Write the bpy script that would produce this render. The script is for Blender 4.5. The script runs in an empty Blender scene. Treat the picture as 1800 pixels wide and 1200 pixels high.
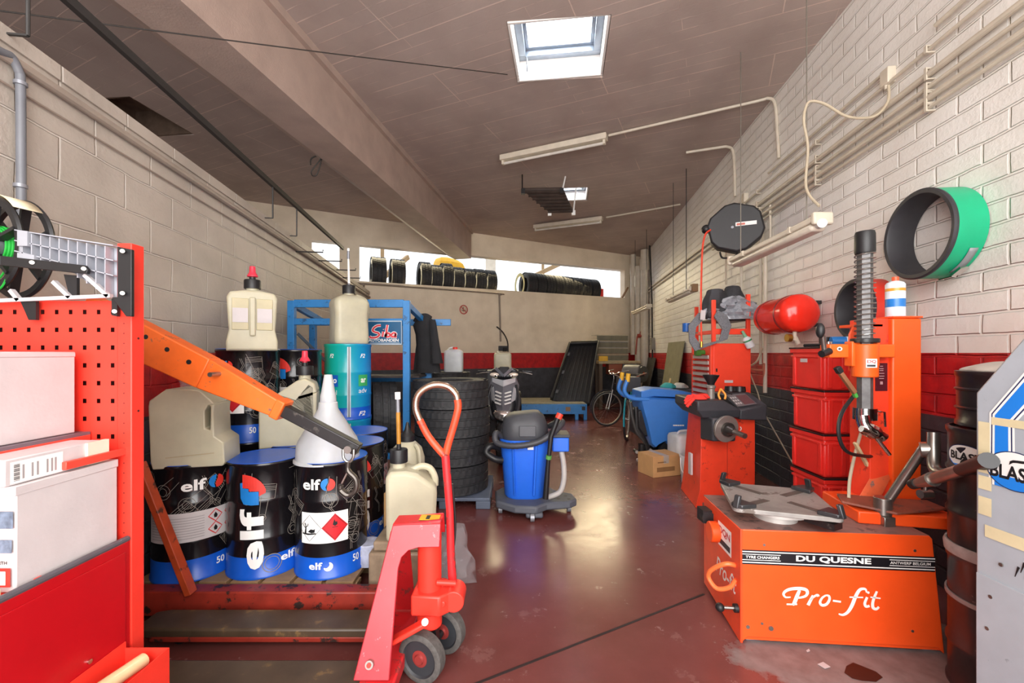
import bpy, math, random
from math import pi, sin, cos, radians
from mathutils import Vector, Matrix
RND = random.Random(11)
C = bpy.context.scene.collection
F = 750.0; EYE = 1.40; HOR = 620.0

# ---------------------------------------------------------------- geometry helpers
def V(*a): return Vector(a)
def px(x, y, d):                       # the point at depth d on a line of sight
    return Vector(((x-900)/F*d, d, EYE-(y-HOR)/F*d))
def onplane(x, y, p, n):
    r = Vector(((x-900)/F, 1.0, -(y-HOR)/F)); o = Vector((0, 0, EYE))
    return o + r*((Vector(p)-o).dot(n)/r.dot(n))
RWN = Vector((-1, .124, 0)).normalized()
LWN = Vector((1, .137, 0)).normalized()
BWN = Vector((.441, -1, 0)).normalized()
CEN = Vector((-.026, 0, -1)).normalized()
def rwall(x, y, off=0.0): return onplane(x, y, Vector((2.25, 0, 0))+RWN*off, RWN)
def lwall(x, y, off=0.0): return onplane(x, y, Vector((-1.83, 0, 0))+LWN*off, LWN)
def bwall(x, y, off=0.0): return onplane(x, y, Vector((3.77, 12.3, 0))+BWN*off, BWN)
def ceil(x, y, off=0.0): return onplane(x, y, Vector((3.8, 0, 4.12))+CEN*off, CEN)
def rw(d, z, off=0.0): return Vector((2.25+.124*d, d, z))+RWN*off
def lw(d, z, off=0.0): return Vector((-1.83-.137*d, d, z))+LWN*off
def zc(X): return 4.12+.026*(3.8-X)

def frame(o, xa, ya):
    xa = Vector(xa).normalized(); ya = Vector(ya); za = xa.cross(ya).normalized(); ya = za.cross(xa)
    return Matrix(((xa.x, ya.x, za.x, o[0]), (xa.y, ya.y, za.y, o[1]), (xa.z, ya.z, za.z, o[2]), (0, 0, 0, 1)))
def rotz(a): return Matrix.Rotation(a, 4, 'Z')
def T(*a): return Matrix.Translation(Vector(a))

class MB:
    def __init__(s): s.v = []; s.f = []; s.m = []
    def add(s, vs, fs, m=0, M=None):
        b = len(s.v)
        s.v += [tuple(M @ Vector(v)) if M is not None else tuple(v) for v in vs]
        s.f += [tuple(i+b for i in f) for f in fs]; s.m += [m]*len(fs); return s
    def box(s, lo, hi, m=0, M=None):
        x0, y0, z0 = lo; x1, y1, z1 = hi
        return s.add([(x0,y0,z0),(x1,y0,z0),(x1,y1,z0),(x0,y1,z0),(x0,y0,z1),(x1,y0,z1),(x1,y1,z1),(x0,y1,z1)],
              [(0,3,2,1),(4,5,6,7),(0,1,5,4),(1,2,6,5),(2,3,7,6),(3,0,4,7)], m, M)
    def cbox(s, c, d, m=0, M=None):
        return s.box([c[i]-d[i]/2 for i in range(3)], [c[i]+d[i]/2 for i in range(3)], m, M)
    def beam(s, p0, p1, w, h, m=0, up=(0,0,1), w1=None, h1=None):   # rectangular bar, w sideways, h along up
        p0 = Vector(p0); p1 = Vector(p1); z = (p1-p0).normalized(); u = Vector(up)
        x = u.cross(z)
        if x.length < 1e-5: x = Vector((1,0,0))
        x.normalize(); y = z.cross(x); vs = []
        for p, a, b in ((p0, w, h), (p1, w1 or w, h1 or h)):
            for i, j in ((-1,-1),(1,-1),(1,1),(-1,1)): vs.append(p+x*(i*a/2)+y*(j*b/2))
        return s.add(vs, [(0,3,2,1),(4,5,6,7),(0,1,5,4),(1,2,6,5),(2,3,7,6),(3,0,4,7)], m)
    def cyl(s, p0, p1, r0, r1=None, n=20, m=0, caps=True):
        return s.tube([p0, p1], [r0, r0 if r1 is None else r1], n, m=m, caps=caps)
    def tube(s, pts, r, n=8, closed=False, m=0, caps=True):
        P = [Vector(p) for p in pts]; N = len(P)
        rr = r if isinstance(r, (list, tuple)) else [r]*N
        tg = []
        for i in range(N):
            a = P[(i-1) % N] if (closed or i > 0) else P[i]
            b = P[(i+1) % N] if (closed or i < N-1) else P[i]
            t = b-a; tg.append(t.normalized() if t.length > 1e-9 else Vector((0,0,1)))
        u = Vector((0,0,1)) if abs(tg[0].z) < .9 else Vector((1,0,0))
        x = u.cross(tg[0]).normalized(); vs = []
        for i in range(N):
            x = (x-tg[i]*x.dot(tg[i])).normalized(); y = tg[i].cross(x)
            for k in range(n):
                a = 2*pi*k/n; vs.append(P[i]+(x*cos(a)+y*sin(a))*rr[i])
        fs = []
        for i in range(N if closed else N-1):
            j = (i+1) % N
            for k in range(n): fs.append((i*n+k, i*n+(k+1) % n, j*n+(k+1) % n, j*n+k))
        if caps and not closed:
            fs.append(tuple(range(n-1, -1, -1))); fs.append(tuple((N-1)*n+k for k in range(n)))
        return s.add(vs, fs, m)
    def lathe(s, prof, n=32, m=0, M=None, mats=None, mod=None, caps=True):   # prof: (r,z); mod(i,k)->radius factor
        vs = []; fs = []; ms = []
        for i, (r, z) in enumerate(prof):
            for k in range(n):
                a = 2*pi*k/n; q = r if mod is None else r-mod(i, k)
                vs.append((q*cos(a), q*sin(a), z))
        b = len(s.v)
        for i in range(len(prof)-1):
            for k in range(n):
                fs.append((i*n+k, i*n+(k+1) % n, (i+1)*n+(k+1) % n, (i+1)*n+k)); ms.append(mats[i] if mats else m)
        if caps and prof[0][0] > 1e-6 and prof[0] != prof[-1]: fs.append(tuple(range(n-1, -1, -1))); ms.append(mats[0] if mats else m)
        if caps and prof[-1][0] > 1e-6 and prof[0] != prof[-1]: fs.append(tuple((len(prof)-1)*n+k for k in range(n))); ms.append(mats[-1] if mats else m)
        s.add(vs, fs, 0, M); s.m[-len(fs):] = ms; return s
    def ring(s, prof, n=40, m=0, M=None):    # closed profile lathe (a torus-like body)
        p = list(prof)+[prof[0]]
        return s.lathe(p, n, m, M)
    def prism(s, poly, h, M=None, m=0, z0=0.0):
        n = len(poly); vs = [(x, y, z0) for x, y in poly]+[(x, y, z0+h) for x, y in poly]
        fs = [tuple(range(n-1, -1, -1)), tuple(range(n, 2*n))]+[(i, (i+1) % n, n+(i+1) % n, n+i) for i in range(n)]
        return s.add(vs, fs, m, M)
    def slab(s, pts, n, t, m=0):             # 3-D outline given thickness t along n
        k = len(pts); n = Vector(n).normalized(); A = [Vector(p) for p in pts]
        vs = A+[p+n*t for p in A]
        return s.add(vs, [tuple(range(k-1, -1, -1)), tuple(range(k, 2*k))]+[(i, (i+1) % k, k+(i+1) % k, k+i) for i in range(k)], m)
    def loft(s, rings, m=0, caps=True):
        n = len(rings[0]); vs = [p for r in rings for p in r]; fs = []
        for i in range(len(rings)-1):
            for k in range(n): fs.append((i*n+k, i*n+(k+1) % n, (i+1)*n+(k+1) % n, (i+1)*n+k))
        if caps: fs.append(tuple(range(n-1, -1, -1))); fs.append(tuple((len(rings)-1)*n+k for k in range(n)))
        return s.add(vs, fs, m)
    def ball(s, c, r, sc=(1,1,1), n=16, m=0, M=None):
        pr = [(max(1e-7, sin(pi*i/10)), -cos(pi*i/10)) for i in range(11)]; pr[0] = (0, -1); pr[-1] = (0, 1)
        Q = T(*c) @ Matrix.Diagonal((r*sc[0], r*sc[1], r*sc[2], 1))
        return s.lathe(pr, n, m, Q if M is None else M @ Q)
    def patch(s, fn, u0, u1, v0, v1, nu=8, nv=1, m=0):
        vs = [fn(u0+(u1-u0)*i/nu, v0+(v1-v0)*j/nv) for j in range(nv+1) for i in range(nu+1)]
        return s.add(vs, [(j*(nu+1)+i, j*(nu+1)+i+1, (j+1)*(nu+1)+i+1, (j+1)*(nu+1)+i) for j in range(nv) for i in range(nu)], m)
    def ribbon(s, pts, w, fn, m=0, closed=False):     # flat painted line, pts in (u,v)
        P = [Vector((p[0], p[1])) for p in pts]; ww = list(w) if isinstance(w, (list, tuple)) else [w]*len(P)
        du = getattr(fn, 'du', 0)
        if du:
            Q, W = [], []; n_ = len(P)
            for i in range(n_ if closed else n_-1):
                j = (i+1) % n_; k = max(1, int(abs(P[j].x-P[i].x)/du+.999))
                for t in range(k): Q.append(P[i].lerp(P[j], t/k)); W.append(ww[i]+(ww[j]-ww[i])*t/k)
            if not closed: Q.append(P[-1]); W.append(ww[-1])
            P, ww = Q, W
        N = len(P); vs = []
        for i in range(N):
            a = P[i-1] if (i > 0 or closed) else P[i]; b = P[(i+1) % N] if (i < N-1 or closed) else P[i]
            t = (b-a); t = t.normalized() if t.length > 1e-9 else Vector((1, 0)); q = Vector((-t.y, t.x))*ww[i]/2
            vs += [fn(*(P[i]+q)), fn(*(P[i]-q))]
        fs = [(2*i+1, 2*((i+1) % N)+1, 2*((i+1) % N), 2*i) for i in range(N if closed else N-1)]
        return s.add(vs, fs, m)
    def poly(s, pts, fn, m=0):
        du = getattr(fn, 'du', 0)
        if not du: return s.add([fn(*p) for p in pts], [tuple(range(len(pts)))], m)
        a = min(p[0] for p in pts); b = max(p[0] for p in pts); k = max(1, int((b-a)/du+.999))
        for i in range(k):          # cut into narrow strips so that a mark hugs the curved wall
            q = clip(clip(pts, a+(b-a)*i/k, 1), a+(b-a)*(i+1)/k, -1)
            if len(q) > 2: s.add([fn(*p) for p in q], [tuple(range(len(q)))], m)
        return s
    def text(s, body, u0, v0, w, h, fn, m=0, bold=0.0, shear=0.0, rot=0):
        """lettering fitted to the box (u0,v0)-(u0+w,v0+h) and laid on a surface; rot=1 runs upwards"""
        vs, fs = glyphs(body, bold, shear)
        x0 = min(v[0] for v in vs); x1 = max(v[0] for v in vs); y0 = min(v[1] for v in vs); y1 = max(v[1] for v in vs)
        o = []
        for x, y in vs:
            a = (x-x0)/(x1-x0); b = (y-y0)/(y1-y0)
            o.append((u0+(1-b)*w, v0+a*h) if rot else (u0+a*w, v0+b*h))
        if getattr(fn, 'du', 0):
            for f in fs: s.poly([o[i] for i in f], fn, m)
            return s
        return s.add([fn(*p) for p in o], fs, m)

def clip(pts, u, sgn):
    out = []
    for i in range(len(pts)):
        a, b = pts[i-1], pts[i]; da, db = (a[0]-u)*sgn, (b[0]-u)*sgn
        if (da >= 0) != (db >= 0):
            t = da/(da-db); out.append((a[0]+(b[0]-a[0])*t, a[1]+(b[1]-a[1])*t))
        if db >= 0: out.append(tuple(b))
    return out
_gl = {}
def glyphs(body, bold, shear):
    k = (body, bold, shear)
    if k not in _gl:
        c = bpy.data.curves.new('lettering', 'FONT'); c.body = body; c.resolution_u = 3; c.offset = bold; c.shear = shear
        o = bpy.data.objects.new('lettering', c); C.objects.link(o)
        dg = bpy.context.evaluated_depsgraph_get(); e = o.evaluated_get(dg); me = e.to_mesh()
        _gl[k] = ([(v.co.x, v.co.y) for v in me.vertices], [tuple(p.vertices) for p in me.polygons])
        e.to_mesh_clear(); bpy.data.objects.remove(o); bpy.data.curves.remove(c)
    return _gl[k]

def arc(cx, cy, r, a0, a1, n=10, ry=None):
    return [(cx+r*cos(radians(a0+(a1-a0)*i/n)), cy+(ry or r)*sin(radians(a0+(a1-a0)*i/n))) for i in range(n+1)]
def smooth(pts, n=5, closed=False):      # Catmull-Rom through points
    P = [Vector(p) for p in pts]; N = len(P); out = []
    for i in range(N if closed else N-1):
        g = (lambda k: P[k % N]) if closed else (lambda k: P[min(max(k, 0), N-1)])
        a, b, c, d = g(i-1), g(i), g(i+1), g(i+2)
        for j in range(n):
            t = j/n
            out.append(.5*((2*b)+(c-a)*t+(2*a-5*b+4*c-d)*t*t+(3*b-a-3*c+d)*t**3))
    if not closed: out.append(P[-1])
    return out
def rrect(w, h, r, n=4, cx=0, cy=0):
    o = []
    for sx, sy, a in ((1,1,0),(-1,1,90),(-1,-1,180),(1,-1,270)):
        for i in range(n+1):
            t = radians(a+90*i/n); o.append((cx+sx*(w/2-r)+r*cos(t), cy+sy*(h/2-r)+r*sin(t)))
    return o

# ---------------------------------------------------------------- objects
def obj(name, mb, mats, parent=None, bevel=0, sharp=32, sub=0, solid=0, flat=False):
    me = bpy.data.meshes.new(name); me.from_pydata(mb.v, [], mb.f)
    for mt in (mats if isinstance(mats, (list, tuple)) else [mats]): me.materials.append(mt)
    me.polygons.foreach_set('material_index', mb.m)
    if not flat:
        me.polygons.foreach_set('use_smooth', [True]*len(mb.f))
    me.update()
    if not flat: me.set_sharp_from_angle(angle=radians(sharp))
    o = bpy.data.objects.new(name, me); C.objects.link(o)
    if parent is not None: o.parent = parent
    if solid:
        md = o.modifiers.new('solid', 'SOLIDIFY'); md.thickness = solid; md.offset = 0
    if sub:
        md = o.modifiers.new('sub', 'SUBSURF'); md.levels = sub; md.render_levels = sub
    if bevel:
        md = o.modifiers.new('bevel', 'BEVEL'); md.width = bevel; md.segments = 2; md.limit_method = 'ANGLE'; md.angle_limit = radians(40)
    return o
def thing(name, label, cat, loc=(0,0,0), rz=0.0, group=None):
    o = bpy.data.objects.new(name, None); C.objects.link(o); o.empty_display_size = .1
    o.location = loc; o.rotation_euler = (0, 0, rz); o['label'] = label; o['category'] = cat
    if group: o['group'] = group
    return o
def tag(o, label, cat, group=None):
    o['label'] = label; o['category'] = cat
    if group: o['group'] = group
    return o
def struct(name, mb, mats, **k):
    o = obj(name, mb, mats, **k); o['kind'] = 'structure'; return o
def attach(o, par):
    o.parent = par; o.matrix_parent_inverse = par.matrix_basis.inverted(); return o
def dup(root, loc, rz, label, group=None):
    def cp(o, par):
        c = o.copy(); C.objects.link(c)
        if par is not None: c.parent = par
        for ch in o.children: cp(ch, c)
        return c
    r = cp(root, None); r.location = loc; r.rotation_euler = (0, 0, rz); r['label'] = label
    if group: r['group'] = group
    return r
def rebase(root):    # parts were written in world coordinates: hang them under the empty
    inv = (Matrix.Translation(root.location) @ Matrix.Rotation(root.rotation_euler.z, 4, 'Z')).inverted()
    for c in root.children: c.data.transform(inv)
    for c in root.children:
        for g in c.children: g.data.transform(inv)

# ---------------------------------------------------------------- materials
def lin(h):
    h = h.lstrip('#'); o = []
    for i in (0, 2, 4):
        c = int(h[i:i+2], 16)/255; o.append(c/12.92 if c <= .04045 else ((c+.055)/1.055)**2.4)
    return (*o, 1)
def nodes(name):
    m = bpy.data.materials.new(name); m.use_nodes = True
    nt = m.node_tree; return m, nt, nt.nodes['Principled BSDF']
def N(nt, t, **k):
    n = nt.nodes.new(t)
    for a, b in k.items():
        if a.startswith('i_'): n.inputs[int(a[2:])].default_value = b
        else: setattr(n, a, b)
    return n
def ramp(nt, fac, stops):
    r = nt.nodes.new('ShaderNodeValToRGB'); nt.links.new(fac, r.inputs[0])
    e = r.color_ramp.elements
    while len(e) < len(stops): e.new(.5)
    for i, (p, c) in enumerate(stops): e[i].position = p; e[i].color = c
    return r.outputs[0]
def mix(nt, fac, a, b):
    n = nt.nodes.new('ShaderNodeMix'); n.data_type = 'RGBA'
    for s, v in ((n.inputs[0], fac), (n.inputs[6], a), (n.inputs[7], b)):
        if hasattr(v, 'links'): nt.links.new(v, s)
        else: s.default_value = v
    return n.outputs[2]
def math_(nt, op, a, b=0.0, c=0.0):
    n = nt.nodes.new('ShaderNodeMath'); n.operation = op
    for s, v in zip(n.inputs, (a, b, c)):
        if hasattr(v, 'links'): nt.links.new(v, s)
        else: s.default_value = v
    return n.outputs[0]
def noise(nt, scale, detail=4, vec=None, rough=.55):
    n = N(nt, 'ShaderNodeTexNoise'); n.inputs['Scale'].default_value = scale; n.inputs['Detail'].default_value = detail; n.inputs['Roughness'].default_value = rough
    if vec is None:
        vec = N(nt, 'ShaderNodeTexCoord').outputs['Object']
    nt.links.new(vec, n.inputs['Vector']); return n.outputs[0]
def bumpy(nt, b, height, strength, dist=.01):
    n = nt.nodes.new('ShaderNodeBump'); n.inputs['Strength'].default_value = strength; n.inputs['Distance'].default_value = dist
    nt.links.new(height, n.inputs['Height']); nt.links.new(n.outputs[0], b.inputs['Normal'])
_mats = {}
def mat(name, col, rough=.5, metal=0., var=.12, scale=9., bump=0., bscale=60., wear=None, wamt=.35, wscale=14., coat=0., spec=None):
    """painted / moulded / metal surface with mottling and, where asked, worn patches of another colour"""
    if name in _mats: return _mats[name]
    m, nt, b = nodes(name); c = lin(col)
    b.inputs['Roughness'].default_value = rough; b.inputs['Metallic'].default_value = metal
    if coat: b.inputs['Coat Weight'].default_value = coat; b.inputs['Coat Roughness'].default_value = .08
    if spec is not None: b.inputs['Specular IOR Level'].default_value = spec
    out = None
    if var:
        lo = tuple(x*(1-var) for x in c[:3])+(1,); hi = tuple(min(1, x*(1+var*.6)) for x in c[:3])+(1,)
        out = ramp(nt, noise(nt, scale), [(.3, lo), (.7, hi)])
    if wear:
        w = ramp(nt, noise(nt, wscale, 6, rough=.7), [(.5+.22*(1-wamt*2)-.02, (0,0,0,1)), (.5+.22*(1-wamt*2)+.03, (1,1,1,1))])
        out = mix(nt, w, out if out is not None else c, lin(wear))
    if out is not None: nt.links.new(out, b.inputs['Base Color'])
    else: b.inputs['Base Color'].default_value = c
    if bump: bumpy(nt, b, noise(nt, bscale, 4), bump)
    _mats[name] = m; return m
def glass(name, col='#ffffff', rough=.05, ior=1.35, alpha=None):
    if name in _mats: return _mats[name]
    m, nt, b = nodes(name); b.inputs['Base Color'].default_value = lin(col); b.inputs['Roughness'].default_value = rough
    if alpha is None: b.inputs['Transmission Weight'].default_value = .95; b.inputs['IOR'].default_value = ior
    else: b.inputs['Alpha'].default_value = alpha
    _mats[name] = m; return m
def milky(name, col, trans=.35, rough=.45):     # translucent plastic jug
    if name in _mats: return _mats[name]
    m, nt, b = nodes(name); c = lin(col)
    out = ramp(nt, noise(nt, 6., 5), [(.3, tuple(x*.82 for x in c[:3])+(1,)), (.65, c)])
    nt.links.new(out, b.inputs['Base Color']); b.inputs['Roughness'].default_value = rough
    b.inputs['Subsurface Weight'].default_value = trans; b.inputs['Subsurface Radius'].default_value = (.05, .045, .03); b.inputs['Subsurface Scale'].default_value = .5
    _mats[name] = m; return m

RED = mat('trolley_red', '#ec3a2c', .38, var=.06)
REDD = mat('machine_red', '#f4472a', .4, var=.08, wear='#b0372a', wamt=.22)
ORANGE = mat('machine_orange', '#f8541c', .36, var=.06)
ORANGEW = mat('hoist_orange', '#ee6a26', .42, var=.14, wear='#7d5a48', wamt=.26, wscale=9)
JRED = mat('jack_red', '#d5282c', .4, var=.15, wear='#8a3a36', wamt=.3, wscale=11)
JREDW = mat('worn_sheen_red_steel', '#b23039', .3, var=.2, wear='#c4777c', wamt=.2, wscale=22)  # worn red; its pink tone and patches paint sky reflected on the leaning flange
DRED = mat('dull_red_steel', '#8e2a1c', .5, var=.3, wear='#2c1c18', wamt=.34)
FORK = mat('oily_fork_steel', '#4a3b2c', .45, var=.45, wear='#6e5636', wamt=.3, scale=5, wscale=5)
BLK = mat('black_plastic', '#1b1b1d', .45, var=.15)
BLKM = mat('black_metal', '#201f20', .35, var=.2, wear='#4a4642', wamt=.22)
DGREY = mat('charcoal_plastic', '#3c3d42', .5, var=.1, bump=.1, bscale=200)
GREY = mat('grey_metal', '#8d8f96', .4, .4, var=.12)
ALU = mat('cast_aluminium', '#a4a6ae', .42, .15, var=.1, bump=.05)
STEEL = mat('bare_steel', '#a39e98', .3, .9, var=.2)
CHROME = mat('chrome', '#d9d7d4', .12, 1., var=.05)
IRON = mat('dusty_iron', '#a5a09b', .45, .35, var=.3, scale=7, wear='#6f645c', wamt=.3, wscale=7)
WHITE = mat('white_paint', '#efece6', .5, var=.05)
LETTER = mat('white_lettering', '#f4f2ee', .5, var=0)
CREAM = mat('cream_enamel', '#d6cbb8', .45, var=.1)
CARD = mat('white_cardboard', '#c9c2c2', .75, var=.07, bump=.06, bscale=90)
KRAFT = mat('brown_cardboard', '#c89b66', .8, var=.1)
RUB = mat('rubber', '#29292b', .62, var=.25, scale=30, bump=.2, bscale=220)
RUBS = mat('smooth_rubber', '#343337', .55, var=.2)
WOOD = mat('pallet_wood', '#9a7a55', .75, var=.35, scale=6, bump=.2, bscale=40)
BLUE = mat('shelving_blue', '#2f7fc0', .4, var=.12, wear='#27537c', wamt=.25)
VBLUE = mat('tank_blue', '#286de4', .36, var=.05)
SBLUE = mat('scrubber_blue', '#3a7ccc', .4, var=.06)
DBLUE = mat('drum_blue', '#1458c4', .32, var=.08)
DBLK = mat('drum_black', '#141215', .24, var=.2, coat=.3)
LINEART = mat('pale_line_print', '#8f877e', .5, var=.1)
EBLUE = mat('emblem_blue', '#1f7fd0', .4, var=.15)
ERED = mat('emblem_red', '#e0392f', .4, var=.1)
HRED = mat('hazard_red', '#d0242c', .4, var=0)
JUG = milky('yellowed_plastic', '#c6c0a6')
JUGW = milky('white_plastic', '#dfe3e4')
FUNNEL = milky('funnel_plastic', '#cdd0d0', .5)
YEL = mat('yellow_plastic', '#e8b32a', .5)
GREEN = mat('green_band', '#0fa878', .4, var=.08)
GCORD = mat('green_cord', '#1fa53a', .45, var=.2)
CORD = mat('beige_cable', '#b8aa92', .55)
GALV = mat('painted_conduit', '#cfc4b2', .45, var=.1)
BRASS = mat('brass', '#c9a24a', .3, .9)
AMBER = mat('amber_tube', '#b07a2a', .25, var=.3)
ROPE = mat('dark_wire', '#2a2420', .6)
FILM = glass('clear_film', '#dfe2e6', .25, alpha=.14)
# ================================================================ SETTING
def wall_material(name, cw, ch, mortar, bumpv, upper, upper2, squash=1.0, stain=None):
    m, nt, b = nodes(name)
    tc = N(nt, 'ShaderNodeTexCoord').outputs['Object']
    sp = N(nt, 'ShaderNodeSeparateXYZ'); nt.links.new(tc, sp.inputs[0])
    cb = N(nt, 'ShaderNodeCombineXYZ'); nt.links.new(sp.outputs[0], cb.inputs[0]); nt.links.new(sp.outputs[2], cb.inputs[1])
    wob = noise(nt, 3.0, 3, tc)
    vadd = N(nt, 'ShaderNodeVectorMath', operation='ADD'); nt.links.new(cb.outputs[0], vadd.inputs[0])
    wv = N(nt, 'ShaderNodeCombineXYZ'); w = math_(nt, 'MULTIPLY', math_(nt, 'SUBTRACT', wob, .5), .03)
    nt.links.new(w, wv.inputs[0]); nt.links.new(w, wv.inputs[1]); nt.links.new(wv.outputs[0], vadd.inputs[1])
    br = N(nt, 'ShaderNodeTexBrick'); nt.links.new(vadd.outputs[0], br.inputs['Vector'])
    for k, v in (('Scale', 1.0), ('Mortar Size', mortar), ('Mortar Smooth', .6), ('Bias', 0), ('Brick Width', cw), ('Row Height', ch)): br.inputs[k].default_value = v
    br.inputs['Color1'].default_value = (.35,.35,.35,1); br.inputs['Color2'].default_value = (.65,.65,.65,1); br.inputs['Mortar'].default_value = (.5,.5,.5,1)
    n1 = noise(nt, 2.2, 6, tc); n2 = noise(nt, 45, 4, tc)
    up = ramp(nt, n1, [(.3, lin(upper2)), (.62, lin(upper))])
    up = mix(nt, math_(nt, 'MULTIPLY', br.outputs['Fac'], .30), up, lin('#fbf5ea'))
    redc = ramp(nt, noise(nt, 9, 6, tc), [(.25, lin('#8f1016')), (.6, lin('#c01a1c'))])
    blk = ramp(nt, noise(nt, 7, 6, tc), [(.3, lin('#34353a')), (.7, lin('#4a4b50'))])
    z = sp.outputs[2]
    c = mix(nt, math_(nt, 'GREATER_THAN', z, 1.02), blk, redc)
    c = mix(nt, math_(nt, 'GREATER_THAN', z, 1.40), c, up)
    nt.links.new(c, b.inputs['Base Color'])
    b.inputs['Roughness'].default_value = .5
    h = math_(nt, 'ADD', math_(nt, 'MULTIPLY', br.outputs['Fac'], bumpv), math_(nt, 'MULTIPLY', n2, .25))
    h = math_(nt, 'ADD', h, math_(nt, 'MULTIPLY', br.outputs['Color'], .5))
    h = math_(nt, 'ADD', h, math_(nt, 'MULTIPLY', n1, .8))
    bumpy(nt, b, h, .8, .014)
    return m
BRICKW = wall_material('painted_brick', .29, .115, .010, -1.3, '#f3f0ea', '#e6e1d9')
BLOCKW = wall_material('painted_block', .40, .20, .007, -.9, '#bdb3a8', '#a89e94')
PLASTER = wall_material('painted_plaster', 2.5, 5.0, .003, -.2, '#f0e0c6', '#decdb2')

def wall_obj(name, origin, direction, mbx, m):
    o = struct(name, mbx, m, flat=True)
    o.location = origin; o.rotation_euler = (0, 0, math.atan2(direction[1], direction[0])); return o
mb = MB().box((-1.5, -.25, 0), (12.6, 0, 4.6)); wall_obj('wall_right', (2.25,0,0), (.124,1,0), mb, BRICKW)
mb = MB().box((-1.5, 0, 0), (9.62, .15, 2.66)).box((-1.5, -.012, 2.66), (9.62, .16, 2.73)); wall_obj('wall_left', (-1.83,0,0), (-.137,1,0), mb, BLOCKW)
def bt(x):   # position along the back wall of an image column
    k = (x-900)/F; d = 10.64/(1-.441*k); return (3.77-k*d)/.915
mb = MB()
L0, L1 = -.1, 12.0
mb.box((L0, -.2, 0), (L1, 0, 2.95)).box((L0, -.22, 3.73), (L1, 0, 4.7))
mb.box((L0, -.2, 2.95), (bt(1098), 0, 3.73)).box((bt(632), -.2, 2.95), (bt(597), .0, 3.73)).box((bt(548), -.2, 2.95), (L1, 0, 3.73))
wall_obj('wall_back', (3.77,12.3,0), (-1,-.441,0), mb, PLASTER)
mb = MB().box((-1.5, 0, 0), (9.0, .2, 4.9)); wall_obj('wall_far_left', (-6.3,-1,0), (0,1,0), mb, mat('far_wall', '#c8beb2', .6))

# floor -----------------------------------------------------------
m, nt, b = nodes('epoxy_floor')
tc = N(nt, 'ShaderNodeTexCoord').outputs['Object']
n1 = noise(nt, 1.1, 7, tc, .62); n2 = noise(nt, 14, 5, tc); n3 = noise(nt, 3.4, 6, tc, .7)
base = ramp(nt, n1, [(.25, lin('#5c302c')), (.5, lin('#6e3b37')), (.75, lin('#7e4a45'))])
pale = ramp(nt, n3, [(.58, (0,0,0,1)), (.74, (1,1,1,1))])
base = mix(nt, math_(nt, 'MULTIPLY', pale, .28), base, lin('#a77f78'))
speck = ramp(nt, noise(nt, 30, 3, tc), [(.70, (0,0,0,1)), (.76, (1,1,1,1))])
base = mix(nt, math_(nt, 'MULTIPLY', speck, .16), base, lin('#c0a49c'))
# bare grey concrete patch worn through in front of the tyre changer
sp = N(nt, 'ShaderNodeSeparateXYZ'); nt.links.new(tc, sp.inputs[0])
dx = math_(nt, 'DIVIDE', math_(nt, 'SUBTRACT', sp.outputs[0], 1.75), .75); dy = math_(nt, 'DIVIDE', math_(nt, 'SUBTRACT', sp.outputs[1], 1.98), .30)
rr = math_(nt, 'ADD', math_(nt, 'MULTIPLY', dx, dx), math_(nt, 'MULTIPLY', dy, dy))
rr = math_(nt, 'ADD', rr, math_(nt, 'MULTIPLY', math_(nt, 'SUBTRACT', n3, .5), 2.2))
patch = ramp(nt, rr, [(.8, (1,1,1,1)), (1.0, (0,0,0,1))])
base = mix(nt, patch, base, ramp(nt, n2, [(.3, lin('#6e6260')), (.7, lin('#857b79'))]))
nt.links.new(base, b.inputs['Base Color'])
rg = math_(nt, 'ADD', math_(nt, 'MULTIPLY', n3, .28), .10)
rg = math_(nt, 'ADD', rg, math_(nt, 'MULTIPLY', patch, .25))
nt.links.new(rg, b.inputs['Roughness']); b.inputs['Specular IOR Level'].default_value = .6
bumpy(nt, b, n2, .06, .01)
FLOORM = m
struct('floor', MB().box((-6.5, -1.6, -.12), (4.6, 13.5, 0)), FLOORM, flat=True)
J0 = onplane(850, 1196, (0,0,.001), (0,0,1)); J1 = onplane(1232, 1046, (0,0,.001), (0,0,1)); jd = (J1-J0)
struct('trim_1', MB().beam(J0-jd*.3, J1+jd*.02, .012, .003), mat('joint_filler', '#2a1a18', .7), flat=True)

# ceiling -----------------------------------------------------------
m, nt, b = nodes('board_marked_concrete')
tc = N(nt, 'ShaderNodeTexCoord').outputs['Object']
mp = N(nt, 'ShaderNodeMapping'); mp.inputs['Rotation'].default_value = (0, 0, radians(-71.3)); nt.links.new(tc, mp.inputs['Vector'])
br = N(nt, 'ShaderNodeTexBrick'); nt.links.new(mp.outputs[0], br.inputs['Vector'])
for k, v in (('Scale', 1.0), ('Mortar Size', .0035), ('Mortar Smooth', .3), ('Brick Width', 2.3), ('Row Height', .13)): br.inputs[k].default_value = v
br.inputs['Color1'].default_value = (.2,.2,.2,1); br.inputs['Color2'].default_value = (.8,.8,.8,1)
br2 = N(nt, 'ShaderNodeTexBrick'); nt.links.new(mp.outputs[0], br2.inputs['Vector'])
for k, v in (('Scale', 1.0), ('Mortar Size', .006), ('Mortar Smooth', .2), ('Brick Width', 3.1), ('Row Height', .52)): br2.inputs[k].default_value = v
n1 = noise(nt, 1.3, 5, tc); n2 = noise(nt, 40, 4, tc); n3 = noise(nt, 2.6, 4, tc)
gate = ramp(nt, n3, [(.46, (0,0,0,1)), (.6, (1,1,1,1))])
fin = math_(nt, 'MULTIPLY', br.outputs['Fac'], gate)
fin = math_(nt, 'MAXIMUM', fin, math_(nt, 'MULTIPLY', br2.outputs['Fac'], ramp(nt, n1, [(.40, (0,0,0,1)), (.5, (1,1,1,1))])))
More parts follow.
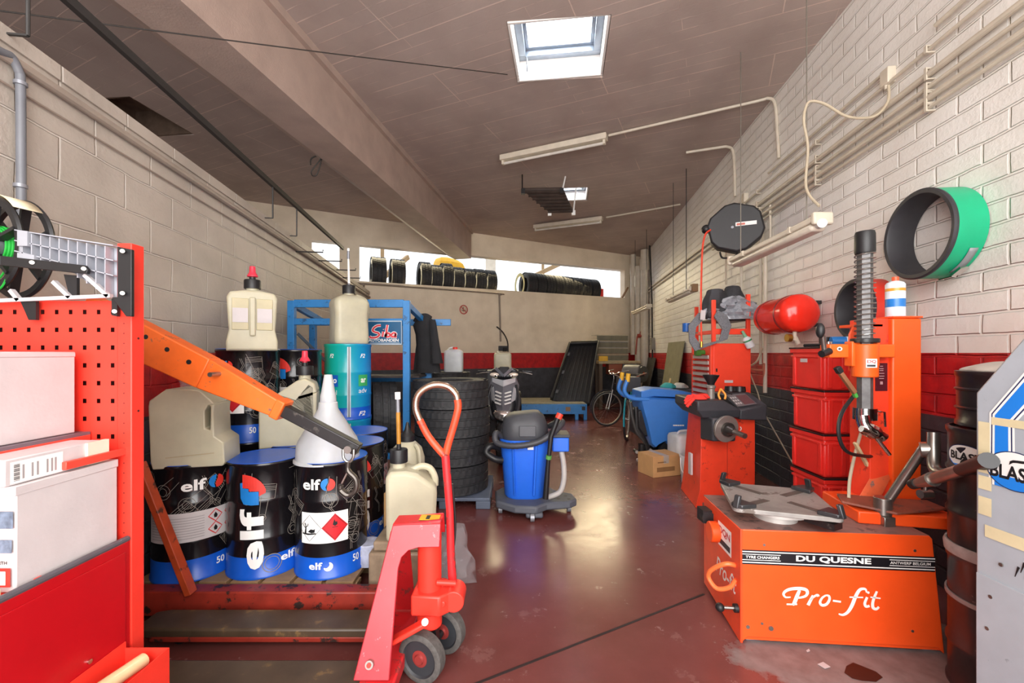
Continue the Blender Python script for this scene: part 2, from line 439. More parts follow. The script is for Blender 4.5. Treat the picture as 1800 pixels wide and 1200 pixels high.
c = ramp(nt, n1, [(.3, lin('#a99890')), (.7, lin('#bfaea5'))])
c = mix(nt, math_(nt, 'MULTIPLY', br.outputs['Color'], .12), c, lin('#94807a'))
c = mix(nt, math_(nt, 'MULTIPLY', fin, .75), c, lin('#e0c9bb'))
nt.links.new(c, b.inputs['Base Color']); b.inputs['Roughness'].default_value = .7; b.inputs['Specular IOR Level'].default_value = .3
h = math_(nt, 'ADD', math_(nt, 'MULTIPLY', fin, 1.0), math_(nt, 'MULTIPLY', n2, .2)); h = math_(nt, 'ADD', h, math_(nt, 'MULTIPLY', br.outputs['Color'], .25))
bumpy(nt, b, h, .5, .01)
CEILM = m
PAINTW = mat('white_reveal', '#f0ece6', .6, var=.06, wear='#a08a7c', wamt=.12, wscale=30)
CA = math.atan2(1, .124); CM = T(2.25, 0, 0) @ rotz(CA)      # local x runs along the right wall, local y to the left
holes = {'sky1': (3.745-.41, 3.745+.41, 2.288-.44, 2.288+.44), 'sky2': (7.39-.32, 7.39+.32, 2.125-.30, 2.125+.30), 'recess': (4.05, 4.92, 7.2, 8.1)}
xs = sorted({-1.6, 13.2, *[v for h_ in holes.values() for v in h_[:2]]}); ys = sorted({-.6, 9.6, *[v for h_ in holes.values() for v in h_[2:]]})
mb = MB(); zt = lambda y: 4.16+.026*y
for i in range(len(xs)-1):
    for j in range(len(ys)-1):
        cx, cy = (xs[i]+xs[i+1])/2, (ys[j]+ys[j+1])/2
        if any(h_[0] < cx < h_[1] and h_[2] < cy < h_[3] for h_ in holes.values()): continue
        a, b_, y0, y1 = xs[i], xs[i+1], ys[j], ys[j+1]
        xe = lambda x, y: min(x, 12.62-.5976*y)
        if xe(a, y0) < a-1e-6 and xe(a, y1) < a-1e-6: continue
        q = [(xe(a,y0),y0),(xe(b_,y0),y0),(xe(b_,y1),y1),(xe(a,y1),y1)]
        mb.add([(x_,y_,zt(y_)) for x_, y_ in q]+[(x_,y_,4.75) for x_, y_ in q],
               [(0,1,2,3),(7,6,5,4),(0,4,5,1),(1,5,6,2),(2,6,7,3),(3,7,4,0)])
o = struct('ceiling', mb, CEILM, flat=True); o.matrix_world = CM
ALUF = mat('window_alu', '#9aa3ad', .35, .5)
def skylight(name, key, zf, trim):
    x0, x1, y0, y1 = holes[key]; e = .004; tk = .03
    mb = MB()
    for lo, hi in (((x0+e,y0+e),(x0+tk,y1-e)), ((x1-tk,y0+e),(x1-e,y1-e)), ((x0+tk,y0+e),(x1-tk,y0+tk)), ((x0+tk,y1-tk),(x1-tk,y1-e))):
        mb.box((lo[0],lo[1],zt(y0)+.01), (hi[0],hi[1],4.74))
    o = struct(trim, mb, PAINTW, bevel=.006); o.matrix_world = CM
    mb = MB(); f = .07; a0, a1, c0, c1 = x0+tk, x1-tk, y0+tk, y1-tk
    for lo, hi in (((a0,c0),(a0+f,c1)), ((a1-f,c0),(a1,c1)), ((a0+f,c0),(a1-f,c0+f)), ((a0+f,c1-f),(a1-f,c1))):
        mb.box((lo[0],lo[1],zf), (hi[0],hi[1],zf+.10))
    f2 = f+.035
    for lo, hi in (((a0+f,c0+f),(a0+f2,c1-f)), ((a1-f2,c0+f),(a1-f,c1-f)), ((a0+f2,c0+f),(a1-f2,c0+f2)), ((a0+f2,c1-f2),(a1-f2,c1-f))):
        mb.box((lo[0],lo[1],zf+.06), (hi[0],hi[1],zf+.13))
    w = struct(name, mb, ALUF, bevel=.004); w.matrix_world = CM
    obj('window_pane', MB().box((a0+f2-.01,c0+f2-.01,zf+.085), (a1-f2+.01,c1-f2+.01,zf+.091)), glass('pane_glass', '#f4f8ff', .0, 1.02), w)
    return w
w = skylight('window_1', 'sky1', 4.42, 'trim_2')
x0, x1, y0, y1 = holes['sky1']
ch = MB().tube([(x1-.12,y1-.10,4.40),(x1-.2,y1-.12,4.33),(x1-.3,y1-.13,4.24),(x1-.31,y1-.13,4.20)], .006)
ch.tube([(x1-.3+.02*cos(a),y1-.13,4.17+.035*sin(a)) for a in [2*pi*i/12 for i in range(12)]], .004, closed=True)
obj('window_stay', ch, mat('stay_steel', '#4f5156', .4, .6), w)
skylight('window_2', 'sky2', 4.38, 'trim_3')
x0, x1, y0, y1 = holes['recess']; mb = MB()
for lo, hi in (((x0+.003,y0+.003),(x0+.03,y1-.003)), ((x1-.03,y0+.003),(x1-.003,y1-.003)), ((x0+.03,y0+.003),(x1-.03,y0+.03)), ((x0+.03,y1-.03),(x1-.03,y1-.003))):
    mb.box((lo[0],lo[1],zt(y0)+.01), (hi[0],hi[1],4.74))
mb.box((x0,y0,4.70),(x1,y1,4.74)); o = struct('trim_4', mb, mat('old_timber_lining', '#6a5648', .7, var=.3)); o.matrix_world = CM

# ceiling beam
ub = Vector((.153, 1, 0)).normalized(); lb = Vector((ub.y, -ub.x, 0))     # lb points right
def beam_sec(s):
    o = Vector((-2.5, 0, 0))+Vector((.153, 1, 0))*s
    return [o+lb*u+Vector((0,0,z)) for u, z in ((0,3.62),(0,4.2),(.05,4.2),(.05,4.38),(-.56,4.40),(-.56,3.70),(-.40,3.615),(-.40,3.61))]
mb = MB().loft([[Vector(p) for p in beam_sec(s)] for s in (-1.4, 10.05)])
struct('trim_5', mb, mat('beam_concrete', '#b09a8e', .6, var=.12, scale=4, bump=.2, bscale=70), sharp=10)
# strip of lining boards beside the beam top
# light exterior beyond the rear opening
ext = mat('outside_render', '#e9e6e0', .7)
def bw(x, dy, z): k = (x-900)/F; d = 10.64/(1-.441*k); return Vector((k*d, d, z))+Vector((-.403, .915, 0))*dy
mb = MB().box((L0-1, -5.2, 2.55), (L1, -.2, 2.83)); wall_obj('outside_roof', (3.77,12.3,0), (-1,-.441,0), mb, mat('roof_felt', '#8d9094', .8))
t = tag(obj('timber_post', MB().beam(bw(893,1.2,2.83), bw(893,1.2,4.1), .28, .2), ext), 'white post standing outside beyond the rear opening', 'post')
t = thing('pergola', 'pale timber pergola outside above the yellow tarpaulin', 'pergola', bw(700,1.5,2.83))
for a, b_ in (((690,4.4),(780,4.3)), ((680,3.2),(745,4.0)), ((950,3.4),(1080,4.5))):
    obj('rafter', MB().beam(bw(a[0],1.2,a[1]), bw(b_[0],2.0,b_[1]), .08, .12), mat('weathered_timber', '#a98f6c', .8), t)
for x in (690, 1010): obj('post', MB().beam(bw(x,1.8,2.83), bw(x,1.8,4.1), .08, .08), mat('weathered_timber', '#a98f6c', .8), t)
rebase(t)
t = thing('outbuilding', 'grey blue outbuilding with white railing outside the rear opening', 'building', bw(905,3.2,2.83))
obj('facade', MB().beam(bw(880,3.6,3.05), bw(945,3.6,3.05), .12, .44), mat('far_facade', '#9fb2c9', .7), t)
for k in range(7): obj('baluster', MB().beam(bw(885+k*7,2.6,2.83), bw(885+k*7,2.6,3.22), .03, .03), ext, t)
obj('railing', MB().beam(bw(880,2.6,3.1), bw(932,2.6,3.3), .05, .05), ext, t)
rebase(t)
t = tag(obj('yellow_tarpaulin', MB().loft([[bw(786,1.2,2.84),bw(858,1.2,2.84),bw(858,2.1,2.84),bw(786,2.1,2.84)],[bw(784,1.2,3.6),bw(858,1.2,3.55),bw(858,2.0,3.55),bw(784,2.0,3.6)],[bw(786,1.2,3.85),bw(858,1.2,3.82),bw(858,1.9,3.82),bw(786,1.9,3.85)],[bw(796,1.3,4.0),bw(826,1.3,3.96),bw(826,1.8,3.96),bw(796,1.8,4.0)]]), YEL, sub=1), 'yellow tarpaulin heaped outside behind the row of tyres', 'tarpaulin')
# ================================================================ DRUMS AND CANS
DR, DH = .20, .64
def wrapd(r=DR+.0045, a0=-pi/2):
    fn = lambda u, v: Vector((r*cos(a0+u/r), r*sin(a0+u/r), v))
    fn.du = .016; return fn
def emblem_polys(u, v, s):     # broken disc: red upper right, blue lower left, heights in units of s
    k = lambda L: [(u+x*s, v+y*s) for x, y in L]
    red = k([(-.32,.5)]+[(-.32+.72*sin(radians(t)), -.2+.70*cos(radians(t))) for t in (8,22,36,50,64,76)]+[(.37,-.13),(.18,-.22),(.18,-.06),(-.11,-.04),(-.12,.05),(-.32,.07)])
    blue = k([(-.40,.22),(-.32,.24),(-.31,.06),(-.13,.04),(-.12,-.06),(.17,-.07),(.18,-.5),(-.05,-.5),(-.28,-.46),(-.38,-.27)])
    return red, blue
def poly_w(mb, pts, fn, m=0):  mb.poly(pts, fn, m)
def engine_art(mb, fn, u, v, s, rnd):
    w = .0021
    def rib(p, closed=False):
        if all(.14 < v+b*s < .61 for a, b in p): mb.ribbon([(u+a*s, v+b*s) for a, b in p], w, fn, closed=closed)
    for q in range(3):
        cx, cy, r = rnd.uniform(-.8,.8), rnd.uniform(-.9,.9), rnd.uniform(.1,.24)
        rib(arc(cx, cy, r, 0, 345, 16), True); rib(arc(cx, cy, r*.55, 0, 345, 12), True)
        t = rnd.uniform(.6,2.4); d = Vector((cos(t), sin(t))); n = Vector((-d.y, d.x)); L = rnd.uniform(.5,.8)
        c = Vector((cx, cy))
        rib([c+n*r*.7, c+d*L+n*.10]); rib([c-n*r*.7, c+d*L-n*.10])
        e = c+d*(L+.16)
        rib([e+n*.26-d*.2, e-n*.26-d*.2, e-n*.26+d*.22, e+n*.26+d*.22], True)
        for j in range(3): rib([e+n*.26+d*(.05+.05*j), e-n*.26+d*(.05+.05*j)])
    for q in range(2):
        x = rnd.uniform(-1,1); y = rnd.uniform(-.6,.8)
        rib([(x, y), (x+.1, y-.25), (x+.02, y-.4), (x+.2, y-.62), (x+.2, y-.9)])
        rib([(x+.05, y), (x+.15, y-.25), (x+.07, y-.4), (x+.25, y-.62), (x+.25, y-.9)])
DPROF = [(0,.012),(.185,.012),(.190,0),(.2035,.002),(.2035,.016),(.199,.02),(.199,.125),(.199,.205),(.2025,.213),(.2025,.227),(.199,.235),(.199,.415),(.2025,.423),(.2025,.437),(.199,.445),(.199,.62),(.203,.625),(.203,.638),(.2,.641)]
def drum(x, y, z, style, label, group, seed, turn=0.0, art=True):
    t = thing('oil_drum', label, 'oil drum', (x, y, z), math.atan2(-y, -x)+pi/2+turn, group)
    obj('body', MB().lathe(DPROF, 64, mats=[1]*6+[0]*(len(DPROF)-7), caps=False), [DBLK, DBLUE], t, sharp=50)
    ld = obj('lid', MB().lathe([(.2,.641),(.1985,.644),(.194,.642),(.191,.628),(0,.626)], 64), DBLUE, t, sharp=50)
    for bx, by, r in ((.10,.08,.028),(-.11,-.09,.016)):
        obj('bung', MB().cyl((bx,by,.626), (bx,by,.637), r, n=20), LETTER, ld)
    obj('sticker', MB().box((-.055,-.10,.6262), (.065,-.03,.6275)), CARD, ld)
    fn = wrapd(); fa = wrapd(DR+.0037); rnd = random.Random(seed)
    lt = MB()
    if style == 'A':
        lt.text('elf', -.085, .50, .115, .062, fn, bold=.025)
        lt.text('50 L', .08, .062, .085, .038, fn, bold=.02)
        r_, b_ = MB(), MB()
        r_.poly([(.085+.036*cos(radians(a)), .533+.036*sin(radians(a))) for a in range(-100,81,15)]+[(.085,.545),(.075,.52)], fn)
        b_.poly([(.077+.036*cos(radians(a)), .533+.036*sin(radians(a))) for a in range(85,266,15)]+[(.068,.52),(.078,.545)], fn)
        obj('emblem', MB().add(r_.v, r_.f, 0).add(b_.v, b_.f, 1), [ERED, EBLUE], t)
        hz = MB(); hz.patch(fn, -.27, .21, .225, .385, 28, 1, 0)
        f2 = wrapd(DR+.006)
        for cu, cv in ((.075,.342),(.165,.347),(.075,.272),(.165,.277)):
            hz.ribbon([(cu,cv+.034),(cu+.036,cv),(cu,cv-.034),(cu-.036,cv)], .005, f2, 1, True)
            hz.poly([(cu-.007,cv-.014),(cu+.007,cv-.014),(cu+.011,cv),(cu,cv+.017),(cu-.010,cv+.002)], f2, 2)
        for k in range(9): hz.ribbon([(-.25,.245+k*.014),(.02,.245+k*.014)], .0035, f2, 3)
        obj('hazard_label', hz, [CARD, HRED, BLK, mat('fine_print','#a09a9a',.6)], t)
    elif style == 'B':
        lt.text('elf', -.135, .06, .125, .335, fn, bold=.03, rot=1)
        lt.text('elf', .075, .075, .085, .045, fn, bold=.025)
        r_, b_ = emblem_polys(-.065, .50, .17)
        obj('emblem', MB().poly(r_, fn, 0).poly(b_, fn, 1), [ERED, EBLUE], t)
        art = MB(); engine_art(art, fa, .12, .36, .2, rnd)
        art.ribbon(arc(.03, .08, .05, 0, 350, 20), .004, fa, closed=True); art.ribbon(arc(.03, .08, .036, 0, 350, 16), .003, fa, closed=True)
    else:
        lt.text('elf', -.165, .50, .105, .060, fn, bold=.025)
        lt.text('elf', -.125, .062, .075, .040, fn, bold=.025)
        lt.ribbon(arc(-.025, .08, .02, -150, 60, 10), [.004+.02*sin(pi*i/10) for i in range(11)], fn)
        lt.text('50 L', .115, .066, .075, .042, fn, bold=.015)
        r_ = [(-.018+.034*cos(radians(a)), .528+.034*sin(radians(a))) for a in range(-100,81,15)]+[(-.015,.54),(-.026,.515)]
        b_ = [(-.026+.034*cos(radians(a)), .528+.034*sin(radians(a))) for a in range(85,266,15)]+[(-.034,.515),(-.022,.54)]
        obj('emblem', MB().poly(r_, fn, 0).poly(b_, fn, 1), [ERED, EBLUE], t)
        hz = MB(); hz.patch(fn, -.175, .085, .205, .375, 18, 1, 0); f2 = wrapd(DR+.006)
        D = lambda cu, cv, q: [(cu,cv+q),(cu+q*.92,cv),(cu,cv-q),(cu-q*.92,cv)]
        hz.ribbon(D(-.122,.29,.072), .0022, f2, 2, True)
        hz.poly(D(.015,.29,.076), f2, 1); f3 = wrapd(DR+.007)
        hz.ribbon(D(.015,.29,.068), .002, f3, 2, True)
        hz.poly([(.003,.305),(.006,.318),(.012,.335),(.018,.318),(.026,.322),(.028,.305),(.015,.296)], f3, 2); hz.ribbon([(.0,.291),(.03,.291)], .003, f3, 2)
        # dead tree and fish of the environment sign
        hz.ribbon([(-.148,.262),(-.145,.29),(-.147,.315)], [.012,.007,.003], f3, 2)
        for p in ([(-.146,.29),(-.158,.30),(-.162,.312)], [(-.146,.295),(-.133,.303),(-.130,.315)], [(-.146,.305),(-.153,.318)]): hz.ribbon(p, .004, f3, 2)
        hz.ribbon([(-.168,.26),(-.13,.257),(-.085,.262)], [.006,.009,.006], f3, 2)
        hz.poly([(-.132,.27),(-.115,.285),(-.098,.283),(-.090,.288),(-.092,.268),(-.11,.264)], f3, 2)
        obj('hazard_label', hz, [LETTER, HRED, BLK], t)
    obj('lettering', lt, LETTER, t)
    am = MB()
    for u, v in ((-.16,.45),(.17,.44),(.19,.20),(.30,.32)) if style != 'B' else ((.05,.5),): engine_art(am, fa, u, v, .19, rnd)
    if style == 'B':
        for v, f in zip(art.v, [0]): pass
        am.add(art.v, art.f)
    obj('line_art', am, LINEART, t)
    return t
ZP = .145
G1 = 'black and blue oil drums on the pallet'
drum(-1.86, 2.50, ZP, 'A', 'black oil drum with wide white hazard label, next to the red trolley', G1, 1, .12)
drum(-1.47, 2.55, ZP, 'B', 'black oil drum with big vertical white lettering at the front of the pallet', G1, 2)
drum(-1.075, 2.55, ZP, 'C', 'black oil drum under the funnel, with red flammable diamond label', G1, 3)
drum(-1.90, 3.08, ZP, 'A', 'black oil drum at the bottom of the wall-side stack, under another drum', G1, 4, .5)
drum(-1.90, 3.08, ZP+DH, 'C', 'black oil drum on top of the stack, carrying an upright red-nozzle jug', G1, 5, -.55)
drum(-1.78, 3.50, ZP, 'C', 'black oil drum low in the stack in front of the blue rack', G1, 6, .4)
drum(-1.78, 3.50, ZP+DH, 'B', 'black oil drum on top of the stack in front of the blue rack', G1, 7, -.15)
drum(-1.10, 2.97, ZP, 'B', 'black oil drum directly behind the drum with the funnel', G1, 8, .55)
drum(-1.51, 2.98, ZP, 'A', 'black oil drum under the jug with a bent grip and red nozzle', G1, 9, .5)
drum(-1.20, 3.40, ZP, 'A', 'black oil drum with blue lid in front of the turquoise drums', G1, 10, .3)

def gradient_blue():
    m, nt, b = nodes('turquoise_print'); tc = N(nt, 'ShaderNodeTexCoord').outputs['Object']
    sp = N(nt, 'ShaderNodeSeparateXYZ'); nt.links.new(tc, sp.inputs[0])
    f = math_(nt, 'ADD', math_(nt, 'MULTIPLY', sp.outputs[0], 2.3), .5)
    nt.links.new(ramp(nt, f, [(.05, lin('#18a884')), (.45, lin('#16a6ab')), (.95, lin('#1a7fd0'))]), b.inputs['Base Color']); b.inputs['Roughness'].default_value = .25
    return m
TEALM = gradient_blue()
TH = .667
TPROF = [(0,.012),(.185,.012),(.190,0),(.2035,.002),(.2035,.016),(.199,.02),(.199,.11)]+[(.199,.2),(.2025,.212),(.2025,.222),(.199,.234)]+[(.199,.40),(.2025,.412),(.2025,.422),(.199,.434),(.199,.64),(.203,.647),(.203,.665),(.199,.667)]
def teal(z, label):
    x, y = -1.494, 3.89
    t = thing('fuel_drum', label, 'oil drum', (x, y, z), math.atan2(-y, -x)+pi/2, 'turquoise fuel drums')
    obj('body', MB().lathe(TPROF, 64, mats=[1]*6+[0]*(len(TPROF)-7), caps=False), [TEALM, DBLUE], t, sharp=50)
    obj('lid', MB().lathe([(.199,.667),(.194,.667),(.191,.650),(0,.648)], 48), DBLUE, t)
    fn = wrapd(); lt = MB(); bx = MB()
    lt.text('F2', -.165, .545, .04, .035, fn, bold=.02, shear=.3); lt.text('F2', .105, .545, .05, .035, fn, bold=.02, shear=.3); lt.text('F2', .09, .035, .07, .04, fn, bold=.02, shear=.3)
    lt.text('o', -.13, .325, .034, .038, wrapd(DR+.006), bold=.03); lt.text('el', -.125, .225, .03, .04, fn); lt.text('ar', .11, .325, .055, .038, wrapd(DR+.006), bold=.03); lt.text('adv', .09, .235, .085, .042, fn)
    obj('lettering', lt, LETTER, t)
    bx.patch(fn, -.16, -.085, .295, .395, 5, 1, 0); bx.patch(fn, .088, .185, .295, .395, 5, 1, 1)
    obj('emblem', bx, [mat('badge_blue','#1560c0',.4), mat('badge_green','#3da860',.4)], t)
    obj('seam', MB().patch(fn, -.008, .022, .03, .64, 2, 1, 0).patch(wrapd(DR+.0055), .003, .011, .03, .64, 2, 1, 1), [mat('seam_grey','#b8c4c8',.4), mat('seam_dark','#4c4f55',.4)], t)
teal(ZP, 'turquoise fuel drum at the bottom, under a second turquoise drum'); teal(ZP+TH, 'turquoise fuel drum on top of its twin, carrying a yellowed jug')

# pallets under the drums
def pallet(name, loc, sx, sy, h, label, m, n=7, rz=0.0, mats=None):
    t = thing(name, label, 'pallet', loc, rz)
    for k in range(n):
        x = -sx/2+sx*(k+.5)/n
        obj('deck_board', MB().cbox((x,0,h-.011), (sx/n*.86,sy,.022)), m, t, bevel=.002)
    for y in (-sy/2+.05, 0, sy/2-.05):
        obj('stringer', MB().cbox((0,y,h-.033), (sx,.09,.022)), m, t)
        for x in (-sx/2+.07, 0, sx/2-.07): obj('block', MB().cbox((x,y,(h-.044)/2+.009), (.13,.09,h-.044-.018)), m, t)
        obj('bottom_board', MB().cbox((0,y,.009), (sx,.09,.018)), m, t)
    return t
pallet('wooden_pallet', (-1.47,2.76,0), 1.22, .84, ZP, 'wooden pallet carrying the front oil drums', WOOD)
pallet('wooden_pallet', (-1.47,3.70,0), 1.15, .92, ZP, 'wooden pallet carrying the turquoise drums', WOOD)

# ---- plastic jugs -------------------------------------------------
def jug_body(w, d, h, r=.035, neck=.03, taper=.0, waist=0.0):
    """squared jug: shoulders slope up to the neck"""
    rings = []
    for z, s in ((0,.93),(.012,.985),(.05,1),(h*.3,1-waist*.4),(h*.55,1-waist),(h*.74,1),(h*.80,.995),(h*.86,.93),(h*.92,.68),(h*.955,.40)):
        rings.append([Vector((x*s, y*s, z)) for x, y in rrect(w, d, r)])
    n = len(rings[0])
    for z in (h*.96, h):
        rings.append([Vector((neck*cos(radians(90*(k//5)+90*(k % 5)/4*0.999)), neck*sin(radians(90*(k//5)+90*(k % 5)/4*.999)), z)) for k in range(n)])
    return MB().loft(rings)
def cap(r, h, m, z, parent, cx=0, cy=0):
    return obj('cap', MB().lathe([(r*.98,z),(r,z+.004),(r,z+h-.006),(r*.93,z+h),(0,z+h)], 40, M=T(cx,cy,0), mod=lambda i, k: .0022 if (i in (1,2) and k % 2) else 0), m, parent)
def red_nozzle(z, parent):
    n = obj('nozzle', MB().lathe([(.016,z),(.016,z+.022),(.033,z+.024),(.034,z+.031),(.026,z+.045),(.020,z+.055),(.018,z+.095),(.013,z+.097),(0,z+.097)], 24), mat('red_nozzle','#e0344a',.4), parent)
    return n
# the jug on the wall-side stack: two sunken panels in the front
t = thing('fuel_jug', 'yellowed jug with red nozzle on the tall oil drum stack', 'jug', (-1.80,2.96,ZP+2*DH-.012), .55, 'plastic fuel jugs')
W_, D_, H_ = .30, .22, .43
mb = MB()
hp = [(-.15,0),(-.152,.06),(-.135,.14),(-.14,.20),(-.148,.36),(-.13,.395),(-.05,.41),(.05,.41),(.13,.395),(.148,.36),(.14,.20),(.135,.14),(.152,.06),(.15,0)]
rings = []
for y, s in ((-.11,.93),(-.10,.985),(-.07,1),(.07,1),(.10,.985),(.11,.93)): rings.append([Vector((x*s, y, .205+(z-.205)*s)) for x, z in hp])
mb.loft(rings); mb.cyl((0,0,.40),(0,0,.44),.04)
obj('body', mb, JUG, t, bevel=.006, sharp=60)
for sx in (-1,1): obj('panel', MB().box((sx*.07-.048,-.116,.14), (sx*.07+.048,-.1085,.35)), milky('panel_plastic','#c3b893'), t, bevel=.012)
for sx in (-1,1): obj('sticker', MB().box((sx*.07-.044,-.1185,.19), (sx*.07+.044,-.1155,.285)), CARD, t)
obj('grip', MB().beam((0,-.118,.10),(0,-.118,.36),.035,.02), JUG, t, bevel=.008)
cap(.052,.062,BLK,.43,t); red_nozzle(.49, t)
obj('spout', MB().cyl((0,0,.49),(0,0,.51),.02), BLK, t)
# jug on the turquoise drums
t = thing('fuel_jug', 'yellowed jug with tall white spout on the turquoise drums', 'jug', (-1.475,3.86,ZP+2*TH), .65, 'plastic fuel jugs')
obj('body', jug_body(.30,.26,.46,.05,.045,waist=.05), JUG, t, sharp=60)
obj('grip', MB().tube(smooth([(.06,0,.44),(.15,0,.40),(.17,0,.30),(.145,0,.2)],6), .018, 10), JUG, t)
cap(.056,.075,BLK,.455,t)
obj('spout', MB().cyl((0,0,.53),(0,0,.55),.016,.009,m=0).cyl((0,0,.55),(-.005,0,.77),.011,.008,m=1).cyl((-.005,0,.77),(-.005,0,.84),.012,m=0).cyl((-.005,0,.84),(-.005,0,.865),.011,m=1), [GREY, LETTER], t)
# handle-side jugs (flat profile with a grip hole)
def profile_jug(name, outline, hole, depth, loc, rz, label, grp='plastic fuel jugs', m=None):
    t = thing(name, label, 'jug', loc, rz, grp)
    # the outline with the grip hole joined by a slit, so that the hole is a real opening
    k = min(range(len(outline)), key=lambda i: (Vector(outline[i])-Vector(hole[0])).length)
    poly = outline[:k+1]+hole+[hole[0]]+outline[k:]
    mb = MB(); n = len(poly)
    M = Matrix(((1,0,0,0),(0,0,-1,0),(0,1,0,0),(0,0,0,1)))
    mb.prism(poly, depth, M @ T(0,0,-depth/2))
    obj('body', mb, m or JUG, t, bevel=min(.02, depth*.12), sharp=60)
    return t
o3 = [(-.16,0),(.17,0),(.18,.02),(.175,.13),(.13,.165),(.125,.30),(.13,.345),(.06,.42),(.0,.43),(-.10,.43),(-.175,.37),(-.18,.34),(-.17,.04)]
h3 = [(.10,.34),(.112,.33),(.11,.20),(.085,.21),(.083,.31)]
t = profile_jug('fuel_jug', o3, h3, .24, (-1.80,2.44,ZP+DH-.012), .25, 'yellowed uncapped jug behind the orange hoist boom, on the wall-side drum')
obj('ridge', MB().ribbon([(-.10,.06),(.13,.075)], .006, lambda u, v: Vector((u,-.1215,v))), mat('ridge_shadow','#b5a888',.5), t)
o4 = [(-.19,0),(.14,0),(.185,.04),(.19,.10),(.15,.18),(.155,.36),(.14,.42),(.08,.455),(.03,.44),(-.08,.36),(-.18,.30),(-.19,.26)]
h4 = [(.05,.33),(.105,.40),(.12,.39),(.125,.19),(.09,.20),(.08,.29)]
t = profile_jug('fuel_jug', o4, h4, .22, (-1.50,2.93,ZP+DH-.012), .35, 'yellowed jug with bent grip and red nozzle beside the hoist boom')
obj('neck', MB().cyl((.07,0,.43),(.07,0,.49),.038), JUG, t)
cap(.056,.062,BLK,.475,t,.07,0)
n = red_nozzle(.545, t); n.data.transform(T(.07,0,0)); obj('spout', MB().cyl((.07,0,.535),(.07,0,.56),.019), BLK, t)
o5 = [(-.125,0),(.125,0),(.135,.03),(.135,.28),(.10,.345),(.02,.40),(-.03,.425),(-.10,.425),(-.135,.39),(-.135,.03)]
# front jug by the pallet jack: round grip loop at the shoulder
t = thing('fuel_jug', 'pale jug with amber spout standing behind the red pallet jack', 'jug', (-.575,2.46,.36), .18, 'plastic fuel jugs')
M = Matrix(((1,0,0,0),(0,0,-1,0),(0,1,0,0),(0,0,0,1)))
obj('body', MB().prism([(-.135,.0),(.135,.0),(.14,.03),(.133,.12),(.14,.25),(.135,.29),(.03,.37),(-.03,.385),(-.11,.385),(-.14,.36),(-.135,.03)], .22, M @ T(0,0,-.11)), JUG, t, bevel=.022, sharp=60)
obj('grip', MB().tube(smooth([(.0,0,.365),(.05,0,.385),(.10,0,.37),(.128,0,.32),(.13,0,.27)],6), .019, 10), JUG, t)
obj('neck', MB().cyl((-.075,0,.37),(-.075,0,.425),.036), JUG, t)
cap(.05,.075,BLK,.415,t,-.075,0)
obj('spout', MB().cyl((-.075,0,.49),(-.075,0,.52),.013,m=0).tube([(-.075,0,.51),(-.079,0,.70)],.0125,12,m=1).tube([(-.079,0,.70),(-.081,0,.78)],.011,12,m=2).tube([(-.081,0,.775),(-.082,0,.815)],.016,12,m=3), [BLK, AMBER, GREY, LETTER], t)
t = tag(obj('shrink_wrapped_carton', MB().box((-.79,2.34,0),(-.50,2.70,.30)).box((-.77,2.36,.30),(-.46,2.68,.355)), mat('film_wrapped_board','#8f7d68',.3,var=.35,scale=12), bevel=.012), 'film-wrapped brown carton under the pale jug, behind the pallet jack', 'carton')
# crumpled clear bag by the jack
rng = random.Random(3); mb = MB(); rings = []
for i in range(7):
    z = .003+.33*i/6; rings.append([Vector((-.36+(.13-.07*i/6)*cos(2*pi*k/14)*rng.uniform(.6,1.35), 2.64+(.10-.05*i/6)*sin(2*pi*k/14)*rng.uniform(.7,1.25), z)) for k in range(14)])
tag(obj('plastic_bag', mb.loft(rings), FILM), 'crumpled clear plastic bag behind the pallet jack handle', 'bag')
t = thing('spray_jug', 'beige round jug with black cone nozzle behind the amber spout', 'jug', (-.74,3.02,.46), 0, 'plastic fuel jugs')
obj('body', MB().lathe([(0,0),(.11,0),(.12,.02),(.12,.20),(.10,.27),(.06,.31),(.045,.32),(0,.32)], 28), JUG, t, sharp=50)
obj('cap', MB().lathe([(.05,.315),(.05,.355),(.04,.37),(.02,.40),(.008,.45),(0,.45)], 24), BLK, t)
obj('grip', MB().tube(smooth([(.07,-.06,.30),(.10,-.09,.27),(.11,-.10,.18)],5), .014, 8), JUG, t)
tag(obj('cardboard_box', MB().box((-.86,2.86,0),(-.60,3.16,.459)), KRAFT, bevel=.004), 'tall brown carton under the round beige jug', 'carton')
# funnel
t = thing('funnel', 'translucent white funnel upside down on an oil drum', 'funnel', (-1.09,2.53,ZP+DH-.014))
obj('cone', MB().lathe([(.176,0),(.182,.0),(.182,.012),(.176,.016),(.172,.09),(.162,.12),(.055,.30),(.052,.335),(.046,.34),(.044,.375),(.038,.40),(.022,.50),(.014,.50),(.032,.40),(.05,.30),(.158,.12),(.168,.09),(.172,.012)], 48), FUNNEL, t, sharp=40)
obj('rim', MB().ring([(.180,.0),(.187,.0),(.187,.010),(.180,.010)], 48), FUNNEL, t)
t = tag(obj('wrapped_tube', MB().lathe([(.03,0),(.034,.1),(.03,.3),(.034,.45),(.05,.50),(.034,.56),(.028,.66),(0,.66)], 14, M=T(-1.985,2.60,ZP+DH-.014), mod=lambda i,k: .006*((i*7+k*3) % 3)), FILM), 'upright clear wrapped tube between the hoist boom and the wall', 'tube')
tag(obj('label_tin', MB().lathe([(0,0),(.07,0),(.072,.004),(.072,.12),(.068,.125),(0,.125)], 28, M=T(-.86,2.56,ZP)), mat('label_white_blue','#b8bcd0',.4,var=.35,scale=22)), 'small white and blue tin on the pallet edge behind the jack', 'tin')
# ================================================================ RED TROLLEY
TX, TY = -1.29, 1.45
t = thing('tool_trolley', 'tall red workshop trolley with perforated back panel holding white boxes', 'tool trolley', (TX, TY, 0))
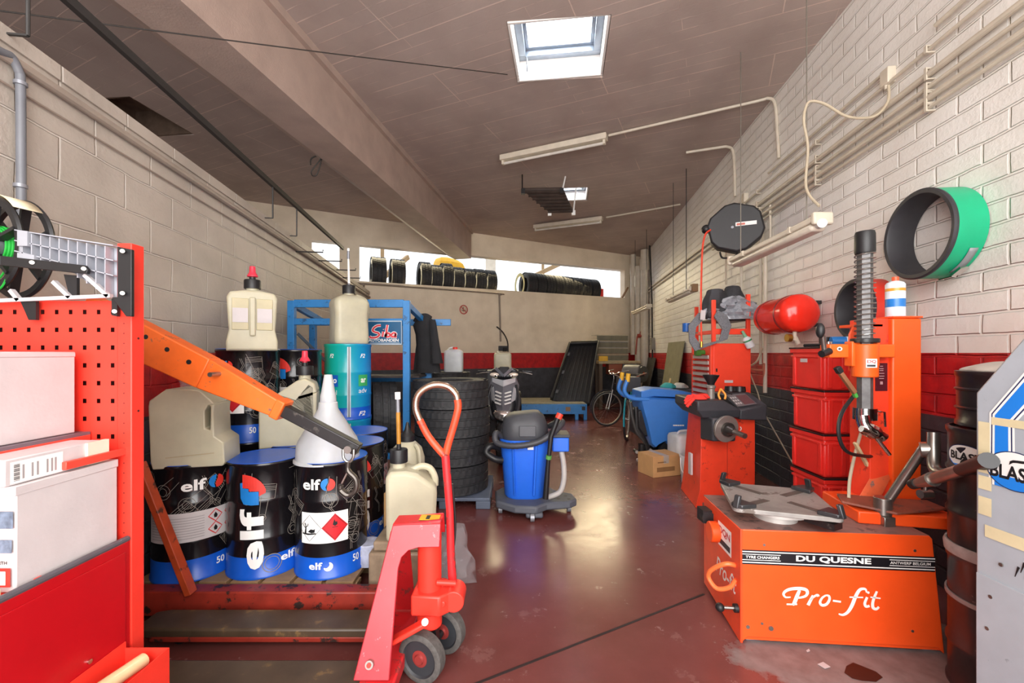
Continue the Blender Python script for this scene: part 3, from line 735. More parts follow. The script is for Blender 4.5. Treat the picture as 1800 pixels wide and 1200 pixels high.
# perforated panel: a sheet with square openings
cols = [-1.359-.0476*k for k in range(12)]; rows = [1.3575+.0605*k for k in range(-9, 4)]
ex = sorted([-1.90, -1.338]+[c+s for c in cols for s in (-.0062,.0062)]); ez = sorted([.775, 1.577]+[r+s for r in rows for s in (-.0078,.0078)])
mb = MB()
for i in range(len(ex)-1):
    for j in range(len(ez)-1):
        cx, cz = (ex[i]+ex[i+1])/2, (ez[j]+ez[j+1])/2
        if any(abs(cx-c) < .005 for c in cols) and any(abs(cz-r) < .006 for r in rows): continue
        mb.add([(ex[i],1.452,ez[j]),(ex[i+1],1.452,ez[j]),(ex[i+1],1.452,ez[j+1]),(ex[i],1.452,ez[j+1])], [(0,1,2,3)])
obj('perforated_panel', mb, RED, t, flat=True)
obj('rear_sheet', MB().box((-1.90,1.485,.775), (-1.34,1.489,1.577)), mat('rear_sheet','#5e2a2a',.6), t)
obj('post', MB().box((-1.340,1.447,0), (TX,1.497,1.772)), RED, t, bevel=.003)
ph = MB()
for k in range(22): ph.cyl((-1.316,1.4465,.79+.0338*k), (-1.316,1.45,.79+.0338*k), .0023, n=8)
for k in range(14): ph.cyl((-1.338,1.4512,1.005+.0338*k), (-1.338,1.453,1.005+.0338*k), .0020, n=8)
for z in (1.45,1.2): ph.cyl((TX-.002,1.473,z), (TX+.0008,1.473,z), .004, n=10)
obj('peg_holes', ph, mat('hole_dark','#4a1012',.7), t)
obj('side_panel', MB().box((TX-.022,.70,.10), (TX-.004,1.445,.766)).box((TX-.030,.70,0), (TX-.0225,1.445,.10)), mat('trolley_red_shaded','#b50d18',.33,var=.05), t, bevel=.002)  # same trolley red, darkened in the colour for the weaker light here
obj('side_panel', MB().box((TX-.004,.72,.12), (TX+.000,1.425,.735)), mat('trolley_red_shaded','#b50d18'), t, bevel=.0015)
obj('edge_trim', MB().tube([(TX-.012,.70,.772),(TX-.012,1.445,.772)], .010, 10), mat('grey_trim','#57545a',.45), t)
obj('shelf', MB().box((-1.90,.70,.742), (TX-.024,1.445,.760)), RED, t)
obj('front_panel', MB().box((-1.90,.70,.02), (TX-.024,.715,.740)), RED, t)
obj('shelf', MB().box((-1.90,1.08,1.122), (-1.43,1.447,1.134)), mat('shelf_dark','#6d5f68',.4), t)
for p0, p1 in (((-1.318,1.448,1.065),(-1.318,1.255,1.067)), ((-1.435,1.447,1.112),(-1.435,1.06,1.112)), ((-1.312,1.19,.766),(-1.43,1.08,.768))):
    obj('bracket', MB().beam(p0, p1, .014, .024), mat('bracket_red','#ee4a3a',.4), t, bevel=.002)
obj('screw', MB().cyl((TX,1.30,.46),(TX+.006,1.30,.46),.007,n=12), CHROME, t)
rebase(t)
def carton(name, lo, hi, label, group='white cartons on the red trolley'):
    t = thing(name, label, 'box', ((lo[0]+hi[0])/2, (lo[1]+hi[1])/2, lo[2]), 0, group)
    obj('body', MB().box(lo, hi), CARD, t, bevel=.003)
    return t
t = carton('cardboard_box', (-1.76,1.134,.762), (-1.318,1.425,1.043), 'large white carton low on the red trolley shelf, printed end showing')
obj('lid', MB().box((-1.76,1.130,1.02),(-1.316,1.427,1.0455)), CARD, t, bevel=.002)
lb_ = MB(); fr = lambda u, v: Vector((-1.335+u, 1.1285, .78+v))
lb_.add([fr(-.16,.155),fr(.015,.155),fr(.015,.20),fr(-.16,.20)], [(0,1,2,3)], 0); lb_.add([fr(-.16,.09),fr(.012,.09),fr(.012,.125),fr(-.16,.125)], [(0,1,2,3)], 0)
lb_.add([fr(-.16,.0),fr(.008,.0),fr(.008,.05),fr(-.16,.05)], [(0,1,2,3)], 1)
f2 = lambda u, v: Vector((-1.335+u, 1.1275, .78+v))
lb_.add([f2(-.1,.006),f2(-.004,.006),f2(-.004,.042),f2(-.1,.042)], [(0,1,2,3)], 2)
lb_.text('WÜRTH', -.045, .060, .045, .011, f2, 3, bold=.02); lb_.add([f2(-.065,.060),f2(-.05,.060),f2(-.05,.071),f2(-.065,.071)], [(0,1,2,3)], 1)
obj('printed_label', lb_, [mat('label_photo','#6f7f92',.5,var=.5,scale=40), mat('label_red','#d8342c',.5), LETTER, BLK], t); rebase(t)
t = carton('cardboard_box', (-1.75,1.118,1.047), (-1.330,1.385,1.118), 'slim white carton with barcode label between two bigger cartons')
lb_ = MB(); sx = -1.3292; fs = lambda u, v: Vector((sx, 1.118+u, 1.047+v))
lb_.patch(fs, .012, .145, .004, .062, 1, 1, 0); f2 = lambda u, v: Vector((sx+.0006, 1.118+u, 1.047+v))
for k in range(13): lb_.patch(f2, .020, .034, .010+.0036*k, .010+.0036*k+(.0022 if k % 3 else .0012), 1, 1, 1)
for u in (.04,.062,.075,.10,.112,.122): lb_.patch(f2, u, u+.005, .012, .05, 1, 1, 2)
obj('barcode_label', lb_, [LETTER, BLK, mat('fine_print','#a09a9a')], t)
obj('flap', MB().box((-1.335,1.33,1.05), (-1.322,1.40,1.118)), mat('carton_inner','#e6ddc8',.8), t); rebase(t)
t = carton('cardboard_box', (-1.88,1.00,1.135), (-1.454,1.42,1.40), 'large white carton on the dark tray, topmost of the trolley cartons')
obj('lid', MB().box((-1.885,.995,1.385),(-1.4525,1.422,1.4035)), CARD, t, bevel=.004); rebase(t)
t = tag(obj('paper_pad', MB().box((-1.42,1.0,.762),(-1.33,1.11,.785)), mat('pad','#d8cba8',.8)), 'small cream pad at the near edge of the trolley shelf', 'pad')
# bin hooked on the side and what lies in it
t = thing('storage_bin', 'open red metal bin hooked on the trolley side', 'bin', (-1.21,1.23,.24))
for lo, hi in (((-1.288,1.02,.24),(-1.14,1.42,.244)), ((-1.288,1.02,.244),(-1.284,1.42,.44)), ((-1.144,1.02,.244),(-1.14,1.42,.42)), ((-1.284,1.02,.244),(-1.144,1.024,.42)), ((-1.284,1.416,.244),(-1.144,1.42,.42))):
    obj('side', MB().box(lo, hi), RED, t)
obj('card_slot', MB().box((-1.14,1.33,.33),(-1.1385,1.345,.36)), WHITE, t); rebase(t)
t = thing('clear_hose', 'coiled clear braided hose lying in the red bin', 'hose', (-1.21,1.2,.35))
obj('hose', MB().tube([(-1.25,1.05,.40),(-1.23,1.2,.405),(-1.20,1.39,.40)], .022, 14), mat('hose_plastic','#cfb98e',.2,var=.3), t)
obj('hose_end', MB().tube([(-1.253,1.04,.40),(-1.2505,1.052,.40)], .026, 14), LETTER, t); rebase(t)

# bracket and reel above the trolley
t = thing('wall_bracket', 'grey ribbed bracket with black plates on top of the red trolley', 'bracket', (-1.5,1.43,1.5))
BY = 1.425
def bp(x, y, dy=0): return onplane(x, y, (0, BY+dy, 0), (0, 1, 0))
def bpoly(mb, pts, th, dy=0, m=0): return mb.slab([bp(x, y, dy) for x, y in pts], (0,1,0), th, m)
mb = MB(); bpoly(mb, [(34,418),(206,436),(206,524),(190,520),(128,478),(34,458)], .004, .028)
rib = lambda a, b_: mb.beam(bp(*a,.012), bp(*b_,.012), .0035, .03, up=(0,1,0))
for x in range(48, 206, 16):
    yt = 408+(x-34)*.165; yb = 462 if x < 100 else 462+(x-100)*.62
    rib((x,yt),(x,min(yb,523)))
for f in (0,.35,.7):
    rib((34,406+52*f),(206,433+75*f))
bpoly(mb, [(30,404),(48,406),(48,432),(30,432)], .04, -.01); bpoly(mb, [(30,444),(60,448),(60,462),(30,460)], .04, -.01)
obj('ribbed_plate', mb, ALU, t)
mb = MB(); bpoly(mb, [(206,433),(231,438),(231,556),(221,556),(196,522),(206,522)], .012, -.012); obj('mounting_plate', mb, BLK, t, bevel=.002)
mb = MB(); bpoly(mb, [(0,449),(148,466),(154,473),(152,481),(0,466)], .012, -.02); bpoly(mb, [(-110,437),(0,449),(0,466),(-110,453)], .012, -.02); obj('arm', mb, BLK, t, bevel=.002)
for x, y in ((215,441),(215,515),(147,472),(56,461),(201,547)):
    obj('bolt', MB().cyl(bp(x,y,-.026), bp(x,y,-.01), .0065, n=14), STEEL, t)
mb = MB()
for a, b_ in (((-60,531),(196,520)), ((150,483),(192,521)), ((95,495),(125,523)), ((20,510),(35,528))): mb.beam(bp(*a,0), bp(*b_,0), .012, .014, up=(0,1,0))
obj('lower_frame', mb, mat('pale_grey_bar','#b9b4b6',.45), t)
for q_, o_ in (([(36,530),(63,528),(63,562),(50,562)],.003),([(112,482),(135,484),(135,522),(122,522)],.004),([(196,524),(206,526),(206,556),(196,554)],.006)):
    mb = MB(); bpoly(mb, q_, .01, o_); obj('clip', mb, BLK, t)
rebase(t)
# reel of green cord
rc = px(2, 434, 1.56)
t = thing('cable_reel', 'black spoked reel of green cord over the red trolley', 'reel', rc, -.25)
A = Matrix(((1,0,0,0),(0,0,1,0),(0,-1,0,0),(0,0,0,1)))     # lathe axis along local y
for y, r in ((-.03,.170),(.05,.182)):
    f = MB().ring([(r,-.008),(r+.006,0),(r,.008),(r-.020,.008),(r-.020,-.008)], 56, M=T(0,y,0) @ A)
    fl = obj('flange', f, BLK, t)
    for k in range(6):
        a = 2*pi*k/6+.3; obj('spoke', MB().beam((.045*cos(a),y,.045*sin(a)), ((r-.012)*cos(a),y,(r-.012)*sin(a)), .012, .028, up=(0,1,0)), BLK, fl)
obj('hub', MB().lathe([(0,-.05),(.03,-.05),(.034,-.04),(.055,-.03),(.055,.06),(0,.06)], 32, M=A), mat('hub_grey','#7d8088',.3,.6), t, sharp=40)
mb = MB()
for k in range(9): mb.tube([((.062+.005*(k % 3))*cos(a),-.016+.0065*k,(.062+.005*(k % 3))*sin(a)) for a in [2*pi*i/40 for i in range(40)]], .0045, 6, closed=True)
mb.tube(smooth([(.05,-.02,-.07),(.10,-.03,-.10),(.08,-.04,-.16),(-.02,-.04,-.185),(-.15,-.04,-.17)],8), .0032, 6)
mb.tube(smooth([(.02,-.02,-.08),(.09,-.03,-.085),(.05,-.035,-.13),(-.03,-.035,-.135)],8), .0032, 6)
obj('cord', mb, GCORD, t)
obj('paper_band', MB().patch(lambda u, v: Vector((.184*cos(u), -.015+v, .184*sin(u))), .75, 2.0, -.02, .065, 14, 1), mat('cream_label','#e3d6b4',.7,var=.2,scale=40), t, solid=.001)

# ================================================================ ENGINE HOIST
t = thing('engine_hoist', 'orange engine hoist with black boom extension over the oil drums', 'hoist', (-1.95,2.1,0))
obj('boom', MB().beam((-2.02,2.03,1.585),(-1.45,2.04,1.303),.085,.185,up=(0,0,1),w1=.085,h1=.150).beam((-1.45,2.04,1.303),(-1.095,2.045,1.128),.085,.15,w1=.078,h1=.078), ORANGEW, t, bevel=.006)
obj('collar', MB().beam((-1.125,2.045,1.143),(-1.085,2.045,1.123),.092,.092), ORANGEW, t, bevel=.006)
obj('boom_extension', MB().beam((-1.11,2.045,1.136),(-.735,2.05,.935),.054,.056), BLKM, t, bevel=.005)
for x, y in ((257,592),(294,614),(332,636)): p = px(x,y,1.995); obj('hole', MB().cyl(p+Vector((0,-.0028,0)), p+Vector((0,.004,0)), .011, n=16), BLK, t)
p = px(372,658,1.95); obj('pin', MB().cyl(p+Vector((-.0,-.012,0)), p+Vector((.0,.1,0)), .011, n=14), STEEL, t)
hx = Vector((-.772,2.05,.945))
obj('shackle', MB().tube(smooth([hx+Vector((-.025,-.036,.0)),hx+Vector((-.022,-.038,-.04)),hx+Vector((0,-.038,-.06)),hx+Vector((.022,-.038,-.04)),hx+Vector((.025,-.036,0))],4), .007).cyl(hx+Vector((0,-.05,.0)),hx+Vector((0,.045,0)),.018), STEEL, t)
hk = obj('hook', MB().tube(smooth([hx+Vector((0,-.038,-.058)),hx+Vector((0,-.038,-.10)),hx+Vector((.035,-.038,-.14)),hx+Vector((.035,-.038,-.19)),hx+Vector((0,-.038,-.215)),hx+Vector((-.035,-.038,-.19)),hx+Vector((-.034,-.038,-.165))],5), [.010]*5+[.013]*16+[.016]*5+[.012]*4+[.006], 10), mat('dark_hook','#5b5550',.35,.8), t)
obj('latch', MB().beam(hx+Vector((-.03,-.038,-.16)),hx+Vector((.0,-.038,-.10)),.01,.006), STEEL, hk)
obj('mast', MB().beam((-2.02,2.10,.16),(-2.02,2.09,1.60),.10,.10,up=(0,1,0)), ORANGEW, t, bevel=.006)
obj('base_beam', MB().box((-2.05,2.215,.03),(-.63,2.30,.158)), DRED, t, bevel=.008)
obj('leg', MB().beam((-1.95,2.22,.10),(-1.86,1.86,.10),.09,.11), DRED, t, bevel=.006)
obj('brace', MB().beam((-1.655,2.20,.16),(-1.895,2.17,.84),.035,.05,up=(0,1,0)), mat('brace_orange','#b2421c',.5,var=.25,wear='#4a2418',wamt=.2), t, bevel=.004)
for x in (-1.75,-.72): obj('caster', MB().cyl((x,2.24,.028),(x,2.275,.028),.028,n=16), BLK, t)
rebase(t)

# ================================================================ PALLET JACK
t = thing('pallet_jack', 'worn red pallet jack parked with its handle upright', 'pallet jack', (-.62,1.9,0))
for y in (1.725, 2.08):
    mb = MB().slab([Vector((-1.78,y-.06,.06)),Vector((-1.72,y-.08,.06)),Vector((-.58,y-.08,.06)),Vector((-.58,y+.08,.06)),Vector((-1.72,y+.08,.06)),Vector((-1.78,y+.06,.06))], (0,0,1), .045)
    fk = obj('fork', mb, FORK, t, bevel=.01)
    obj('fork_lip', MB().box((-1.70,y-.083,.045),(-.56,y-.072,.068)).box((-1.70,y+.072,.045),(-.56,y+.083,.068)), DRED, fk, bevel=.003)
    obj('roller', MB().cyl((-1.60,y-.03,.035),(-1.60,y+.03,.035),.035,n=18), BLK, fk)
# leaning side flanges cut in one piece with the head arm
def jk(mir, off=0):
    out = []
    b0, b1 = (Vector((0,1.665,.11)), Vector((0,1.852,.655)))
    n = Vector((1,0,0)).cross(b1-b0)
    for x, y in [(620,1197),(690,923),(775,914),(773,962),(735,963),(718,968),(706,980),(700,1000),(684,1197)]:
        p = onplane(x, y, b0, n)
        if mir: p = Vector((p.x, 2*1.902-p.y, p.z))
        out.append(p)
    return out
fl = jk(False); obj('side_flange', MB().slab(fl, (0,1,.3), .012), JREDW, t, bevel=.004)
fm = jk(True); obj('side_flange', MB().slab(fm, (0,-1,.3), .012), JRED, t, bevel=.004)
zt_ = fl[1].z; y0 = fl[1].y; y1 = 2*1.902-y0
obj('top_plate', MB().slab([Vector((fl[1].x,y0,zt_-.004)),Vector((fl[2].x,y0,zt_+.004)),Vector((fl[2].x,y1,zt_+.004)),Vector((fl[1].x,y1,zt_-.004))], (0,0,1), .010), JRED, t, bevel=.004)
st = obj('warning_sticker', MB().box((fl[2].x-.10,y0+.02,zt_+.0145),(fl[2].x-.012,y1-.02,zt_+.0155)), YEL, t, bevel=.006)
obj('sticker_symbol', MB().box((fl[2].x-.072,y0+.03,zt_+.0152),(fl[2].x-.055,y1-.03,zt_+.0162)), BLK, st)
obj('heel_plate', MB().box((-.60,1.645,.05),(-.46,2.16,.112)), JRED, t, bevel=.008)
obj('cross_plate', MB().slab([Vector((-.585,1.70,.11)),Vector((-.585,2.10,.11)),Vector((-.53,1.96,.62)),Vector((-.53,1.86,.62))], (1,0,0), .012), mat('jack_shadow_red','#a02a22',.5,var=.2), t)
p = onplane(651,1166,fl[0],(fl[1]-fl[0]).cross(fl[-1]-fl[0])); q = Vector((0,-.016,.005))
obj('bolt', MB().cyl(p+q, p-q, .016, n=20, m=0).cyl(p+q*1.25, p, .009, n=16, m=1), [STEEL, RED], t)
obj('pump_cylinder', MB().cyl((-.367,1.902,.355),(-.367,1.902,.645),.052,n=32), RED, t)
obj('pump_base', MB().slab([Vector((-.435,1.83,.27)),Vector((-.31,1.82,.27)),Vector((-.265,1.86,.27)),Vector((-.265,1.95,.27)),Vector((-.31,1.985,.27)),Vector((-.435,1.975,.27))], (0,0,1), .088).cyl((-.367,1.902,.19),(-.367,1.902,.28),.055,n=24), RED, t, bevel=.008)
obj('pivot', MB().cyl((-.255,1.85,.318),(-.255,1.96,.318),.046,n=24).cyl((-.30,1.83,.32),(-.30,1.86,.32),.014,n=12), RED, t, bevel=.004)
obj('valve_rod', MB().cyl((-.33,1.86,.40),(-.25,1.88,.385),.012,n=12), RED, t)
obj('link_arm', MB().beam(px(690,1126,1.77),px(750,1092,1.77),.02,.052,up=(0,1,0)), RED, t, bevel=.006)
obj('link_bolt', MB().cyl(px(747,1093,1.75),px(747,1093,1.78),.014,n=16), STEEL, t)
wc = Vector((-.352,1.915,.103)); wa = Vector((.35,.94,0)).normalized()
WM = frame(wc, (0,0,1), Vector((0,0,1)).cross(wa)*-1)
for s in (-1,1):
    c = wc+wa*(.095*s); Mw = frame(c, wa.cross(Vector((0,0,1))), (0,0,1))
    if (Mw.to_3x3() @ Vector((0,0,1))).dot(wa) < 0: Mw = frame(c, Vector((0,0,1)).cross(wa), (0,0,1))
    wl = obj('wheel', MB().lathe([(.03,-.018),(.072,-.018),(.078,-.026),(.094,-.027),(.102,-.022),(.103,0),(.102,.022),(.094,.027),(.078,.026),(.072,.018),(.03,.018)], 48, M=Mw, mats=[0,0,1,1,1,1,1,1,0,0]), [mat('wheel_grey','#2f3236',.5), mat('wheel_tread','#55524f',.8,var=.3,scale=60)], t, sharp=40)
    obj('hub', MB().lathe([(0,-.03),(.018,-.03),(.022,-.022),(.035,-.02),(.035,.02),(.022,.022),(.018,.03),(0,.03)], 24, M=Mw), mat('hub_red','#9c3c38',.4,.3), wl)
obj('axle', MB().cyl(wc-wa*.10, wc+wa*.10, .016, n=14).beam(wc+Vector((0,0,.0)), (-.367,1.902,.22), .05,.06,up=(0,1,0)), BLKM, t)
HB = px(797,1050,1.93); HT = px(783,800,1.95)
obj('handle_shaft', MB().tube([HB, HB.lerp(HT,.35), HB.lerp(HT,.6)+Vector((.006,0,0)), HT], [.020,.018,.017,.019], 14), JRED, t)
lp = lambda pts: [px(x,y,1.95) for x, y in pts]
obj('handle_fork', MB().tube(smooth(lp([(783,802),(770,788),(752,765),(738,738)]),5), .0165, 12).tube(smooth(lp([(783,802),(788,780),(797,750),(805,718),(804,702)]),5), .0165, 12), mat('fork_red_orange','#ec4a2a',.4,var=.2,wear='#70221a',wamt=.2,wscale=22), t)
obj('grip', MB().tube(smooth(lp([(739,740),(731,718),(734,696),(748,682),(768,676),(788,680),(801,693),(804,704)]),5), .0155, 12), mat('chromed_grip','#b59a86',.22,.9,var=.3), t)
obj('cable', MB().tube(smooth([px(790,1000,1.96),px(800,930,1.97),px(795,850,1.97)],6), .006), BLKM, t)
rebase(t)

# ================================================================ TYRES
def tyre_mesh(R=.365, W=.26, r=.215):
    h = W/2
    pr = [(r,-h*.86),(r+.012,-h*.95),(r+.05,-h*.99),(R-.055,-h*.96),(R-.018,-h*.80),(R-.004,-h*.66)]
    tread = []
    for c in (-.44,-.15,.15,.44): tread += [(R,(c-.045)*2*h), (R-.010,(c-.030)*2*h), (R-.010,(c+.030)*2*h), (R,(c+.045)*2*h)]
    up = [(a,-b) for a, b in reversed(pr)]
    inner = [(r-.002,h*.84),(r+.02,h*.6),(R-.03,h*.5),(R-.03,-h*.5),(r+.02,-h*.6),(r-.002,-h*.84)]
    prof = pr+tread+up+inner; n = 108; k0 = len(pr); k1 = k0+len(tread)
    mb = MB(); mb.lathe(prof+[prof[0]], n, mod=lambda i, k: .006 if (k0-1 <= i < k1+1 and k % 3 == (i//4) % 3) else 0)
    return mb
def tyre(loc, label, group, R=.365, W=.26, M=None, n=None):
    mb = tyre_mesh(R, W)
    o = obj('car_tyre', mb, RUB, None, sharp=30); o.location = loc
    if M is not None: o.matrix_world = T(*loc) @ M
    return tag(o, label, 'tyre', group)
first = None
def stack(x, y, z0, names, group, W=.26, R=.365):
    global first
    for k, nm in enumerate(names):
        if first is None: first = tyre((0,0,0), '', group); o = first
        else: o = first.copy(); C.objects.link(o)
        s = R/.365; o.matrix_world = T(x+.008*((k*7) % 3-1), y+.006*((k*5) % 3-1), z0+W*(k+.5)) @ rotz(k*1.3) @ Matrix.Diagonal((s,s,W/.262,1))
        o['label'] = nm; o['group'] = group; o['category'] = 'tyre'
stack(-.59,4.18,.105,['bottom black tyre of the front stack, on the low plastic pallet','second black tyre from the bottom in the front stack','third black tyre from the bottom in the front stack, under the top one','top black tyre of the front stack beside the blue vacuum'],'tyres in the front stack')
stack(-.66,5.02,.0,['bottom black tyre of the stack behind the front stack','lower middle black tyre of the stack behind the front stack','upper middle black tyre of the stack behind the front stack','top black tyre of the stack between front stack and scooter'],'tyres in the second stack',W=.275)
stack(-.98,6.35,.0,['bottom tyre of the stack under the white canister','second tyre up in the stack under the white canister','third tyre up in the stack under the white canister','top tyre of the stack, carrying the white canister'],'tyres in the rear stack',W=.28)
t = thing('plastic_pallet', 'low grey blue plastic pallet under the front tyre stack', 'pallet', (-.59,4.18,0))
PP = mat('grey_blue_plastic','#596273',.55)
obj('deck', MB().cbox((0,0,.085),(.78,.72,.03)), PP, t, bevel=.006)
for x in (-.33,0,.33):
    for y in (-.30,0,.30): obj('foot', MB().cbox((x,y,.035),(.13,.12,.07)), PP, t, bevel=.006)
# tyres standing on the rear ledge: axes follow the wall
WU = Vector((.915,.403,0))
def ledge_tyre(x, dy, R, W, label, group, zb=2.832, tint=None):
    c = bw(x, dy, zb+R); Mz = Matrix.Rotation(math.atan2(WU.y, WU.x), 4, 'Z') @ Matrix.Rotation(pi/2, 4, 'Y')
    o = first.copy(); C.objects.link(o); s = R/.365; o.matrix_world = T(*c) @ Mz @ Matrix.Diagonal((s,s,W/.262,1))
    return tag(o, label, 'tyre', group)
g1 = 'pair of tyres at the window end of the ledge'; ledge_tyre(668,.42,.375,.32,'first tyre on the ledge, next to the pillar over the blue rack',g1); ledge_tyre(703,.42,.37,.30,'second tyre on the ledge, standing against the pillar-side tyre',g1)
g2 = 'row of tyres under the yellow tarpaulin'
on = ['first tyre of the ledge row under the yellow tarpaulin, rim showing','second tyre of the ledge row under the yellow tarpaulin','third tyre of the ledge row, directly under the tarpaulin edge','fourth tyre of the ledge row, under the middle of the tarpaulin','fifth tyre of the ledge row under the yellow tarpaulin','sixth tyre of the ledge row, past the tarpaulin','last tyre of the ledge row before the white post']
for k, nm in enumerate(on): ledge_tyre(752+19.6*k, .42, (.365,.34,.37,.335,.33,.335,.33)[k], .24, nm, g2)
g3 = 'row of tyres by the rear corner pipes'
on = ['first tyre of the long ledge row, pale dusty sidewall facing out','second tyre of the long ledge row past the white post','third tyre of the long ledge row past the white post','fourth tyre of the long ledge row above the black liner','fifth tyre of the long ledge row above the black liner','sixth tyre of the long ledge row over the wire trays','seventh tyre of the long ledge row over the wire trays','last tyre of the long ledge row, beside the red can']
for k, nm in enumerate(on):
    o = ledge_tyre(941+16.2*k, .42, .345-.003*k, .245, nm, g3)
    if k == 0: first_long = o
c = bw(935,.42,3.177); Mz = Matrix.Rotation(math.atan2(WU.y, WU.x), 4, 'Z') @ Matrix.Rotation(-pi/2, 4, 'Y')
attach(obj('sidewall_ring', MB().ring([(.225,.150),(.31,.157),(.31,.152),(.225,.145)],40,M=T(*c) @ Mz), mat('dusty_sidewall','#c6bf8e',.8)), first_long)
tag(obj('red_can', MB().cyl(bw(1066,.3,2.832), bw(1066,.3,3.2), .10, n=18), RED), 'red can on the ledge at the end of the tyre row', 'can')
tag(obj('timber_offcut', MB().beam(bw(1093,-.02,2.955), bw(1103,-.02,3.25), .06,.03), mat('offcut','#8d6a48',.8)), 'brown timber offcut leaning at the end of the ledge', 'timber')
# tyres in the blue rack
def up_tyre(loc, ang, label, R=.36, W=.25, lean=0):
    o = first.copy(); C.objects.link(o); s = R/.365
    o.matrix_world = T(*loc) @ rotz(ang) @ Matrix.Rotation(pi/2+lean, 4, 'Y') @ Matrix.Diagonal((s,s,W/.262,1)); return tag(o, label, 'tyre', 'tyres in the blue rack')
up_tyre((-1.40,4.66,.725), .35, 'upright tyre in the blue rack beside the turquoise drums')
up_tyre((-1.70,4.72,.725), .35, 'upright tyre deeper in the blue rack behind the turquoise drums')
up_tyre((-2.0,4.76,.725), .35, 'upright tyre at the wall end of the blue rack')
# ================================================================ BLUE RACK
t = thing('storage_rack', 'blue steel storage rack with sign plate behind the oil drums', 'rack', (-1.7,4.7,0))
for x, y in ((-2.28,4.42),(-1.09,4.42),(-2.34,5.02),(-.98,5.02)):
    zt2 = 1.94 if y < 4.8 else 1.80
    obj('post', MB().beam((x,y,0),(x,y,zt2),.07,.06,up=(0,1,0)), BLUE, t, bevel=.004)
for z in (1.91,1.73,.34,): obj('front_beam', MB().box((-2.25,4.40,z-.04),(-1.12,4.44,z+.04) if z > 1.8 else (-1.12,4.44,z+.025)), BLUE, t, bevel=.003)
for z in (1.76,.34,1.10): obj('rear_beam', MB().box((-2.30,5.0,z-.04),(-.72 if z > 1.5 else -1.01,5.04,z+.035)), BLUE, t, bevel=.003)
for x in (-2.28,-1.09):
    for z in (1.90,.34): obj('side_beam', MB().beam((x,4.45,z),(x+.06,4.99,z-(.13 if z > 1 else 0)),.05,.06), BLUE, t, bevel=.003)
obj('brace', MB().beam((-2.24,4.46,1.60),(-1.92,4.98,1.05),.012,.03), mat('brace_grey','#4e5a66',.5), t)
obj('shelf', MB().box((-2.25,4.44,.345),(-1.12,5.0,.362)), mat('rack_board','#3a3230',.8), t)
obj('shelf', MB().box((-2.25,4.60,1.13),(-1.0,5.0,1.15)), mat('rack_board','#3a3230'), t)
rebase(t)
t = thing('shop_sign', 'dark blue sign plate with red and white lettering hung on the rack', 'sign', px(678,585,4.37))
sgn = lambda x, y, o=0: onplane(x, y, (0,4.385-o,0), (0,1,0))
p0 = sgn(640,606); p1 = sgn(707,563)
obj('plate', MB().box((p0.x-.08,4.385,p0.z),(p1.x,4.395,p1.z)), mat('sign_blue','#155a86',.35,var=.15,scale=3), t)
obj('border', MB().ribbon([(p0.x-.07,p0.z+.008),(p1.x-.008,p0.z+.008),(p1.x-.008,p1.z-.008),(p0.x-.07,p1.z-.008)], .012, lambda u, v: Vector((u,4.3835,v)), closed=True), mat('sign_border','#b9c6cf',.4), t)
def zz(pts): return [(sgn(600+x/4.285, 380+y/4.285).x, sgn(600+x/4.285, 380+y/4.285).z) for x, y in pts]
lt = MB(); f1 = lambda u, v: Vector((u,4.382,v)); f2 = lambda u, v: Vector((u,4.3805,v))
strokes = [[(298,822),(270,825),(245,842),(238,862),(255,872),(280,880),(286,896),(262,912),(225,914),(214,902)],[(318,868),(310,908)],[(325,848),(326,852)],[(348,818),(334,908),(338,890),(352,880),(366,888),(362,905),(340,908)],[(412,882),(392,878),(378,895),(386,908),(402,902),(412,884),(408,906),(418,908)]]
for s in strokes:
    q = [tuple(p)[:2] for p in smooth([(a,b,0) for a, b in zz(s)],5)]
    lt.ribbon(q, .030, f1, 0); lt.ribbon(q, .018, f2, 1)
a, b_ = zz([(205,945),(432,922)]); lt.text('AUTOBANDEN', a[0], a[1], b_[0]-a[0], b_[1]-a[1], f2, 0, bold=.025)
a, b_ = zz([(215,957),(440,950)]); lt.ribbon([(a[0],(a[1]+b_[1])/2),(b_[0],(a[1]+b_[1])/2)], .006, f2, 2)
obj('lettering', lt, [LETTER, mat('sign_red','#e2434f',.4), mat('sign_border','#b9c6cf')], t); rebase(t)
# jacket
def cloth(sections, m, name, seed=2, amp=.03, n=20):
    rng = random.Random(seed); rings = []
    for (c, rx, ry) in sections:
        rings.append([Vector((c[0]+rx*cos(2*pi*k/n)*(1+amp*4*sin(k*2.6+c[2]*7)*.4+rng.uniform(-amp,amp)), c[1]+ry*sin(2*pi*k/n)*(1+rng.uniform(-amp,amp)*3), c[2])) for k in range(n)])
    return MB().loft(rings)
jx = lambda x, y: px(x, y, 4.93)
t = thing('jacket', 'black work jacket hanging from the end of the blue rack', 'jacket', jx(750,570))
sec = [(jx(747,555),.05,.03),(jx(746,561),.085,.05),(jx(745,572),.12,.06),(jx(748,588),.105,.06),(jx(750,606),.118,.065),(jx(751,630),.132,.075),(jx(751,655),.150,.085)]
o = obj('body', cloth([(tuple(a),b_,c_) for a, b_, c_ in sec], None, '', 4, .05, 26), mat('black_cloth','#1c1b1e',.85,var=.3,bump=.4,bscale=18), t, sharp=25)
o = obj('sleeve', cloth([((jx(763,563+i*15).x+.012*i,4.83-.008*i,jx(763,563+i*15).z), .035+.006*i, .03) for i in range(6)], None, '', 6, .06, 14), mat('black_cloth','#1c1b1e'), t, sharp=25)
obj('collar', MB().tube(smooth([jx(730,566),jx(735,558),jx(748,555),jx(757,560)],4), .03, 8), mat('black_cloth','#1c1b1e'), t); rebase(t)
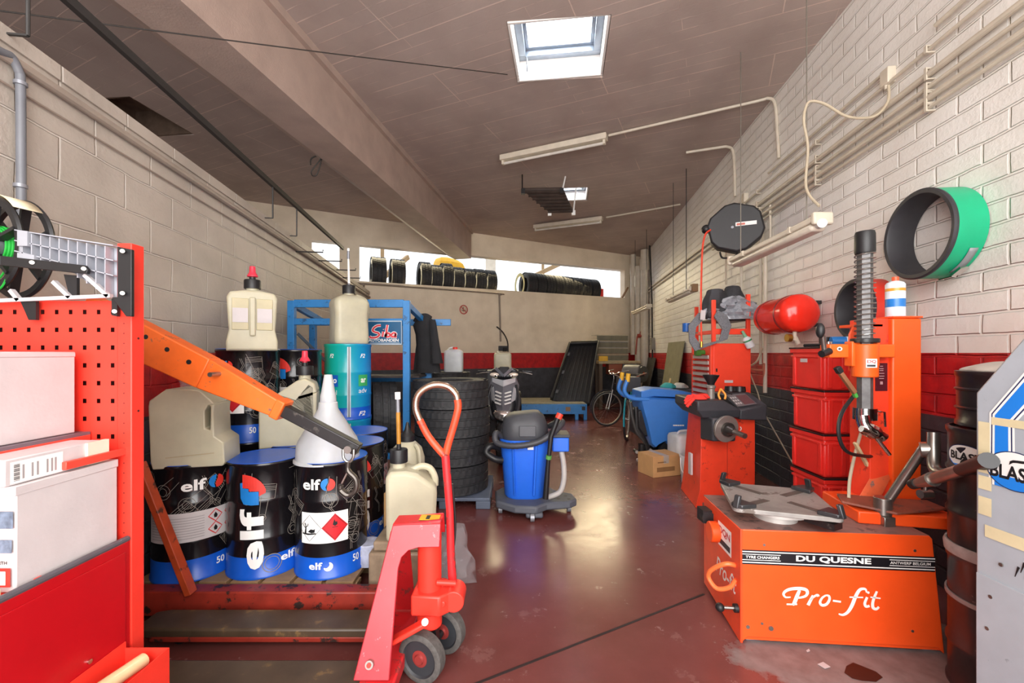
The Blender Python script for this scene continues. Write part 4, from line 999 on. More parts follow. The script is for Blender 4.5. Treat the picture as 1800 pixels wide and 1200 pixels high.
t = thing('canister', 'white canister with red cap on the rear tyre stack', 'canister', (-.86,6.3,1.12))
rings = [[Vector((x*s,y*s,z)) for x, y in rrect(.27,.20,.04)] for z, s in ((0,.95),(.01,1),(.28,1),(.31,.9),(.33,.6),(.335,.3))]
obj('body', MB().loft(rings), JUGW, t, sharp=60); obj('cap', MB().cyl((.02,0,.325),(.02,0,.365),.035), RED, t); obj('grip', MB().tube(smooth([(-.1,0,.30),(-.06,0,.35),(0,0,.36)],4), .012), JUGW, t)
t = thing('fuel_can', 'beige plastic can on a shelf post behind the scooter', 'can', (-.16,7.35,1.10))
rings = [[Vector((x*s,y*s,z)) for x, y in rrect(.30,.22,.05)] for z, s in ((0,.95),(.012,1),(.26,1),(.29,.94),(.30,.8))]
obj('body', MB().loft(rings), JUG, t, sharp=60); obj('cap', MB().cyl((-.08,0,.295),(-.08,0,.33),.03), JUG, t)
t = thing('steel_cabinet', 'dark low cabinet behind the scooter, carrying the beige can', 'cabinet', (-.16,7.4,0))
obj('body', MB().box((-.25,-.2,0),(.25,.25,1.08)), mat('dark_cabinet','#3c3d41',.5), t, bevel=.004); obj('top', MB().box((-.27,-.22,1.08),(.27,.27,1.10)), mat('dark_cabinet','#3c3d41'), t); obj('door', MB().box((-.235,-.215,.04),(.235,-.2,1.05)), mat('dark_cabinet','#3c3d41'), t, bevel=.003)

# ================================================================ SCOOTER
t = thing('motor_scooter', 'grey motor scooter facing the camera, parked against the rear tyres', 'scooter', (-.10,5.65,0), -.10)
SG = mat('scooter_grey','#77787f',.28,.3,var=.15); SD = mat('scooter_dark','#242428',.35)
def ringx(w, d, z, y, n=20, p=.7): return [Vector((w*math.copysign(abs(cos(2*pi*k/n))**p, cos(2*pi*k/n)), y+d*math.copysign(abs(sin(2*pi*k/n))**p, sin(2*pi*k/n)), z)) for k in range(n)]
obj('front_shield', MB().loft([ringx(.05,.05,.52,-.13),ringx(.13,.08,.58,-.10),ringx(.17,.11,.68,-.06),ringx(.175,.10,.85,.0),ringx(.18,.09,1.0,.04),ringx(.15,.06,1.07,.06)]), SD, t, sharp=50)
for s in (-1,1):
    P4 = [V(0,-.235,.62),V(0,-.20,.82),V(0,-.13,1.05),V(s*.16,-.055,1.07),V(s*.195,-.03,.97),V(s*.175,-.07,.80),V(s*.12,-.15,.63)]
    obj('nose_panel', MB().add(P4+[p+V(0,.05,0) for p in P4], [(0,1,5,6),(1,2,3,4,5)]+[(i_,(i_+1) % 7,7+(i_+1) % 7,7+i_) for i_ in range(7)]), SG, t, sharp=20)
    obj('top_chevron', MB().slab([V(0,-.137,1.045),V(s*.15,-.062,1.075),V(s*.15,-.065,1.02),V(0,-.15,.965)], (s*.3,-1,0), .008), mat('scooter_silver','#c3c4c8',.25,.3), t)
    obj('side_flash', MB().slab([V(s*.13,-.105,.96),V(s*.165,-.075,.93),V(s*.15,-.10,.79),V(s*.10,-.155,.76)], (s*.5,-1,0), .010), mat('scooter_silver','#c3c4c8'), t)
for s in (-1,1):
    for k in range(4): obj('vent', MB().beam((s*.025,-.217+.013*k,.745+.045*k),(s*.10,-.168+.014*k,.765+.045*k),.022,.016), LETTER, t)
    obj('side_fairing', MB().tube(smooth([(s*.16,-.06,.98),(s*.20,-.12,.80),(s*.17,-.16,.62),(s*.10,-.19,.54)],5), [.02]*5+[.035]*6+[.03]*4+[.015], 8), SD, t)
    obj('indicator', MB().ball((s*.125,-.06,1.115), .05, (1.25,.6,.55)), mat('lamp_clear','#e8d8c8',.15,.2), t)
    obj('mirror_lens', MB().ball((s*.095,-.085,1.10), .024, (1,.6,.7)), CHROME, t)
    obj('brake_lever', MB().tube(smooth([(s*.20,-.02,1.145),(s*.28,-.06,1.14),(s*.37,-.05,1.12)],4), .007), STEEL, t)
    obj('grip', MB().cyl((s*.24,.02,1.15),(s*.36,.05,1.145),.019), SD, t)
    obj('fork_leg', MB().cyl((s*.075,-.06,.62),(s*.075,-.20,.25),.022), BLK, t)
hd = obj('headlight', MB().loft([ringx(.04,.03,.545,-.235),ringx(.10,.05,.585,-.225),ringx(.125,.05,.635,-.205),ringx(.10,.04,.665,-.20)]), mat('lamp_glass','#dcd6d2',.06,.8,var=.5,scale=30), t, sharp=70)
obj('handlebar_cover', MB().loft([ringx(.06,.05,1.06,.0),ringx(.15,.07,1.09,.0),ringx(.20,.07,1.14,.02),ringx(.17,.05,1.19,.03),ringx(.06,.03,1.21,.03)]), SD, t, sub=1)
obj('windscreen', MB().slab([Vector((-.085,-.045,1.15)),Vector((0,-.085,1.09)),Vector((.085,-.045,1.15)),Vector((.06,-.02,1.215)),Vector((-.06,-.02,1.215))], (0,1,.3), .012), BLK, t, bevel=.004)
obj('trim_chevron', MB().beam((-.11,-.055,1.20),(0,-.105,1.10),.012,.035).beam((.11,-.055,1.20),(0,-.105,1.10),.012,.035), SG, t)
Aw = Matrix(((0,0,1,0),(0,1,0,0),(-1,0,0,0),(0,0,0,1)))
TY_ = [(.14,-.045),(.20,-.055),(.235,-.035),(.245,0),(.235,.035),(.20,.055),(.14,.045)]
for y in (-.24,1.02):
    wl = obj('wheel', MB().ring(TY_, 40, M=T(0,y,.245) @ Aw), RUB, t)
    obj('rim', MB().lathe([(.15,-.03),(.14,-.02),(.05,-.03),(0,-.035)],24,M=T(0,y,.245) @ Aw).lathe([(.15,.03),(.14,.02),(.05,.03),(0,.035)],24,M=T(0,y,.245) @ Aw), GREY, wl)
obj('front_fender', MB().patch(lambda u, v: Vector((v*.075*(1-.25*abs(v)), -.24+.275*cos(u), .245+.275*sin(u)-.02*v*v)), .3, 2.5, -1, 1, 12, 4), SD, t, solid=.006)
obj('floorboard', MB().box((-.16,.12,.28),(.16,.50,.36)), SD, t, bevel=.03)
obj('body', MB().loft([[Vector((x,y_,z)) for x, y_, z in ((-.12,.45,.3),(.12,.45,.3),(.16,.45,.62),(-.16,.45,.62))],[Vector((x,y_,z)) for x, y_, z in ((-.15,.9,.38),(.15,.9,.38),(.17,.9,.72),(-.17,.9,.72))],[Vector((x,y_,z)) for x, y_, z in ((-.06,1.35,.62),(.06,1.35,.62),(.08,1.35,.80),(-.08,1.35,.80))]]), SG, t, sub=1)
obj('seat', MB().loft([ringx(.10,.05,.0,0,16)]+[]) if False else MB().box((-.13,.45,.66),(.13,1.25,.80)), BLK, t, bevel=.05)

# ================================================================ VACUUM
t = thing('wet_vacuum', 'blue wet and dry vacuum with black head and wound hose', 'vacuum cleaner', (.115,3.84,0))
t.scale = (.9,.9,.88)
def rr3(w, d, r, z, cx=0, cy=0): return [Vector((x+cx,y+cy,z)) for x, y in rrect(w,d,r,6)]
obj('tank', MB().loft([rr3(.36,.32,.12,.145),rr3(.40,.36,.14,.17),rr3(.47,.42,.15,.62),rr3(.50,.44,.15,.70),rr3(.50,.44,.15,.735)]), VBLUE, t, sharp=50)
obj('tank_ridge', MB().beam((.08,-.195,.20),(.10,-.235,.70),.05,.02,up=(1,0,0)).beam((-.10,-.195,.20),(-.12,-.235,.70),.03,.015,up=(1,0,0)), VBLUE, t, bevel=.008)
obj('head', MB().loft([rr3(.44,.40,.13,.73),rr3(.46,.42,.13,.77),rr3(.44,.40,.13,.88),[Vector((x-.01,y,.93+(.06*(x+.2)))) for x, y in rrect(.40,.36,.12,6)],[Vector((x-.01,y,.965+(.10*(x+.2)))) for x, y in rrect(.30,.28,.10,6)]]), DGREY, t, sharp=45, sub=0)
obj('head_panel', MB().box((-.06,-.222,.775),(.10,-.205,.88)), mat('panel_grey','#55565b',.5), t, bevel=.008)
obj('switch', MB().cbox((-.03,-.06,.955),(.07,.05,.02)), mat('switch_yellow','#c9b48a',.5), t, bevel=.006)
obj('badge', MB().box((.02,-.236,.655),(.075,-.226,.69)), LETTER, t)
base = [(-.28,-.20),(-.10,-.34),(.10,-.36),(.20,-.26),(.42,-.22),(.50,-.14),(.48,.02),(.34,.10),(.26,.24),(-.22,.24),(-.30,.10)]
obj('base', MB().prism(base, .075, T(0,0,.075)).box((.0,-.34,.03),(.16,-.22,.08)), mat('base_grey','#565a63',.6,var=.15), t, bevel=.018)
for x, y in ((.32,-.14),(.40,-.06),(.42,-.15),(.33,-.03)): obj('accessory_hole', MB().cyl((x,y,.148),(x,y,.152),.018,n=14), BLK, t)
for x, y in ((.06,-.33),(-.24,-.12),(.43,-.08),(-.2,.18),(.22,.18)):
    c = obj('caster', MB().cyl((x-.018,y,.042),(x+.018,y,.042),.042,n=18), GREY, t); obj('caster_fork', MB().box((x-.024,y-.02,.04),(x+.024,y+.02,.085)), BLK, c)
hose = smooth([(-.20,-.05,.72),(-.28,-.16,.80),(-.27,-.22,.72),(-.10,-.275,.70),(.12,-.275,.74),(.28,-.24,.84),(.36,-.12,.90),(.33,.02,.88),(.25,.12,.82)],10)
obj('hose', MB().tube(hose, [.028+(.003 if i % 2 else 0) for i in range(len(hose))], 12), DGREY, t)
obj('hose', MB().tube(smooth([(-.22,.0,.60),(-.33,-.08,.66),(-.38,-.10,.60),(-.30,-.12,.54),(-.22,-.10,.52)],8), .034, 12), BLK, t)
obj('wand', MB().tube([(.30,-.30,.98),(.235,-.305,.80),(.215,-.31,.62)], [.024,.024,.020], 14, m=0).tube([(.215,-.31,.62),(.21,-.305,.585)], .028, 14, m=1).tube([(.21,-.305,.585),(.195,-.29,.36),(.185,-.28,.20)], [.020,.026,.028], 14, m=0), [BLK, mat('green_collar','#5a9a4a',.5)], t)
obj('hose_cuff', MB().tube([(.30,-.30,.965),(.322,-.29,1.01)], .032, 14), mat('cuff_red','#e0402c',.45), t)
obj('power_box', MB().box((.26,-.18,.62),(.42,-.02,.76)), VBLUE, t, bevel=.012)
obj('power_box_lid', MB().box((.25,-.19,.76),(.43,.06,.79)), DGREY, t, bevel=.008)
obj('drain_hose', MB().tube(smooth([(.35,-.13,.62),(.37,-.15,.50),(.37,-.17,.35),(.33,-.18,.23),(.22,-.17,.175)],8), .026, 12), mat('drain_grey','#b0aba6',.5), t)
# ================================================================ TYRE CHANGER
TCX = Vector((.996,-.0887,0)); TCY = Vector((.0887,.996,0)); TO = Vector((1.107,2.06,0))
def tc(x, y, z): return TO+TCX*x+TCY*y+Vector((0,0,z))
t = thing('tyre_changer', 'orange red tyre changer with square turntable and spring column', 'tyre changer', (1.55,2.25,0))
fp = [(0,.0),(.03,.03),(.875,.03),(.905,.0),(.90,.05),(.853,.535),(.84,.548),(0,.548)]
Mt = Matrix(((TCX.x,0,TCY.x,TO.x),(TCX.y,0,TCY.y,TO.y),(0,1,0,0),(0,0,0,1)))
obj('front_panel', MB().prism(fp, .012, Mt), ORANGE, t, bevel=.004)
obj('body', MB().prism([(.012,.012),(.895,.012),(.852,.53),(.012,.53)], .47, Mt, z0=.012), ORANGE, t)
obj('side_panel', MB().slab([tc(-.004,0,0),tc(-.004,.49,.03),tc(-.004,.49,.545),tc(-.004,0,.548)], TCX, .012), mat('machine_orange_side','#ee4a20',.38), t, bevel=.002)
obj('top_cover', MB().prism([(0,.537),(.842,.537),(.842,.5485),(0,.5485)], .50, Mt, z0=.004), mat('dusty_red_top','#8f6a62',.55,var=.3,scale=12,wear='#5f4a46',wamt=.3), t)
for x, z in ((.105,.478),(.775,.478),(.095,.10),(.765,.102),(.03,.08)): obj('screw', MB().cyl(tc(x,-.003,z), tc(x,.002,z), .006 if x > .05 else .009, n=14), STEEL, t)
obj('bolt', MB().cyl(tc(.135,-.006,.08), tc(.135,.002,.08), .011, n=16), STEEL, t)
for x in (.02,.82): obj('foot', MB().box((0,0,0),(1,1,1), M=T(*tc(x+.01,.02,0)) @ Matrix.Diagonal((.07,.06,.022,1))), GREY, t, bevel=.004)
ff = lambda o: (lambda u, v: tc(u, -.0012-o, v))
st = MB(); st.patch(ff(0), .004, .862, .382, .452, 1, 1, 0)
for v in (.392,.443): st.ribbon([(.004,v),(.862,v)], .005, ff(.0006), 1)
for a, b_ in ((.004,.18),(.665,.862)):
    for v in (.404,.431): st.ribbon([(a,v),(b_,v)], .0032, ff(.0006), 1)
st.text('TYRE CHANGERS', .02, .411, .155, .013, ff(.0006), 1, bold=.02); st.text('DU QUESNE', .25, .401, .335, .033, ff(.0006), 1, bold=.035); st.text('ANTWERP BELGIUM', .668, .411, .175, .013, ff(.0006), 1, bold=.01)
# the taper of the panel: pull the band in to follow it
obj('name_band', st, [mat('band_black','#17151a',.4,var=0), LETTER], t)
def pz(x, y): k = 3.53; p = onplane(1220+x/k, 860+y/k, tc(0,-.002,0), TCY); return ((p-TO).dot(TCX), p.z)
def script(mb, pts, w, fn, m=0):
    q = [(p.x, p.y) for p in smooth([(*pz(a,b_),0) for a, b_ in pts],6)]; n = len(q)
    ww = [w[0]+(w[1]-w[0])*i/(n-1) if len(w) == 2 else w[0]+((w[1]-w[0])*sin(pi*i/(n-1))) for i in range(n)]
    mb.ribbon(q, [1.25*x for x in ww], fn, m)
lt = MB(); fn = ff(.0004)
script(lt, [(655,625),(640,660),(622,705),(612,712)], (.010,.014,0), fn); script(lt, [(575,712),(612,713),(640,712)], (.006,.006), fn)
script(lt, [(600,668),(568,668),(556,645),(585,622),(640,614),(690,620),(704,640),(690,662),(650,672),(632,668)], (.004,.012,0), fn)
script(lt, [(740,658),(722,690),(708,718)], (.010,.012), fn); script(lt, [(722,690),(740,668),(765,655),(772,664)], (.006,.010), fn)
script(lt, [(820,656),(796,672),(782,700),(795,718),(822,712),(840,685),(838,662),(820,656)], (.006,.010,0), fn)
script(lt, [(862,690),(912,697)], (.007,.007), fn)
script(lt, [(1072,640),(1062,618),(1030,622),(1005,660),(980,720),(955,760),(925,778),(898,772)], (.005,.013,0), fn); script(lt, [(965,668),(1050,670)], (.005,.005), fn)
script(lt, [(1075,668),(1060,705),(1068,726),(1090,722)], (.009,.010,0), fn); lt.poly([(pz(1082,640)[0]+.006*cos(a), pz(1082,640)[1]+.006*sin(a)) for a in [i*pi/5 for i in range(10)]], fn)
script(lt, [(1135,632),(1112,690),(1110,730),(1130,742),(1148,728)], (.008,.011,0), fn); script(lt, [(1095,668),(1158,676)], (.005,.005), fn)
obj('lettering', lt, LETTER, t)
fs = lambda u, v: tc(-.006, u, v)      # the left side, u runs to the back
sd = MB(); sd.patch(lambda u, v: tc(-.0055,u,v), .10, .27, .36, .49, 1, 1, 0)
sd.text('DQN', .255, .425, -.14, .045, fs, 1, bold=.03); sd.patch(fs, .115, .255, .375, .405, 1, 1, 2)
obj('side_badge', sd, [LETTER, mat('badge_red','#b8282c',.5), mat('badge_dark','#3a3a40',.5)], t)
sd = MB(); sd.text('Pro-fit', .30, .20, -.26, .09, fs, 0, bold=.01, shear=.35); obj('side_lettering', sd, LETTER, t)
obj('hose_loop', MB().tube(smooth([tc(-.004,.06,.345),tc(-.05,.06,.35),tc(-.10,.10,.30),(tc(-.11,.12,.25)),tc(-.08,.09,.21),tc(-.03,.06,.235),tc(-.004,.05,.28)],6), .011, 10), mat('orange_hose','#f0703a',.35), t)
obj('knob_lever', MB().cyl(tc(-.004,.03,.15), tc(-.022,.03,.15), .020, n=18, m=1).cyl(tc(-.02,.03,.15), tc(-.075,.03,.15), .008, m=0).ball(tuple(tc(-.088,.03,.15)), .021, m=1), [STEEL, BLK], t)
obj('regulator', MB().cyl(tc(-.03,.40,.47), tc(-.03,.34,.47), .035).box((0,0,0),(1,1,1),M=T(*tc(-.06,.34,.44)) @ Matrix.Diagonal((.05,.08,.07,1))), BLK, t)
obj('bead_drum', MB().cyl(tc(-.05,.28,.42), tc(-.003,.28,.42), .055, n=24), ORANGE, t, bevel=.006)
# turntable
TTC = Vector((1.365,2.215,.625)); TA = radians(-18)
tm = T(*TTC) @ rotz(TA)
tt = obj('turntable', MB().prism(rrect(.46,.44,.03), .022, tm), IRON, t, bevel=.003)
obj('turntable_disc', MB().cyl(TTC+Vector((0,0,-.03)), TTC+Vector((0,0,-.016)), .165, n=40).cyl(TTC+Vector((0,0,-.08)), TTC+Vector((0,0,-.03)), .10, n=32), mat('pale_disc','#d6d2cc',.4,.3), t)
obj('turntable_seat', MB().cyl(TTC+Vector((0,0,-.077)), TTC+Vector((0,0,0)), .07, n=24), IRON, t)
for k in range(4):
    a = TA+pi/4+k*pi/2; d = Vector((cos(a),sin(a),0)); s = Vector((-sin(a),cos(a),0)); q = TTC+Vector((0,0,.022))
    jw = obj('clamp_jaw', MB().slab([q+d*.225+s*.05, q+d*.225-s*.05, q+d*.305-s*.03, q+d*.315, q+d*.305+s*.03], (0,0,1), .02).slab([q+d*.302+s*.016, q+d*.302-s*.016, q+d*.32-s*.013, q+d*.32+s*.013], (d*-.28+Vector((0,0,1))), .062), mat('jaw_steel','#4a4a4c',.4,.6,var=.3), t, bevel=.004)
    obj('jaw_slide', MB().beam(q+d*.07-Vector((0,0,.001)), q+d*.225-Vector((0,0,.001)), .035,.006), mat('slide_dark','#6a625c',.5,.5), jw)
    if k in (0, 3): obj('slide_body', MB().beam(TTC+d*.16-Vector((0,0,.022)), TTC+d*.29-Vector((0,0,.022)), .07,.03), BLKM, jw)
# column and arm
obj('column_base', MB().slab([V(1.73,2.13,.549),V(2.10,2.045,.549),V(2.17,2.10,.549),V(2.17,2.45,.549),V(1.78,2.45,.549)], (0,0,1), .06), ORANGE, t, bevel=.006)
obj('base_tray', MB().slab([V(1.70,2.20,.625),V(1.87,2.07,.612),V(2.14,2.10,.625),V(2.14,2.20,.63),V(1.95,2.24,.63),V(1.75,2.30,.632)], (0,0,1), .012), mat('tray_rust','#8a4a38',.5,var=.3,wear='#5a4640',wamt=.3), t, bevel=.003)
obj('tilted_plate', MB().slab([px(1497,893,2.24),px(1532,905,2.22),px(1568,832,2.30),px(1541,818,2.33)], (1,.3,.3), .012), mat('worn_orange_plate','#e0623a',.5,var=.2,wear='#7d6058',wamt=.34,wscale=20), t, bevel=.003)
obj('column', MB().box((2.03,2.275,.60),(2.185,2.46,1.585)), mat('column_orange','#fb5c1e',.36,var=.05), t, bevel=.008)
obj('column_cheek', MB().box((1.93,2.30,.60),(2.032,2.44,1.585)), REDD, t, bevel=.004)
obj('cap_plate', MB().box((2.03,2.27,1.586),(2.188,2.465,1.596)).box((1.87,2.30,1.54),(2.0,2.44,1.556)), ORANGE, t, bevel=.002)
obj('gusset', MB().box((1.88,2.30,1.41),(2.0,2.44,1.425)).slab([V(1.90,2.31,1.43),V(1.99,2.31,1.54),V(1.90,2.31,1.54)],(0,1,0),.012).slab([V(1.82,2.30,1.30),V(1.86,2.30,1.42),V(1.86,2.30,1.58),V(1.82,2.30,1.50)],(0,1,0),.012), ORANGE, t, bevel=.003)
pl = obj('data_plate', MB().box((1.957,2.2975,1.195),(2.022,2.2995,1.345)), mat('plate_maroon','#4e1420',.4), t)
pp = MB()
for z, w_ in ((1.328,.016),(1.315,.022),(1.305,.02),(1.29,.03),(1.275,.03),(1.262,.026),(1.232,.014)): pp.box((1.989-w_/2,2.2965,z-.0018),(1.989+w_/2,2.2976,z+.0018 if z > 1.24 else z+.014))
obj('plate_print', pp, mat('plate_pale','#b98f92',.5), pl)
obj('tool_arm', MB().box((1.665,2.235,1.375),(2.01,2.31,1.445)), mat('arm_orange','#f5651f',.4,var=.1), t, bevel=.006)
obj('arm_top', MB().box((1.67,2.238,1.4455),(1.80,2.308,1.4475)), mat('dusty_red_top','#8f6a62'), t)
sx_, sy_ = 1.832, 2.215
obj('head_collar', MB().cyl((sx_,sy_,1.275),(sx_,sy_,1.445),.056,n=32).box((sx_-.07,sy_-.005,1.33),(sx_+.075,sy_+.05,1.46)), mat('arm_orange','#f5651f'), t, bevel=.005)
bd = obj('head_badge', MB().patch(lambda u, v: Vector((sx_+.0575*sin(u), sy_-.0575*cos(u), v)), -.62, .30, 1.325, 1.37, 8, 1, 0), LETTER, t)
bt_ = MB(); fb = lambda u, v: Vector((sx_+.0582*sin(u/.0582), sy_-.0582*cos(u/.0582), v))
bt_.text('DQ', -.031, 1.346, .040, .018, fb, 0, bold=.02); bt_.patch(fb, -.032, .006, 1.330, 1.340, 4, 1, 1); obj('badge_letters', bt_, [mat('badge_red','#b8282c'), mat('badge_dark','#3a3a40')], bd)
obj('collar_ring', MB().cyl((sx_,sy_,1.452),(sx_,sy_,1.475),.062,n=32), BLKM, t, bevel=.003)
obj('tool_shaft', MB().cyl((sx_,sy_,1.10),(sx_,sy_,1.95),.034,n=6), mat('hex_steel','#6c6a6a',.5,.5,var=.25,scale=30), t)
NS = 16*17; obj('spring', MB().tube([(sx_+.043*cos(2*pi*i/16),sy_+.043*sin(2*pi*i/16),1.478+.44*i/NS) for i in range(NS+1)], .0032, 6), STEEL, t)
obj('shaft_cap', MB().lathe([(.042,1.915),(.045,1.925),(.044,2.015),(.040,2.028),(0,2.030)], 32, M=T(sx_,sy_,0)), BLK, t, sharp=50)
obj('mount_head', MB().cyl((sx_,sy_,1.055),(sx_,sy_,1.115),.052,n=28).tube(smooth([V(sx_-.03,sy_-.02,1.08),V(sx_-.02,sy_-.03,1.02),V(sx_+.03,sy_-.04,.985),V(sx_+.055,sy_-.04,.965)],5), [.032]*5+[.038]*5+[.030]*5+[.018], 12).cyl((sx_-.06,sy_-.05,1.015),(sx_+.065,sy_-.05,.975),.016), CHROME, t, sharp=50)
obj('guide_pin', MB().cyl((sx_+.005,sy_-.05,.985),(sx_+.075,sy_-.06,.885),.009).tube([(sx_+.05,sy_-.02,1.10),(sx_+.085,sy_-.02,1.095),(sx_+.088,sy_-.02,1.02)], .005), CHROME, t)
obj('release_lever', MB().beam(px(1477,655,2.12),px(1502,690,2.14),.02,.022,m=0,up=(0,1,0)).beam(px(1471,645,2.12),px(1477,655,2.12),.026,.026,m=1,up=(0,1,0)).beam(px(1496,680,2.14),px(1505,698,2.15),.016,.018,m=2,up=(0,1,0)), [mat('lever_wood','#8a5c3e',.6), BLK, mat('green_tape','#4fae4a',.5)], t, bevel=.003)
obj('lock_handle', MB().tube([px(1450,622,2.22),px(1446,590,2.2)], .012, 12, m=0).ball(tuple(px(1442,581,2.19)), .026, (.8,.8,1.5), m=1).cyl(px(1444,622,2.2), px(1458,617,2.22), .018, m=1), [STEEL, BLK], t)
obj('arm_pin', MB().cyl(px(1476,613,2.225),px(1476,613,2.24),.011,n=16,m=0).cyl(px(1476,613,2.222),px(1476,613,2.24),.006,n=12,m=1), [LETTER, BLK], t)
obj('air_hose', MB().tube(smooth([px(1505,690,2.2),px(1480,725,2.17),px(1474,760,2.15),px(1485,790,2.16),px(1510,800,2.22),px(1538,795,2.34),px(1537,730,2.36),px(1510,665,2.36)],7), .009, 8), BLK, t)
obj('side_hose', MB().tube(smooth([px(1521,735,2.38),px(1505,790,2.33),px(1494,840,2.28),px(1492,875,2.24)],6), .008, 8), CORD, t)
obj('bead_lever', MB().beam(px(1503,778,2.30),px(1531,830,2.33),.013,.022,up=(0,1,0)), mat('pale_wood','#d8bf94',.6), t, bevel=.002)
# swing arm
s0 = px(1552,886,2.13); 
obj('pivot', MB().cyl(s0-Vector((0,0,.05)), s0+Vector((0,0,.035)), .038, n=28).box((s0.x-.03,s0.y-.045,s0.z-.10),(s0.x+.025,s0.y+.02,s0.z-.05)), STEEL, t, bevel=.004)
obj('swing_arm', MB().tube([s0+Vector((.02,0,.01)), px(1624,787,2.02)], .021, 16), STEEL, t)
obj('swing_joint', MB().cyl(px(1617,790,2.0),px(1641,790,1.97),.036,n=24), STEEL, t, bevel=.004)
obj('press_arm', MB().tube(smooth([px(1641,760,1.97),px(1641,790,1.96),px(1643,822,1.93),px(1660,833,1.86),px(1690,826,1.70)],6), .024, 16), STEEL, t)
gp = [px(1604,851,1.93), px(1640,842,1.80), px(1690,826,1.60), px(1722,815,1.46), px(1738,809,1.385)]
obj('press_handle', MB().tube([gp[0],gp[0].lerp(gp[1],.25)],.022,16,m=1).tube([gp[0].lerp(gp[1],.22),gp[1]],[.018,.030],16,m=0).tube([gp[1],gp[2]],.022,16,m=0).tube([gp[2],gp[3],gp[4]],[.023,.025,.026],16,m=1), [STEEL, BLK], t)
obj('press_roller', MB().cyl(px(1617,868,2.0),px(1637,868,2.0),.020,n=16).cyl(px(1627,850,2.0),px(1627,868,2.0),.008), STEEL, t)
rebase(t)
t = thing('spray_can', 'blue and white spray can standing on the orange column', 'spray can', px(1571,552,2.36))
t.location = (2.12,2.36,1.597)
obj('body', MB().lathe([(0,0),(.048,0),(.050,.004),(.050,.10)],28).lathe([(.050,.10),(.050,.135)],28,m=1).lathe([(.050,.135),(.050,.155)],28,m=2).lathe([(.050,.155),(.050,.195),(.044,.205)],28,m=1) if False else MB().lathe([(0,0),(.042,0),(.044,.004),(.044,.055),(.044,.10),(.044,.142),(.044,.158),(.044,.18),(.037,.191),(.018,.20),(0,.201)],28,mats=[0,0,1,0,1,2,1,1,1,1]), [mat('can_blue','#2a7fd0',.3), mat('can_white','#e4ecf4',.3), mat('can_orange','#e8a23a',.3)], t, sharp=50)
obj('cap', MB().cyl((0,0,.198),(0,0,.222),.016,n=18), mat('nozzle_orange','#e85a34',.4), t)
# ---- red crates ----
tops = [.288,.576,.864,1.152,1.44]
nmz = ['bottom red crate of the stack behind the tyre changer','second red crate from the bottom, behind the tyre changer','middle red crate of the stack behind the tyre changer','second red crate from the top behind the tyre changer','top red crate of the stack, under the red ring']
CRED = mat('crate_red','#e63028',.36,var=.07)
c0 = thing('storage_crate', nmz[0], 'crate', (2.045,2.80,0), -.03, 'red crates behind the tyre changer')
w_, d_, h_ = .50, .36, .288
obj('body', MB().box((0.012,.012,.0),(w_-.012,d_-.012,h_-.03)), CRED, c0, bevel=.012)
obj('rim', MB().box((0,0,h_-.042),(w_,d_,h_-.004)).box((.004,.004,h_-.075),(w_-.004,d_-.004,h_-.055)), CRED, c0, bevel=.006)
for x in (.03,.12,w_-.05): obj('rib', MB().box((x,.002,.015),(x+.03,.03,h_-.06)), CRED, c0, bevel=.004)
for y in (.03,d_-.06): obj('rib', MB().box((.002,y,.015),(.03,y+.03,h_-.06)), CRED, c0, bevel=.004)
obj('edge_strip', MB().box((-.004,-.004,h_-.012),(w_+.004,d_+.004,h_-.0005)), mat('strip_dark','#4a3a3c',.25,.7), c0, bevel=.002)
obj('grip_hole', MB().box((.19,.006,h_-.125),(.32,.02,h_-.088)), mat('grip_shadow','#3c2a2c',.5), c0, bevel=.004)
for k in range(1,5): top_crate = dup(c0, (2.045+.004*(k % 2),2.80,.288*k), -.03+.012*(k % 3-1), nmz[k])
attach(obj('crate_label', MB().box((2.0405,2.95,1.335),(2.0420,3.02,1.36)), CARD), top_crate)
t = thing('spray_tin', 'blue and white can lying on top of the red crates', 'spray can', px(1478,581,2.88))
p = px(1480,583,2.88); p.z = 1.441+.035
obj('body', MB().tube([p+Vector((-.06,.02,0)),p+Vector((.0,.0,0)),p+Vector((.02,-.005,0)),p+Vector((.075,-.03,0))], .034, 20, m=0).tube([p+Vector((.02,-.008,0)),p+Vector((.055,-.023,0))], .0345, 20, m=1), [mat('can_blue','#2a7fd0'), mat('can_white','#e4ecf4')], t); rebase(t)
t = thing('ratchet_wrench', 'black-handled wrench lying on the red crate corner', 'wrench', (2.1,2.9,1.445))
obj('handle', MB().tube([(2.07,3.02,1.452),(2.11,2.88,1.453)],.011,12), BLK, t); obj('head', MB().cyl((2.12,2.855,1.445),(2.12,2.855,1.475),.020,n=18).tube([(2.11,2.88,1.453),(2.12,2.855,1.453)],.007), CHROME, t); rebase(t)
t = thing('socket_cup', 'dark round cup standing on the crates beside the can', 'cup', (2.20,2.99,1.441)); obj('body', MB().lathe([(0,0),(.04,0),(.042,.07),(.036,.07),(.034,.01),(0,.01)],22), BLKM, t)
